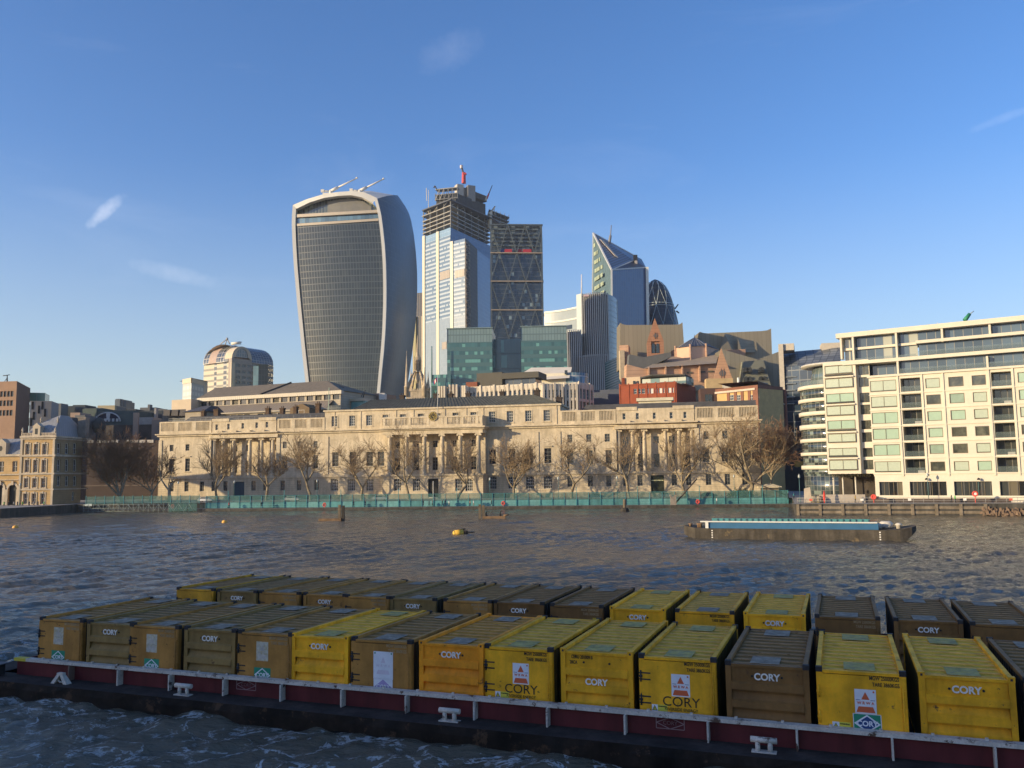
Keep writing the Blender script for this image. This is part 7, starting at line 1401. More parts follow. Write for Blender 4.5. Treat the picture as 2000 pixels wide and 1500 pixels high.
def brick_row():
    t=thing('red_brick_building','red brick building with white windows and a glazed rooftop pavilion','building',(at(1270,770,318).x,325,GZ));br=mat('red_brick',(.30,.075,.035),.85,.14,.6,fine=.12,coursing=.45);wf=mat('window_cream',(.62,.6,.56),.6)
    f=Fr(at(1211,775,322),at(1321.5,770,313));fs=Fr(at(1321.5,770,313),at(1359,772,330));zt=f.Z(1265,750.5)
    xs=[1240.5,1248.5,1256.5,1264.5,1273,1281.5,1290,1298.5,1308,1316.5];ws=[(f.S(x,763)-.62,f.S(x,763)+.62,f.Z(x,769.5-(x-1240)*.035),f.Z(x,759.5-(x-1240)*.035)) for x in xs]
    b=MB();b.holed(f,0,f.L,GZ,zt,ws,0,.3,0);b.fquad(fs,0,fs.L,GZ,zt,0,0);b.poly([f.P(0,0,zt-.4),f.P(f.L,0,zt-.4),fs.P(fs.L,0,zt-.4),fs.P(fs.L-4,-14,zt-.4),f.P(0,-20,zt-.4)],0);b.fquad(f.lside(0,20),0,20,GZ,zt,0,0);b.box(f,-.1,f.L+.15,-.3,.2,zt,zt+.35,0)
    for k in range(7):s=f.L*k/6.2;b.box(f,s-.25,s+.25,0,.18,GZ,zt+.7)
    b.build('wall',br,t)
    for i,(a,e,c,z) in enumerate(ws):put_win(win_mesh('sash',1.2,z-c,wf,GLASS if i<3 else mat('blind_white',(.6,.58,.54),.4),1,2),t,f,(a+e)/2,c,-.2)
    b=MB();box_px(b,1216,1251,736.5,760,325,322,8,0);b.build('cream_penthouse',mat('penthouse_cream',(.55,.42,.28),.8,.08),t)
    for x in (1239,1247):b=MB();box_px(b,x-2.4,x+2.4,744,751.5,322.2,322.2,.25);b.build('window',GLASS,t)
    b=MB();g=box_px(b,1254,1340,738,752,322,314,10);g2=Fr(at(1340,745,314),at(1350,746,321));b.fquad(g2,0,g2.L,g.Z(1300,752),g.Z(1300,738));b.build('pavilion_glazing',facade('pavilion_glass',(.10,.16,.15),(.05,.05,.05),3.4,12,.2,.3,.1,.5,lit=(.5,.52,.42),litp=.45),t)
    b=MB();e=[at(1252,739,321),at(1272,733.5,318),at(1338,733,312.5),at(1352,739.5,322)];bk=[p+Vector((0,9,.2)) for p in e];b.prism([*e,bk[3],bk[0]],[p+Vector((0,0,.45)) for p in (*e,bk[3],bk[0])]);b.build('pavilion_roof',mat('pavilion_grey',(.055,.055,.05),.7),t)
    for x,y in ((1217.5,745),(1298,746),(1267,749)):b=MB();p=at(x,y,324);b.wbox(p.x-.5,p.x+.5,324,325,p.z-1.5,p.z+1.4);b.build('chimney',br,t)
    t=thing('cream_stack_building','narrow cream stepped building between the two brick buildings','building',(at(1366,770,330).x,332,GZ));b=MB();box_px(b,1357,1371,752,790,332,331,8,0,GZ);box_px(b,1355,1381,759,763,330.5,330,8,0);b.build('wall',mat('cream_stack',(.52,.40,.27),.8,.12,.5),t)
    t=thing('yellow_brick_building','yellow and brown brick building with a tall dark side facing the side street','building',(at(1470,780,300).x,305,GZ));br2=mat('brown_brick',(.22,.10,.065),.85,.12,.6,fine=.1);yb=mat('yellow_brick',(.52,.35,.15),.85,.12,.5,fine=.1)
    f=Fr(at(1401,790,306),at(1482,786,292));fs=Fr(at(1482,786,292),at(1534,780,325));z0=f.Z(1440,762.5);z1=f.Z(1440,756);b=MB();b.box(f,0,f.L,-14,0,GZ,z0,1);b.box(f,-.4,f.L+.1,-14,.35,z0,z1,0);b.box(f,-.5,f.L-1,.36,.6,z0-.5,z0+.2,2)
    for x in (1423,1437,1450,1464,1476):s=f.S(x,775);b.box(f,s-.55,s+.55,0,.25,GZ,z0,0)
    b.box(f,f.L-2.2,f.L,0,.3,GZ,z0,0);b.build('front_wall',[br2,yb,mat('pale_coping',(.55,.45,.36),.7)],t)
    wrow(t,f,(1430,1443.5,1468.5),771.5,782,.75,SASH,d=.16,ny=2)
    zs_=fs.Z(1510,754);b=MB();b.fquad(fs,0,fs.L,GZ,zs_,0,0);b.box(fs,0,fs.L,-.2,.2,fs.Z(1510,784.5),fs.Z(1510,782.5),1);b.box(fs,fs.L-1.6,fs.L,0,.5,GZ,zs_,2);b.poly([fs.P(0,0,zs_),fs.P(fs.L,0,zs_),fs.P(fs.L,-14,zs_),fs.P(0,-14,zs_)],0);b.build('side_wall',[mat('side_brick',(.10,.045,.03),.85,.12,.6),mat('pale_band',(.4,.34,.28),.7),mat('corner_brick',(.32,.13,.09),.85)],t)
    b=MB();box_px(b,1369,1415,758,795,308,307,8,0,GZ);b.build('dark_wing',mat('dark_wing',(.10,.06,.05),.85),t);wrow(t,Fr(at(1369,790,307.8),at(1415,788,306.8)),(1384,1408),770,784,1.3,BRONZE,d=.1)
    b=MB();box_px(b,1411,1482,748,760,312,303,8,0);b.build('roof_plant',mat('plant_pale',(.36,.33,.28),.7),t);b=MB();p=at(1467,749,305);b.lathe(p,[(1.1,-.6),(1.3,0),(1.2,.5),(.7,.6)],12);b.build('roof_vent',mat('vent_grey',(.3,.28,.26),.6),t)
    b=MB();p=at(1442,746,312);b.tube(p+Vector((0,0,-2)),p+Vector((0,0,1.6)),.4,.4,8);b.build('flue',WHITE,t)
brick_row()
def side_street():
    t=thing('grey_glass_building','grey blue glass building with a sloping greenhouse roof beyond the side street','building',(at(1585,800,330).x,340,GZ));gl=facade('grey_blue_glass',(.03,.05,.075),(.05,.07,.09),3.0,4.0,.2,.4,.1,.4);f=Fr(at(1534,800,334),at(1645,795,322));zt=f.Z(1590,712)
    b=MB();b.fquad(f,0,f.L,GZ,zt,0);b.fquad(f.side(f.L),0,20,GZ,zt);b.build('glazing',gl,t)
    b=MB();b.grid([[f.P(0,.2,zt),f.P(f.L,.2,zt)],[f.P(-4.5,-12,f.Z(1590,683,-12)),f.P(f.L,-12,f.Z(1590,683,-12))]],0,False,[0,26],[0,16]);b.build('sloping_roof',facade('greenhouse_roof',(.13,.14,.14),(.045,.05,.055),3.2,2.4,.3,.35,.3,.45),t)
    b=MB();box_px(b,1526,1535,671.5,800,333,332.5,12,0,GZ);box_px(b,1526,1551,671,684,333.6,332,10,0);box_px(b,1534,1552,683,715,346,346,3,0);box_px(b,1605,1645,669.5,684,336,334,8,0);b.build('pale_pier',mat('pier_pale',(.50,.44,.35),.7,.08),t)
    b=MB()
    for k in range(5):y=735+13*k;box_px(b,1535,1556-k,y,y+2.2,332,331,4)
    b.build('curved_balcony',mat('balcony_grey',(.2,.22,.22),.6),t)
    b=MB();box_px(b,1533,1610,860,925,300,296,6,0,GZ);b.build('dark_gateway',mat('gateway_dark',(.035,.032,.03),.9),None,'dark shaded low building at the end of the side street','building')
    b=MB();box_px(b,1556,1574,901,912,285,285,2);b.build('yellow_hoarding',mat('hoarding_yellow',(.30,.20,.03),.7),None,'small yellow hoarding in the dark side street','hoarding')
    cars=((1602,'dark car parked in the shade at the mouth of the side street',(.03,.03,.035)),(1618,'silver car parked beside a dark one in the side street',(.2,.21,.22)))
    for px,lab,c in cars:
        o=copy_tree(car0,group='cars in the side street');p=onz(px,961,2.3);o.location=(p.x,p.y,2.3);o.rotation_euler=(0,0,.4);o['label']=lab
        for ch in o.children:
            if ch.name.startswith('body'):ch.data=ch.data.copy();ch.data.materials[0]=mat('car_%d'%px,c,.25,.03)
side_street()

# ------------------------------------------------------------------ cream apartment block, jetty and quay on the right bank
def apartments():
    A,B=at(1706,972,188),at(2000,972,172);f=Fr(A,B);ZX= lambda x:1500+x/3.41;ZY= lambda y:580+y/3.41
    t=thing('apartment_block','large cream riverside apartment block with glazed bays and recessed balconies','apartment building',f.P(16,-10,2.3))
    cr=mat('cream_cladding',(.63,.57,.45),.6,.06,.3,fine=.03);fm=mat('bronze_frame',(.15,.12,.075),.5,.1);gp=mat('pale_blind_glass',(.36,.48,.36),.15,.05,1,spec=.8);gq=mat('pale_blind_glass_b',(.27,.35,.27),.12,.12,.8,spec=.8);gd=mat('room_glass',(.055,.06,.05),.08,.3,.35,spec=.9,tint=(.12,.12,.09));bal=mat('balcony_glass',(.16,.2,.19),.08,.1,spec=1.0,alpha=.45);gb=facade('penthouse_strip',(.07,.10,.13),(.16,.15,.13),1.75,30,.12,0,.08,.45,lit=(.38,.38,.3),litp=.18)
    sx= lambda zx,zy=900:f.S(ZX(zx),ZY(zy));zz= lambda zx,zy:f.Z(ZX(zx),ZY(zy))
    rows=[zz(1110,y) for y in (540,650,760,870,980,1097)];bots=[zz(1110,y) for y in (605,715,825,935,1045,1160)];rt=[zz(960,y) for y in (538,645,752,862,970,1080)];rb=[zz(960,y) for y in (628,738,845,955,1063,1173)]
    z_top=zz(960,520);zg1=zz(960,1192);zg0=zz(960,1337)
    L0=sx(690);wing0=sx(397,900);recE=(sx(606,900),sx(686,900));end=sx(1705,900)+26
    # columns of openings: (start, end, kind)
    cols=[(sx(697),sx(873),'bay'),(sx(902),sx(1035),'recess'),(sx(1069),sx(1166),'win'),(sx(1224),sx(1325),'win'),(sx(1381),sx(1476),'win'),(sx(1511),sx(1647),'recess')]
    s=sx(1690);cols+=[(s,s+3.2,'win'),(s+5,s+8.3,'win'),(s+9.6,s+13,'win'),(s+14.3,s+18.6,'recess')]
    holes=[]
    for a,e,k in cols:
        for i in range(6):
            holes.append((a,e,rb[i],rt[i],'recess',i) if k=='recess' else (a,e,bots[i]-(.15 if k=='bay' else 0),rows[i]+(.25 if k=='bay' else 0),k,i))
    gh=[(sx(742,1270),sx(897,1270)),(sx(945,1270),sx(1190,1270)),(sx(1240,1270),sx(1492,1270)),(sx(1545,1270),sx(1545,1270)+8.3),(sx(1545,1270)+9.9,sx(1545,1270)+18)];zgt,zgb=zz(1060,1230),zz(1060,1322)
    b=MB();b.holed(f,L0,end,zg1,z_top,[h[:4] for h in holes],0,.35,0);b.holed(f,sx(715,1270),end,zg0-1,zg1,[(a,e,zgb,zgt) for a,e in gh],0,.6,0)
    b.fquad(f.lside(L0,8),0,8,zg1,z_top);b.fquad(f.lside(sx(715,1270),8),0,8,zg0-1,zg1);b.fquad(f.side(end),0,16,zg0-1,z_top)
    for a,e,k in cols:
        if k=='recess':
            for i in range(6):
                for q in ((a,e,rt[i]),(a,e,rb[i])):b.poly([f.P(q[0],0,q[2]),f.P(q[1],0,q[2]),f.P(q[1],-2.2,q[2]),f.P(q[0],-2.2,q[2])])
                for s_ in (a,e):b.poly([f.P(s_,0,rb[i]),f.P(s_,-2.2,rb[i]),f.P(s_,-2.2,rt[i]),f.P(s_,0,rt[i])])
    b.build('wall',cr,t)
    for z in rt[1:]+[zg1+.25]:b=MB();b.box(f,L0-.1,end,0,.16,z+.12,z+.32);b.build('floor_band',cr,t)
    for s_ in [sx(x) for x in (885,1046,1188,1496,1658)]:b=MB();b.box(f,s_-.16,s_+.16,0,.22,zg1,z_top);b.build('pilaster',cr,t)
    r_=random.Random(11);dark={(2,1):1,(2,5):1,(3,0):1,(4,0):1,(3,3):1,(4,3):1,(3,4):1,(4,2):2,(4,4):2,(0,0):1,(0,1):1,(0,5):1,(6,3):1,(7,0):1,(7,4):1,(2,5):1}
    for a,e,z0,z1,k,i in holes:
        ci=[c[0] for c in cols].index(a)
        if k=='recess':
            b=MB();b.fquad(f,a,e,z0,z1,-2.15);b.build('window',facade('balcony_door',(.055,.06,.055),(.10,.085,.06),1.15,30,.12,0,.08,.6,lit=(.28,.27,.2),litp=.2,offu=i*.7),t)
            b=MB();b.fquad(f,a,e,z0+.05,z0+1.1,-.12);b.box(f,a,e,-.16,-.08,z0+1.1,z0+1.16);b.build('balcony_screen',bal,t)
            if (ci+i)%3==0:b=MB();b.box(f,e-1.6,e-.3,-1.4,-.6,z0+.02,z0+.55);b.build('balcony_seat',WHITE,t)
        else:
            d=dark.get((ci,i),0);g=gd if d else gp;w=e-a;h=z1-z0
            if d==2 or (k=='bay' and d):me=win_mesh('blind',w,h,fm,gd,2 if k=='bay' else 1,1,.14)
            else:me=win_mesh('blind' if (g is gp and r_.random()<.3) else 'sash',w,h,fm,(g if r_.random()<.6 or g is gd else gq),2 if k=='bay' else 1,1,.14)
            put_win(me,t,f,(a+e)/2,z0,-.02 if k=='bay' else -.12)
    for a,e in gh:b=MB();b.fquad(f,a,e,zgb,zgt,-.55);[b.box(f,q-.05,q+.05,-.55,-.45,zgb,zgt,1) for q in [a+(e-a)*k/5 for k in range(1,5)]];b.build('shopfront',[facade('shop_glass',(.035,.037,.035),(.06,.05,.04),1.6,20,.1,0,.07,.6,lit=(.15,.13,.09),litp=.15),fm],t)
    # upper storeys set between deep white fascias
    def storey(s0,s1,yT,yB,d,nm='penthouse_glazing',x=1000):
        z0,z1=zz(x,yB),zz(x,yT);b=MB();b.fquad(f,s0,s1,z0,z1,d);b.build(nm,gb,t); return z0,z1
    e0=sx(487,300);e1=sx(590,480)
    zt3=zz(1000,232);z0_,_=storey(e0+.4,end,230,307,-1.4);zf3=zz(1000,308)
    b=MB();b.box(f,e0-1,end,-8,.5,zz(1000,225),zz(1000,193));b.fquad(f.lside(e0+.2,10,-1.3),0,10,zz(1000,310),zz(1000,225));b.build('roof_fascia',cr,t)
    b=MB();b.box(f,e0+.1,sx(985,300),-6,-.6,zz(900,322),zz(900,306));b.box(f,sx(985,300),end,-6,.5,zz(1100,302),zz(1100,282));b.build('floor_band',cr,t)
    storey(e0+.4,sx(990,350),324,405,-1.3,x=900);storey(sx(1000,340),end,303,386,-1.0,x=1100)
    b=MB();b.box(f,e0+.1,end,-7,.45,zz(1000,417),zz(1000,394));b.build('floor_band',cr,t)
    storey(sx(872,460),end,418,505,-1.2);storey(sx(590,470),sx(860,470),428,515,-3.0,x=740);b=MB();b.box(f,L0-.3,end,-4,.35,z_top,zz(1000,503));b.box(f,sx(372,440),L0+.2,-8,.3,zz(500,452),zz(500,428));b.build('floor_band',cr,t)
    for zx,y0,y1 in ((568,240,430),(860,230,520),(1160,205,300),(1478,185,270),(1462,395,490),(488,250,415)):b=MB();s_=sx(zx,(y0+y1)/2);b.box(f,s_-.2,s_+.2,-1.5,.3,zz(zx,y1),zz(zx,y0));b.build('pilaster',cr,t)
    for y,s0,s1 in ((498,sx(872,480),end),(388,sx(1000,380),end),(405,sx(580,400),sx(990,400))):b=MB();z=zz(1000,y);b.fquad(f,s0,s1,z-.1,z+.95,.1);b.build('terrace_screen',bal,t)
    b=MB();b.box(f,sx(715,200),end,-12,-5,zz(1000,195),zz(1000,168));b.box(f,sx(1560,130),end,-12,-6,zz(1600,150),zz(1600,110));b.build('plant_screen',mat('plant_screen',(.58,.52,.42),.6,.05),t)
    for zx in (1108,1525):b=MB();b.tube(f.P(sx(zx,160),-4,zz(zx,200)),f.P(sx(zx,160),-4,zz(zx,118 if zx>1200 else 150)),.06,.04,5);b.build('aerial',mat('mast_white',(.75,.7,.68),.5),t)
    c=thing('crane','small green crane jib rising behind the roof of the cream apartment block','crane',at(1884,622,205));b=MB();b.tube(at(1884,626,205),at(1894,613,205),.55,.4,5);b.build('jib_base',mat('crane_green',(.04,.24,.13),.5),c);b=MB();b.tube(at(1893,614,205),at(1902,607.5,205),.12,.1,5);b.build('jib',mat('crane_green_pale',(.4,.45,.4),.5),c)
    # left wing of stacked glazed bays, dark recess beside it
    lw=Fr(at(ZX(375),900,194),at(ZX(606),900,191.6));w0=0;wy=((455,510),(540,605),(640,700),(725,790),(820,880),(910,970),(1005,1060),(1085,1155));W_=f.S;b=MB();hs_=[]
    a,e=sx(398,900),sx(585,900)
    for y0,y1 in wy:hs_.append((a,e,zz(500,y1),zz(500,y0)))
    rc=[]
    for y0,y1 in ((450,515),(530,595),(635,700),(715,780),(820,880),(900,965),(1005,1065),(1085,1150)):rc.append((recE[0]+.3,recE[1],zz(640,y1),zz(640,y0)))
    zl=zz(500,1178);b.holed(f,a-.4,recE[0],zl,zz(500,428),hs_,-.02,.3,0);b.holed(f,recE[0],L0,zl,zz(640,430),rc,-1.2,.3,0);b.fquad(f.lside(a-.4,10),0,10,zl,zz(500,428));b.fquad(f.side(recE[0]),0,1.2,zl,zz(500,428));b.poly([f.P(a-.4,0,zl),f.P(L0,0,zl),f.P(L0,-8,zl),f.P(a-.4,-8,zl)]);b.build('wing_wall',cr,t)
    for i,(s0,s1,z0,z1) in enumerate(hs_):put_win(win_mesh('sash' if i in (2,4) else 'blind',s1-s0,z1-z0,fm,gp if i in (2,4) else gd,2,1,.12),t,f,(s0+s1)/2,z0,.25 if i%2 else .05)
    for i,(s0,s1,z0,z1) in enumerate(rc):put_win(win_mesh('sash',s1-s0,z1-z0,BRONZE,gd,2,1,.1),t,f,(s0+s1)/2,z0,-1.45)
    for i in (1,3,5,7):b=MB();s0,s1,z0,z1=hs_[i];b.box(f,s0-.2,s1+.2,0,.5,z1+.15,z1+.42);b.box(f,s0,s1,0,.3,z1+.6,z1+.95,1);b.build('bay_band',[cr,mat('bay_shadow',(.05,.05,.045),.6)],t)  # dark panel above each bay is painted shadow
    # dark undercroft with columns and planting
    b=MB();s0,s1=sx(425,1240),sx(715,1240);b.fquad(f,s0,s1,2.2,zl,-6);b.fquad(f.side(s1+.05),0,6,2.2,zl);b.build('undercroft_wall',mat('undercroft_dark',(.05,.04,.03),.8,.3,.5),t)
    for zx in (427,490,575):b=MB();s_=sx(zx,1240);b.tube(f.P(s_,-1.2,2.2),f.P(s_,-1.2,zl),.17,.17,8);b.build('column',cr,t)
    b=MB();r2=random.Random(5)
    for k in range(900):q=f.P(r2.uniform(s0,s1-1),r2.uniform(-1.5,.3),zl-abs(r2.gauss(0,.35)));v1=Vector((r2.gauss(0,1),r2.gauss(0,1),r2.gauss(0,1))).normalized()*.14;v2=Vector((r2.gauss(0,1),r2.gauss(0,1),r2.gauss(0,1))).normalized()*.1;b.poly([q-v1,q+v2,q+v1,q-v2])
    b.build('hanging_plants',mat('hanging_plants',(.07,.06,.03),.9,.4,2),None,'brown hanging plants under the left wing of the apartment block','plants')
    for zx in (640,715):b=MB();p=f.P(sx(zx,1310),1.6,0);b.lathe(p,[(.75,2.25),(.95,2.9),(1.05,3.4),(.95,3.42)],14);b.build('planter',mat('planter_zinc',(.13,.12,.11),.5,.15),None,('round dark planter left of the cream block corner','round dark planter right beside the cream block corner')[zx>700],'planter','planters by the apartment block')
    # rounded corner pavilion behind the wing
    c=at(1643,900,212);R_=74*212/FPX;b=MB();g=facade('round_glass',(.045,.06,.06),(.2,.19,.16),1.1,1.1,.08,.06,.1,.5,lit=(.2,.24,.2),litp=.2);cz=[at(1590,ZY(y),200).z for y in (566,592,657,682,748,775,837,870,935,960,1030,1052,1120,1148,1180)]
    for i in range(14):b.lathe((c.x,c.y,0),[(R_-(.5 if i%2 else 0),cz[i+1]),(R_-(.5 if i%2 else 0),cz[i])],40,1 if i%2 else 0)
    b.lathe((c.x,c.y,0),[(R_-.6,2.2),(R_-.6,cz[-1])],40,1);b.build('rounded_corner',[cr,g],t)
    b=MB();zt_,zb_=at(1598,ZY(436),202).z,cz[0];b.lathe((c.x+.2,c.y,0),[(R_*.72,zb_),(R_*.62,zt_)],32,1);b.lathe((c.x,c.y,0),[(R_*.5,zt_),(R_*.9,zt_+.1),(R_*.9,zt_+.5),(R_*.4,zt_+.9)],32,2);b.build('rounded_penthouse',[cr,facade('round_pent',(.12,.16,.16),(.3,.28,.24),1.6,9,.1,0,.1,.3),mat('disc_roof',(.5,.48,.43),.5)],t)
    b=MB();b.lathe((c.x,c.y,0),[(R_-.1,cz[0]),(R_-.1,cz[0]+1.1)],40,0,cap=False);b.build('terrace_screen',bal,t)
    for i,px in ((0,1810.5),(1,1912)):s_,z=f.sz(px,934);b=MB();b.tube(f.P(s_,.1,z),f.P(s_,.8,z+.1),.05,.05,5);b.lathe(f.P(s_,.8,z-.35),[(.32,0),(.28,.25),(.06,.45)],8);b.build('wall_lamp',STEEL,t)
    return f
AF=apartments()
def jetty():
    e= lambda px,z=0:onz(px,1006+(px-1560)*.0025,0)
    A,B=e(1559),e(1926);f=Fr(A,B);wd=mat('jetty_timber',(.23,.185,.13),.9,.3,.8,fine=.2,streak=.3);wd2=mat('jetty_timber_dark',(.075,.06,.045),.9,.3,.8)
    t=thing('timber_jetty','weathered timber jetty with heavy posts and beams in front of the cream block','jetty',f.P(f.L/2,0,0));n=8
    for k in range(n+1):b=MB();s=f.L*k/n;b.box(f,s-.28,s+.28,-.5,.25,-2.5,2.2);b.build('post',wd,t)
    for z0,z1,nm in ((1.25,1.8,'upper_beam'),(.35,.85,'lower_beam')):
        for k in range(n):b=MB();b.box(f,f.L*k/n+.29,f.L*(k+1)/n-.29,-.3,.08+rnd.uniform(-.03,.03),z0,z1);b.build(nm,wd,t)
    for k in range(n):b=MB();s=f.L*k/n;b.tube(f.P(s+.3,-.1,-.6),f.P(s+1.6,-1.2,.5),.16,.16,5);b.build('brace',wd2,t)
    b=MB();b.box(f,0,f.L,-3.9,-.55,1.75,1.95);b.build('deck',wd2,t)
    b=MB();b.box(f,.3,f.L-.3,-3.95,-3.85,-1,1.74);b.build('shadow_backing',mat('jetty_shadow',(.03,.025,.02),.95),t)  # dark sheet standing in for the shade under the deck
    r=thing('railing','thin grey metal railing along the quay above the timber jetty','railing',f.P(f.L/2,-4,2.3));gm=mat('rail_grey',(.33,.32,.3),.5,.1);L2=f.L+14
    for z in (2.75,3.35):b=MB();b.tube(f.P(0,-4.2,z),f.P(L2,-4.2,z),.04,.04,5);b.build('rail',gm,r)
    for k in range(27):s=L2*k/26;b=MB();b.tube(f.P(s,-4.2,2.2),f.P(s,-4.2,3.4),.045,.045,5);b.build('upright',gm,r)
    # quay wall step behind, dark brick band
    b=MB();b.box(f,4,L2,-7.4,-7.0,2.2,3.1);b.build('terrace_wall',mat('terrace_wall',(.13,.10,.08),.9,.2,.6),None,'low dark brick terrace wall behind the jetty railing','wall')
    b=MB();b.box(f,-1.2+2.6,1.4+2.6,-6.4,-5.2,2.25,6.3);b.build('stone_pylon',mat('pylon_stone',(.50,.42,.32),.85,.12),None,'tall plain stone block at the left end of the jetty','pylon') if False else None
    p=f.S(1577,960,-6);b=MB();b.prism([f.P(p-.75,-5.5,2.25),f.P(p+.85,-5.5,2.25),f.P(p+.85,-6.6,2.25),f.P(p-.75,-6.6,2.25)],[f.P(p-.65,-5.5,5.3),f.P(p+.55,-5.5,5.6),f.P(p+.55,-6.6,5.6),f.P(p-.65,-6.6,5.3)]);b.build('stone_block',mat('pylon_stone',(.50,.42,.32),.85,.12),None,'tall plain pale stone block standing at the left end of the jetty','stone block')
    p0,p1=f.S(1600,975,-6.5),f.S(1690,975,-6.5);b=MB();b.box(f,p0,p1,-6.9,-6.5,2.25,4.0);b.build('stepped_wall',mat('pale_stone_wall',(.42,.36,.29),.9,.15,.5),None,'pale stone parapet left of the apartment block behind the railing','wall')
    for px,lab in ((1590,'rounded planted tub left of the pale parapet'),(1600,'smaller rounded tub beside the pale parapet')):s=f.S(px,980,-5.5);b=MB();b.lathe(f.P(s,-5.5,0),[(.6,2.25),(.8,2.7),(.75,3.4),(.4,3.8)],10);b.build('plant_tub',mat('tub_stone',(.28,.24,.17),.9,.25,2),None,lab,'planter')
    for px,z,lab,ring in ((1706.5,3.55,'solid red life ring cover on a post above the middle of the jetty',False),(1905,4.1,'red life ring with white centre on a post near the right end of the jetty',True)):
        s=f.S(px,975,-4);l=thing('life_ring',lab,'life ring',f.P(s,-4,2.3));b=MB();b.tube(f.P(s,-4,2.2),f.P(s,-4,z),.07,.07,6);b.build('post',mat('life_ring_red',(.75,.10,.07),.5),l);c=f.P(s,-3.9,z);n=16
        b=MB();[b.tube(c+f.u*.42*math.cos(k*6.2832/n)+Vector((0,0,.42*math.sin(k*6.2832/n))),c+f.u*.42*math.cos((k+1)*6.2832/n)+Vector((0,0,.42*math.sin((k+1)*6.2832/n))),.17,.17,6) for k in range(n)];b.build('ring',mat('life_ring_red',(.75,.10,.07),.5),l)
        b=MB();b.prism([c+f.u*.4*math.cos(k*.7854)+Vector((0,0,.4*math.sin(k*.7854))) for k in range(8)],[c+f.n*.06+f.u*.4*math.cos(k*.7854)+Vector((0,0,.4*math.sin(k*.7854))) for k in range(8)]);b.build('centre',WHITE if ring else mat('life_ring_red',(.75,.10,.07),.5),l)
    s=f.S(1610,970,-4.4);b=MB();b.lathe(f.P(s,-4.4,0),[(.1,2.3),(.28,3.2),(.24,4.1),(.05,4.9)],8);b.build('folded_parasol',mat('parasol_red',(.6,.06,.04),.7),None,'slender folded red parasol left of the red life ring cover','parasol')
    for px,c,lab in ((1584,(.6,.12,.08),'small red sign on the railing at the left end of the jetty'),(1684,WHITE,'small white notice on the railing left of the solid red ring'),(1777,WHITE,'small white notice on the railing right of the jetty middle'),(1885,WHITE,'small white notice just left of the right hand life ring'),(1975,(.6,.12,.08),'small red sign on the railing right of the jetty end')):
        s=f.S(px,983,-4.1);b=MB();b.box(f,s-.3,s+.3,-4.12,-4.08,2.75,3.2);b.build('railing_sign',c if c is WHITE else mat('sign_red_small',c,.6),None,lab,'sign')
    for px,coat,lab in ((1671,(.4,.25,.03),'person in an ochre jacket with red trim leaning on the railing by the pale parapet'),(1859,(.05,.06,.05),'person in dark clothes left of the right hand life ring'),(1866,(.10,.5,.08),'person in a bright green top left of the right hand life ring'),(1551,(.04,.2,.22),'person in teal jacket standing at the mouth of the side street'),(1540,(.03,.03,.03),'dark dressed person walking into the side street')):
        person(px,lab,coat,(.03,.03,.04),fr=f,d=-5.2 if px>1560 else -30,z=2.3,pose=1,sc=.95)
    for px,lab in ((1562,'thin lamp post in the shaded mouth of the side street'),(1813,'thin black lamp post before the second shopfront'),(1912,'thin black lamp post before the third shopfront'),(1983,'thin black lamp post near the right edge before the shopfront')):
        s=f.S(px,960,-9);o=copy_tree(l0,group='slim lamps on the right bank');o.location=f.P(s,-9,2.3);o['label']=lab
    # sloping beach of rubble at right end and the raking timber at the left
    b=MB();r_=random.Random(2)
    for k in range(420):
        q=f.P(f.L+r_.uniform(-1,22),r_.uniform(.1,2.2),0);h=.25+.5*r_.random();q.z=.9-(f.n.dot(q-f.P(0,0,0)))*.45+r_.uniform(-.2,.3);a=[Vector((r_.uniform(.2,.5),0,0)),Vector((0,r_.uniform(.2,.5),0)),Vector((-r_.uniform(.2,.5),0,0)),Vector((0,-r_.uniform(.2,.5),0))];b.prism([q+v for v in a],[q+v*.5+Vector((0,0,h)) for v in a])
    b.build('rubble',mat('rubble_stone',(.17,.115,.075),.95,.4,1.2),kind='stuff',label='brown rubble slope at the foot of the quay wall',cat='rubble')
    s0=HF.S(1312,988,3);b=MB();b.tube(HF.P(s0,3.4,.2),HF.P(HF.S(1362,945,3),2.6,7.4),.22,.18,6);b.build('leaning_spar',mat('spar_brown',(.09,.07,.055),.9),None,'dark leaning spar propped beside the tenth quay tree','spar')
    p=HF.S(1315,980,3.2);b=MB();b.box(HF,p-.75,p+.75,2.8,4.0,.7,2.9);b.box(HF,p-.9,p-.5,2.7,4.1,2.9,3.4);b.box(HF,p+.3,p+.8,2.7,4.1,2.9,3.3);b.build('winch_house',mat('winch_stone',(.28,.24,.2),.9,.3,1),None,'grey stone winch block at the foot of the leaning spar','winch')
    s1=HF.S(1510,965,-1);b=MB();b.tube(HF.P(s1-5.5,-2,6.6),HF.P(s1+3.2,-.5,2.9),.2,.16,6);b.build('leaning_spar',mat('spar_brown',(.09,.07,.055),.9),None,'second dark leaning spar near the kiosk at the right end','spar')
jetty()
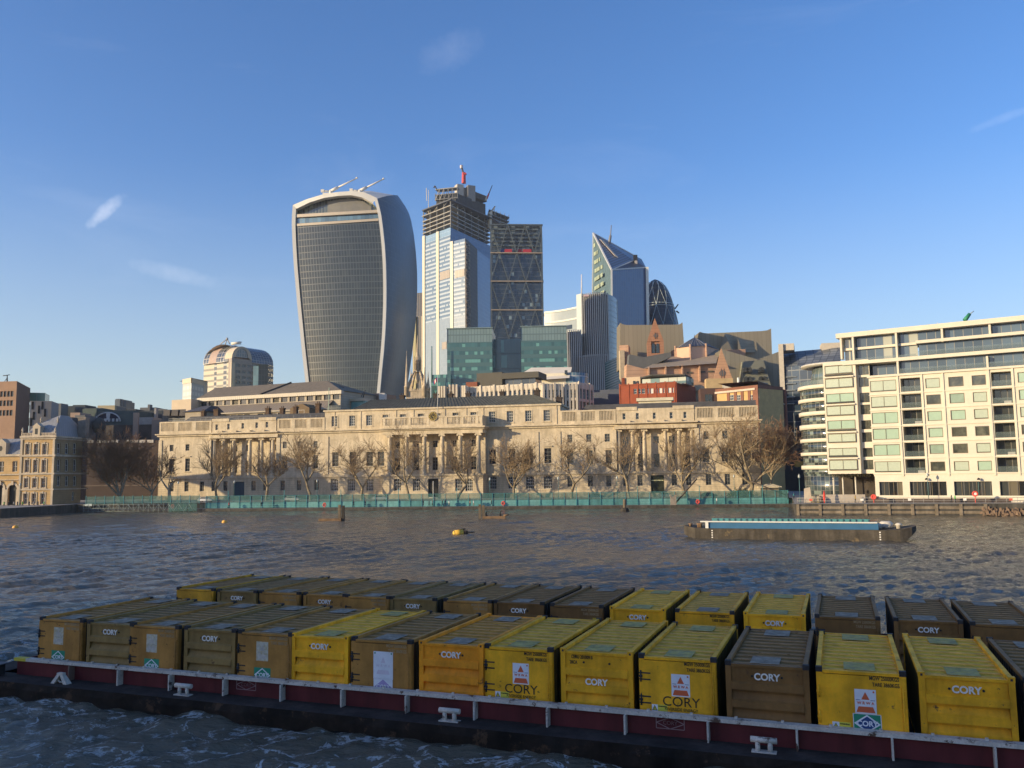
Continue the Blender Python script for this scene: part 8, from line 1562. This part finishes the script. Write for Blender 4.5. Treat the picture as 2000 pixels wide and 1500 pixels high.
def river_things():
    # moored lighter
    Z0= lambda px,py:onz(px,py,0);A,B=onz(1334,1051.5),onz(1793,1058);f=Fr(A,B,o=0);t=thing('moored_barge','long empty brown barge with a blue hold and white coaming moored in mid river','barge',f.P(f.L/2,-3,0));hull=mat('lighter_hull',(.085,.072,.055),.85,.3,.5,streak=.5,fine=.15,blotch=((.17,.125,.07),.9,.62));L_=f.L;q=L_/459.
    lo=[(0,1334),(22*q,0),(28*q,0)];z=1.38
    def sec(s,y0,y1,zt,zb): return [f.P(s,y1,zb),f.P(s,y1,zt),f.P(s,y0,zt),f.P(s,y0,zb)]
    st=[(0,-4.5,-1.2,z+.25,.55),(0.6,-5.2,-.5,z+.22,.3),(26*q,-5.6,0,z+.05,-.6),(55*q,-5.6,0,z,-.6),(400*q,-5.6,0,z,-.6),(428*q,-5.4,-.1,z+.1,-.5),(450*q,-5.0,-.6,z+.35,.7),(459*q,-4.4,-1.3,z+.5,1.3)]
    b=MB();S_=[sec(*a) for a in st]
    for a,c in zip(S_,S_[1:]):
        for k in range(3):b.poly([a[k],c[k],c[k+1],a[k+1]])
    b.poly(S_[0]);b.poly(S_[-1]);b.build('hull',hull,t)
    h0,h1=49*q,389*q;bl=mat('hold_blue',(.045,.14,.26),.5,.12,.5);tl=mat('hold_teal',(.08,.26,.27),.6,.15);wt=mat('coaming_white',(.66,.65,.6),.5,.1)
    b=MB();b.box(f,h0,h1,-.75,-.6,z,z+.82);b.box(f,h0+.0,h0+.15,-5,-.75,z,z+.82);b.box(f,h1-.15,h1,-5,-.75,z,z+.82);b.build('coaming',bl,t)
    b=MB();b.box(f,h0-.8,h1-.1,-.8,-.45,z+.82,z+.98);b.build('coaming_rail',wt,t);b=MB();b.box(f,h0-.1,h0+.3,-.6,-.4,z,z+.82);b.build('coaming_post',wt,t)
    b=MB();b.box(f,h0+.2,h1-.8,-5.1,-4.9,z,z+1.12);b.build('far_coaming',tl,t)
    for k in range(26):b=MB();s=h0+1+(h1-h0-2)*k/25;b.box(f,s-.05,s+.05,-4.9,-4.75,z+.5,z+1.1);b.build('rib',mat('hold_rib',(.06,.17,.18),.8),t)
    b=MB();b.poly([f.P(h0,-.8,.6),f.P(h1,-.8,.6),f.P(h1,-4.9,.6),f.P(h0,-4.9,.6)]);b.build('hold_floor',mat('hold_floor',(.1,.09,.08),.9),t)
    for px,n in ((1347.5,1),(1365,2)):
        for k in range(n):b=MB();s=(px-1334+k*4)*q;b.lathe(f.P(s,-1.4,0),[(.22,z),(.18,z+.4),(.3,z+.5),(.26,z+.62)],8);b.build('bollard',mat('bollard_rust',(.22,.14,.08),.8),t)
    b=MB();s=405*q;b.lathe(f.P(s,-2.5,0),[(.5,z),(.85,z+.3),(.9,z+.7),(.6,z+1.0)],10);b.lathe(f.P(s-.8,-2.4,0),[(.4,z),(.6,z+.4),(.3,z+.75)],8);b.build('tarpaulin',mat('tarp_pale',(.55,.5,.42),.8,.15,2),t)
    b=MB();s=428*q;b.lathe(f.P(s,-2.2,0),[(.3,z),(.35,z+.5),(.5,z+.6),(.2,z+.8)],8);b.build('winch',mat('tarp_pale',(.55,.5,.42),.8),t)
    for s in (62*q,391*q):
        for k in range(4):b=MB();b.box(f,s-.09,s+.09,.0,.03,z-.35-k*.3,z-.2-k*.3);b.build('draught_mark',WHITE,t)
    rp=mat('rope',(.14,.11,.08),.9)
    def rope(p,e,sag,lab,r=.032):b=MB();pts=[p.lerp(e,k/14)+Vector((0,0,-sag*4*(k/14)*(1-k/14))) for k in range(15)];b.path(pts,r,4);b.build('mooring_rope',rp,None,lab,'rope','mooring ropes of the empty barge')
    bow=f.P(.6,-1.5,z+.4);rope(bow,onz(1045,1036,.35),.7,'long mooring rope from the empty barge bow toward the yellow buoy');rope(bow,onz(1268,1026,.3),.2,'short pale mooring rope rising left from the empty barge bow');rope(f.P(457*q,-2,z+.6),onz(2060,1038,.3),.5,'mooring rope running right from the empty barge stern')
    # big yellow buoy with rusty top
    p=onz(898,1043);t=thing('mooring_buoy','large yellow mooring buoy lying on its side with rusty fittings','buoy',p);b=MB();ax=Vector((1,.35,.08)).normalized();c=p+Vector((0,0,.15));b.tube(c-ax*.85,c+ax*.5,.52,.52,14);b.tube(c-ax*1.05,c-ax*.85,.32,.52,14);b.build('drum',mat('buoy_yellow',(.75,.45,.06),.5,.15,2),t);b=MB();b.tube(c+ax*.5,c+ax*1.3,.42,.2,8);b.tube(c+Vector((-.3,0,.52)),c+ax*.9+Vector((0,0,.5)),.1,.12,6);b.tube(c+ax*1.2,c+ax*2.4+Vector((0,0,-.15)),.1,.06,5);b.build('fitting',mat('buoy_rust',(.09,.055,.035),.9,.3,3),t)
    for px,py,lab in ((30,1031,'small round yellow buoy at the far left of the river'),(438.5,1020.5,'small round yellow buoy below the left wing of the stone building')):
        p=onz(px,py);b=MB();b.lathe(p,[(.25,-.35),(.5,-.15),(.55,.1),(.42,.38),(.12,.5)],12);b.build('buoy',mat('buoy_orange',(.8,.42,.08),.5,.1),None,lab,'buoy')
    # old mooring piles
    for px,py,yt,lab,raft in ((667,1017,986,'pair of old timber piles with a low raft, left one in the river',-1),(941,1013,985,'pair of old timber piles with a raft on their right and birds, mid river',1),(1220,999,975,'single dark timber pile with a broad rotten foot, right of mid river',0)):
        p=onz(px,py);h=at(px,yt,p.y).z;t=thing('mooring_pile',lab,'mooring pile',p,'old mooring piles in the river');wd=mat('pile_timber',(.20,.155,.10),.9,.35,1.2,streak=.4);dk=mat('pile_wet',(.05,.042,.032),.8,.3,1.5)
        if raft:
            for dx,hh,m in ((-.35,h,wd),(.4,h-.15,dk if raft<0 else wd)):b=MB();b.wbox(p.x+dx-.3,p.x+dx+.22,p.y-.25,p.y+.25,-2,hh,0);b.build('pile',m,t)
            x0=p.x+(-4.6 if raft<0 else .3);b=MB();b.wbox(x0,x0+4.6,p.y-.6,p.y+.5,-.3,.5);b.tube((x0+4.2,p.y,.5),(x0+5.4,p.y,.8),.25,.12,6);b.build('raft',mat('raft_brown',(.24,.15,.08),.9,.3,1),t)
        else:b=MB();b.tube((p.x,p.y,-2),(p.x+.05,p.y,h),.42,.38,8);b.build('pile',wd,t);b=MB();b.lathe((p.x,p.y,0),[(1.2,-.5),(1.15,.1),(.9,.7),(.6,.9)],9,smooth=False);b.build('foot',dk,t)
        if raft>0:
            for dx in (1.0,3.9):b=MB();c=Vector((p.x+dx,p.y,.5));b.tube(c,c+Vector((-.1,0,.55)),.22,.13,7);b.tube(c+Vector((-.1,0,.55)),c+Vector((.08,0,.95)),.09,.08,6);b.tube(c+Vector((.08,0,.93)),c+Vector((.35,0,.95)),.06,.02,5);b.tube(c+Vector((0,0,.1)),c+Vector((-.35,0,-.1)),.1,.04,5);b.build('bird',mat('cormorant_black',(.015,.015,.017),.7),None,('dark cormorant perched beside the mid river piles','dark cormorant at the right end of the mid river raft')[dx>2],'bird')
river_things()

# ------------------------------------------------------------------ left bank
def market_hall():
    f=Fr(at(-170,985,243),at(106,985,240));fs=f.side(f.L);t=thing('market_hall','ornate yellow brick market hall with grey mansard roofs at the far left bank','building',f.P(f.L-12,-8,GZ));yb=mat('hall_brick',(.50,.335,.155),.85,.14,.5,fine=.1,coursing=.5);st=mat('hall_stone',(.55,.46,.34),.85,.15,.5,streak=.25);ld=seamed('hall_lead',(.27,.275,.285),1.1,.7);ar=mat('arch_dark',(.02,.022,.02),.5)
    ZX= lambda x:x/3.75;ZY= lambda y:640+y/3.75;sx= lambda zx,zy=1000:f.S(ZX(zx),ZY(zy));zz= lambda zx,zy:f.Z(ZX(zx),ZY(zy))
    p0=sx(160);pL=f.L;zc=zz(280,800);dp=.8;zb=1.9
    hs_=[]
    for xs,y0,y1 in (((216,278,340),852,928),((212,273,335),968,1058),((205,267,330),1102,1170),((200,261,325),1212,1290)):
        for x in xs:s=sx(x,(y0+y1)/2);hs_.append((s-.62,s+.62,zz(x,y1),zz(x,y0)))
    b=MB();b.holed(f,p0,pL,zb,zc,hs_,dp,.35,0);b.fquad(f.lside(p0,dp,dp),0,dp,zb,zc);b.build('pavilion_wall',yb,t)
    for a,e,c,z in hs_:
        w=put_win(win_mesh('sash',e-a,z-c,SASH,GLASS,2,2,.1),t,f,(a+e)/2,c,dp-.3)
        k=('surround','hall',round(z-c,1))
        if k not in MC:q=MB();f2=Fr(Vector((-.9,0,0)),Vector((.9,0,0)));h=z-c;q.box(f2,0,.26,.3,.42,-.1,h+.3);q.box(f2,1.54,1.8,.3,.42,-.1,h+.3);q.box(f2,.26,1.54,.3,.42,h,h+.3);q.box(f2,.7,1.1,.42,.5,h-.05,h+.55);q.box(f2,-.1,1.9,.3,.5,-.35,-.1);MC[k]=q.mesh('surround',st)
        o=bpy.data.objects.new('surround',MC[k]);COL.objects.link(o);o.parent=w
    for y,h,d in ((938,.5,.35),(1070,.45,.3),(1185,.35,.25),(800,.5,.55),(815,.3,.3)):b=MB();z=zz(280,y);b.box(f,p0-.1,pL+d,dp,dp+d,z-h/2,z+h/2);b.box(fs,-dp-.05,16,0,d,z-h/2+.003,z+h/2-.003);b.build('cornice',st,t)
    for s in (p0+.3,pL-.3):b=MB();b.box(f,s-.3,s+.3,dp,dp+.2,zb,zc);b.build('quoin',st,t)
    # end wall, its shade put into a darker copy of the brick
    zs2=fs.Z(132,ZY(800));he=[]
    for zx, in ((430,),(490,),(548,)):
        for y0,y1 in ((845,925),(965,1052),(1085,1160)):s,z=fs.sz(ZX(zx),ZY((y0+y1)/2));h=(fs.Z(ZX(zx),ZY(y0))-fs.Z(ZX(zx),ZY(y1)))/2;he.append((s-.85,s+.85,z-h,z+h))
    s,z=fs.sz(ZX(535),ZY(1235));he.append((s-.6,s+.6,z-1.3,z+1.3))
    send=fs.S(160,900);b=MB();b.holed(fs,-dp,send,zb,zc,he,0,.35,0);b.fquad(fs.side(send),0,20,zb,zc);b.build('end_wall',mat('hall_brick_shaded',(.33,.24,.13),.85,.14,.5,coursing=.5),t)
    for a,e,c,zz_ in he:
        w=put_win(win_mesh('sash',e-a,zz_-c,SASH,GLASS,2,2,.12),t,fs,(a+e)/2,c,-.3)
    # arcade range to the left
    zr=zz(80,932);holes=[(sx(-8),sx(33),zb,zz(10,1150)),(sx(70),sx(135),zb,zz(100,1150)),(sx(-100),sx(-38),zb,zz(10,1150))];up=[]
    for x in (-90,10,108):s=sx(x,1015);up.append((s-.75,s+.75,zz(100,1055),zz(100,978)))
    b=MB();b.holed(f,0,p0,zb,zr,holes+up,0,.5,0);b.build('arcade_wall',yb,t)
    for a,e,c,z in up:put_win(win_mesh('sash',e-a,z-c,SASH,GLASS,2,2,.1),t,f,(a+e)/2,c,-.3)
    for a,e,c,z in holes:
        b=MB();m,r=(a+e)/2,(e-a)/2;n=10;b.fquad(f,a,e,zb,z,-.45,0);b.build('arch_door',ar,t);b=MB()
        for k in range(n):
            t0,t1=math.pi*k/n,math.pi*(k+1)/n;P= lambda q,rr,d=.15:f.P(m+rr*math.cos(q),d,z-r+rr*math.sin(q));b.poly([P(t0,r),P(t1,r),P(t1,r+.6),P(t0,r+.6)])
            b.poly([P(t0,r,.02),P(t1,r,.02),f.P(m+r*math.cos(t1),.02,z+.02),f.P(m+r*math.cos(t0),.02,z+.02)],1)
        b.box(f,m-.3,m+.3,.1,.4,z-.1,z+1.0,0)
        for s in (a-.35,e+.35):b.box(f,s-.4,s+.4,.0,.35,zb,z-r,0)
        b.build('arch',[st,yb],t)
    for y,h in ((935,.6),(1075,.4),(1115,.2)):b=MB();z=zz(100,y);b.box(f,0,p0,0,.4,z-h/2,z+h/2);b.build('cornice',st,t)
    b=MB();z1=zz(80,808);b.grid([[f.P(0,-.2,zr),f.P(p0,-.2,zr)],[f.P(0,-2.2,(zr+z1)/2+.8),f.P(p0,-2.2,(zr+z1)/2+.8)],[f.P(0,-4.5,z1),f.P(p0-1,-4.5,z1)]],0,True);b.poly([f.P(0,-4.5,z1),f.P(p0,-4.5,z1),f.P(p0,-16,z1),f.P(0,-16,z1)]);b.build('mansard_roof',ld,t)
    b=MB();s,z=f.sz(ZX(15),ZY(885));b.box(f,s-1.6,s+1.3,-1.5,.3,z-1.9,z+1.6);b.prism([f.P(s-1.6,.3,z+1.6),f.P(s+1.3,.3,z+1.6),f.P(s-.1,.3,z+2.8)],[f.P(s-1.6,-2,z+1.6),f.P(s+1.3,-2,z+1.6),f.P(s-.1,-2,z+2.8)]);n=10;b.poly([f.P(s-.2+.55*math.cos(k*.628),.32,z+.75*math.sin(k*.628)) for k in range(n)],1);b.build('dormer',[st,ar],t)
    # pavilion mansard with dormer, balustrade, finials
    z2=zz(300,690);b=MB();q0,q1=p0+.8,pL-.4
    b.grid([[f.P(q0,.3,zc),f.P(q1,.3,zc),f.P(q1,-14,zc)],[f.P(q0+1.0,-.9,zc+(z2-zc)*.6),f.P(q1-.7,-.9,zc+(z2-zc)*.6),f.P(q1-.7,-13,zc+(z2-zc)*.6)],[f.P(q0+2.6,-2.6,z2),f.P(q1-1.2,-2.6,z2),f.P(q1-1.2,-12,z2)]],0);b.grid([[f.P(q0,-14,zc),f.P(q0,.3,zc)],[f.P(q0+1,-13,zc+(z2-zc)*.6),f.P(q0+1.0,-.9,zc+(z2-zc)*.6)],[f.P(q0+2.6,-12,z2),f.P(q0+2.6,-2.6,z2)]],0)
    b.prism([f.P(q0+2.6,-2.6,z2),f.P(q1-1.2,-2.6,z2),f.P(q1-1.2,-12,z2),f.P(q0+2.6,-12,z2)],[f.P(q0+4,-5,z2+1.2),f.P(q1-2,-5,z2+2.2),f.P(q1-2,-9,z2+2.2),f.P(q0+4,-9,z2+1.2)]);b.build('mansard_roof',ld,t)
    b=MB();s=sx(280,770);b.box(f,s-1.1,s+1.1,-1,.9,zc+.2,zc+2.8);b.prism([f.P(s-1.3,.9,zc+2.8),f.P(s+1.3,.9,zc+2.8),f.P(s,.9,zc+3.9)],[f.P(s-1.3,-1,zc+2.8),f.P(s+1.3,-1,zc+2.8),f.P(s,-1,zc+3.9)]);b.box(f,s-.4,s+.4,.9,.93,zc+.7,zc+2.3,1);b.build('dormer',[st,ar],t)
    b=MB();b.box(f,p0,pL,dp-.3,dp,zc+.25,zc+.4);b.box(f,p0,pL,dp-.3,dp,zc+.95,zc+1.1)
    for k in range(24):s=p0+(pL-p0)*k/23;b.box(f,s-.09,s+.09,dp-.25,dp-.05,zc+.4,zc+.95)
    b.build('balustrade',st,t)
    for s,d in ((p0+.2,dp-.2),(pL-.2,dp-.2),(q0+2.6,-2.6),(q1-1.2,-2.6)):b=MB();zz0=zc+1.1 if d>0 else z2;b.lathe(f.P(s,d,0),[(.3,zz0),(.18,zz0+.5),(.32,zz0+.9),(.05,zz0+1.6)],8);b.build('finial',st,t)
    b=MB();s=pL;b.box(f,s-.8,s+1.6,-13,-11,zc,z2+1.6);b.box(f,s-.9,s+1.7,-13.1,-10.9,z2+1.6,z2+2.0);b.build('chimney',mat('chimney_stone',(.22,.19,.16),.9,.2),t)
    # promenade wall lamp posts and people along the edge
    r_=random.Random(8)
    for k,px in enumerate((8,17,27,34,44,57,66,74,86)):
        c=((.03,.03,.035),(.10,.4,.08),(.12,.1,.1),(.4,.36,.3))[(k*7+1)%4];lab=('person among the crowd on the promenade, first from the left edge','person in dark clothes on the promenade under the left arch','person on the promenade just right of the left arch','person on the promenade between the two arches','person on the promenade before the right arch','person on the promenade at the left corner of the end pavilion','person on the promenade below the first ground window of the pavilion','person on the promenade below the middle window of the pavilion','person on the promenade below the last window of the pavilion')[k]
        person(px,lab,c,(.03,.03,.04),fr=f,d=7.5,z=1.9,pose=k%2,face=1 if k%2 else -1,sc=.95)
    s=f.S(38.5,970,5);o=copy_tree(l0);o.location=f.P(s,5,2.3);o['label']='brown lamp post between the arches of the market hall';o['group']='lamps on the left bank'
market_hall()
def left_roofs():
    def blk(nm,lab,pts,m,cat='building'):
        b=MB()
        for x0,x1,y0,Y,dep,mi in pts:box_px(b,x0,x1,y0,960,Y,Y,dep,mi,GZ)
        return b.build(nm,m,None,lab,cat)
    t=thing('brown_office_tower','brown brick office block with bands of windows rising at the left edge','office building',(at(25,800,300).x,305,GZ));m=mat('tower_brown',(.17,.11,.08),.85,.1,.4);f=Fr(at(-40,850,300),at(28,850,298));fs=Fr(at(28,850,298),at(55,850,318));zt=f.Z(10,745);hs_=[]
    for y0,y1 in ((764,775),(782,793),(801,812)):
        for x in (-14,-6,2.5,9.5,16.5,23):s=f.S(x,780);hs_.append((s-.55,s+.55,f.Z(10,y1),f.Z(10,y0)))
    b=MB();b.holed(f,0,f.L,GZ,zt,hs_,0,.4,0);b.fquad(fs,0,fs.L,GZ,fs.Z(50,754),0,1);b.poly([f.P(0,0,zt),f.P(f.L,0,zt),fs.P(fs.L,0,fs.Z(50,754)),f.P(0,-20,zt)],0);b.build('wall',[mat('tower_tan',(.32,.20,.13),.85,.1,.4),m],t)
    for a,e,c,z in hs_:put_win(win_mesh('sash',e-a,z-c,BRONZE,GLASS,1,1),t,f,(a+e)/2,c,-.3)
    b=MB();p=at(14,745,303);b.tube(p,at(14,733,303),.25,.15,5);b.tube(at(6,734,303),at(19,732,303),.18,.15,4);b.tube(at(9,745,303),at(14,738,303),.1,.1,4);b.build('roof_aerial',STEEL,t);b=MB();box_px(b,8,34,745.5,760,299,301,6,0);b.build('parapet_block',m,t)
    t=thing('grey_slit_building','pale grey block with narrow vertical windows and green glass attic beside the brown one','building',(at(70,800,320).x,325,GZ));b=MB();f=box_px(b,51,93,783,960,320,322,12,0,GZ);b.build('wall',mat('slit_grey',(.33,.31,.29),.85,.08,.3),t);b=MB();box_px(b,53,87.5,767,783.2,321,323,10);b.build('attic',facade('slit_green',(.03,.09,.085),(.03,.05,.05),3,20,.2,0,.15,.4),t)
    for x,y in ((56,798),(64,792),(76,800),(83,792),(66,812),(88,806),(55,824),(61,824)):b=MB();s,z=f.sz(x,y);b.box(f,s-.35,s+.35,-.1,.05,z-1.5,z+1.5);b.build('window',GLASS,t)
    g1=mat('far_dark',(.055,.065,.075),.85,.15,.3);g2=mat('far_grey',(.16,.16,.155),.85,.12,.3);tn=mat('far_tan',(.42,.35,.22),.85,.1,.3);pk=mat('far_pink',(.36,.26,.2),.85,.1,.3)
    blk('dark_office','long dark flat roofed offices far behind the market hall',[(92,160,793,380,20,0),(135,160,791,384,10,0),(98,112,788,372,6,1)],[g1,g2]);blk('dark_office','dark stepped office roofs left of the arched front',[(158,192,797,370,18,0),(176,200,800,360,10,0)],[mat('far_blue',(.06,.075,.09),.85,.15,.3)])
    blk('tan_roof_block','thin tan and grey block on the skyline left of the far grey tower',[(184,218,792,430,12,0),(204,222,793.5,432,12,1)],[tn,g2]);blk('grey_tower','small grey stepped tower far off on the left skyline',[(218,232,780,520,14,0),(231,240,784,522,12,0),(220,228,779,519,5,0)],[mat('far_tower',(.13,.15,.165),.8,.1,.3)],'tower')
    t=thing('arched_front_building','dark building with a big glazed arch outlined in white on its front','building',(at(210,830,340).x,342,GZ));f=Fr(at(160,850,340),at(258,850,336));b=MB();b.box(f,0,f.L,-16,0,GZ,f.Z(210,803));b.box(f,0,f.L*.3,-10,.2,GZ,f.Z(170,798.5));b.build('wall',mat('arch_green',(.075,.10,.095),.85,.15,.3),t)
    s0,s1=f.S(186,822),f.S(236,822);z0,zt=f.Z(210,824),f.Z(210,806);c,r=(s0+s1)/2,(s1-s0)/2;n=14;arc=[(c+r*math.cos(math.pi*k/n),z0+(zt-z0)*math.sin(math.pi*k/n)) for k in range(n+1)];b=MB();b.poly([f.P(s,.3,z) for s,z in arc]);b.build('arch_glazing',mat('arch_glass',(.02,.025,.05),.2),t);b=MB();[b.tube(f.P(a,.4,z),f.P(e,.4,y),.28,.28,5) for (a,z),(e,y) in zip(arc,arc[1:])];b.build('arch_rim',mat('arch_white',(.5,.5,.5),.7),t)
    for x in (207,214,222,230):b=MB();s,z=f.sz(x,820.5);b.box(f,s-.55,s+.55,.3,.4,z-.6,z+.6);b.build('window',mat('lit_pane',(.5,.5,.48),.3),t)
    b=MB();s,z=f.sz(212.5,812.5);b.poly([f.P(s-.6,.42,z-1.5),f.P(s+.6,.42,z-1.5),f.P(s+1.0,.42,z+1.5),f.P(s-1.0,.42,z+1.5)]);b.build('keystone_panel',mat('arch_white',(.5,.5,.5),.7),t)
    blk('low_roof_block','low pale and grey roofs between the arched front and the stone building',[(262,294,815,330,12,1),(258,318,802,350,16,0),(296,300,797,344,2,1),(240,260,799,352,12,0),(292,312,820,326,8,2),(255,265,806,320,1,2)],[g1,mat('far_pale',(.34,.31,.28),.85),pk]);blk('grey_pinnacle_block','dark grey block with roof plant behind the low roofs',[(268,300,796,400,14,0),(300,318,799,396,12,0),(283,287,790,398,3,0)],[g2])
    blk('pink_stack_block','small pink and grey stacked building right of the mansard pavilion',[(131,150,806,300,8,0),(140,160,811,296,8,1),(120,135,815,290,6,2)],[pk,g2,g1])
    t=thing('shaded_warehouse','long dark shaded brick warehouse between the market hall and the stone building','building',(at(235,900,290).x,292,GZ));f=Fr(at(158,960,292),at(316,960,290));b=MB();zt=f.Z(235,861);b.box(f,0,f.L,-20,0,GZ,zt,0);b.box(f,0,f.L,0,.2,f.Z(235,949),f.Z(235,947.5),1);b.build('wall',[mat('warehouse_dark',(.07,.05,.04),.9,.2,.3),mat('warehouse_band',(.2,.16,.13),.9)],t)
    for x in (177,196,210,225,253,264,279,294):b=MB();s,z=f.sz(x,862);b.box(f,s-1.1,s+1.1,-.6,.25,z-.5,z+.5);b.build('roof_vent',mat('vent_pale',(.45,.42,.37),.8),t)
    b=MB();box_px(b,160,316,830,960,330,326,14,0,GZ);b.build('rear_roofs',mat('rear_roofs',(.07,.06,.055),.9,.3,.3),None,'dark flat roofed range behind the shaded warehouse','building')
    b=MB();c=at(193,828,300);b.lathe(c,[(1.5,-3),(2.2,-1.2),(2.2,.6),(1.4,1.8),(.3,2.3)],12);b.build('roof_tank',mat('tank_dark',(.04,.045,.045),.7),None,'small dark domed roof tank below the glazed arch','tank')
left_roofs()

# ------------------------------------------------------------------ thin winter haze over the river and city
def make_haze():
    m=bpy.data.materials.new('haze');m.use_nodes=True;n=m.node_tree.nodes;l=m.node_tree.links;n.clear();o=n.new('ShaderNodeOutputMaterial');v=n.new('ShaderNodeVolumePrincipled');v.inputs['Density'].default_value=.00009;v.inputs['Color'].default_value=(.9,.95,1,1);v.inputs['Anisotropy'].default_value=.2;l.new(v.outputs['Volume'],o.inputs['Volume'])
    b=MB();b.wbox(-620,620,-130,1010,-4.2,300);b.build('haze',m,kind='stuff',label='thin pale haze between the near bank and the far towers',cat='haze')
make_haze()
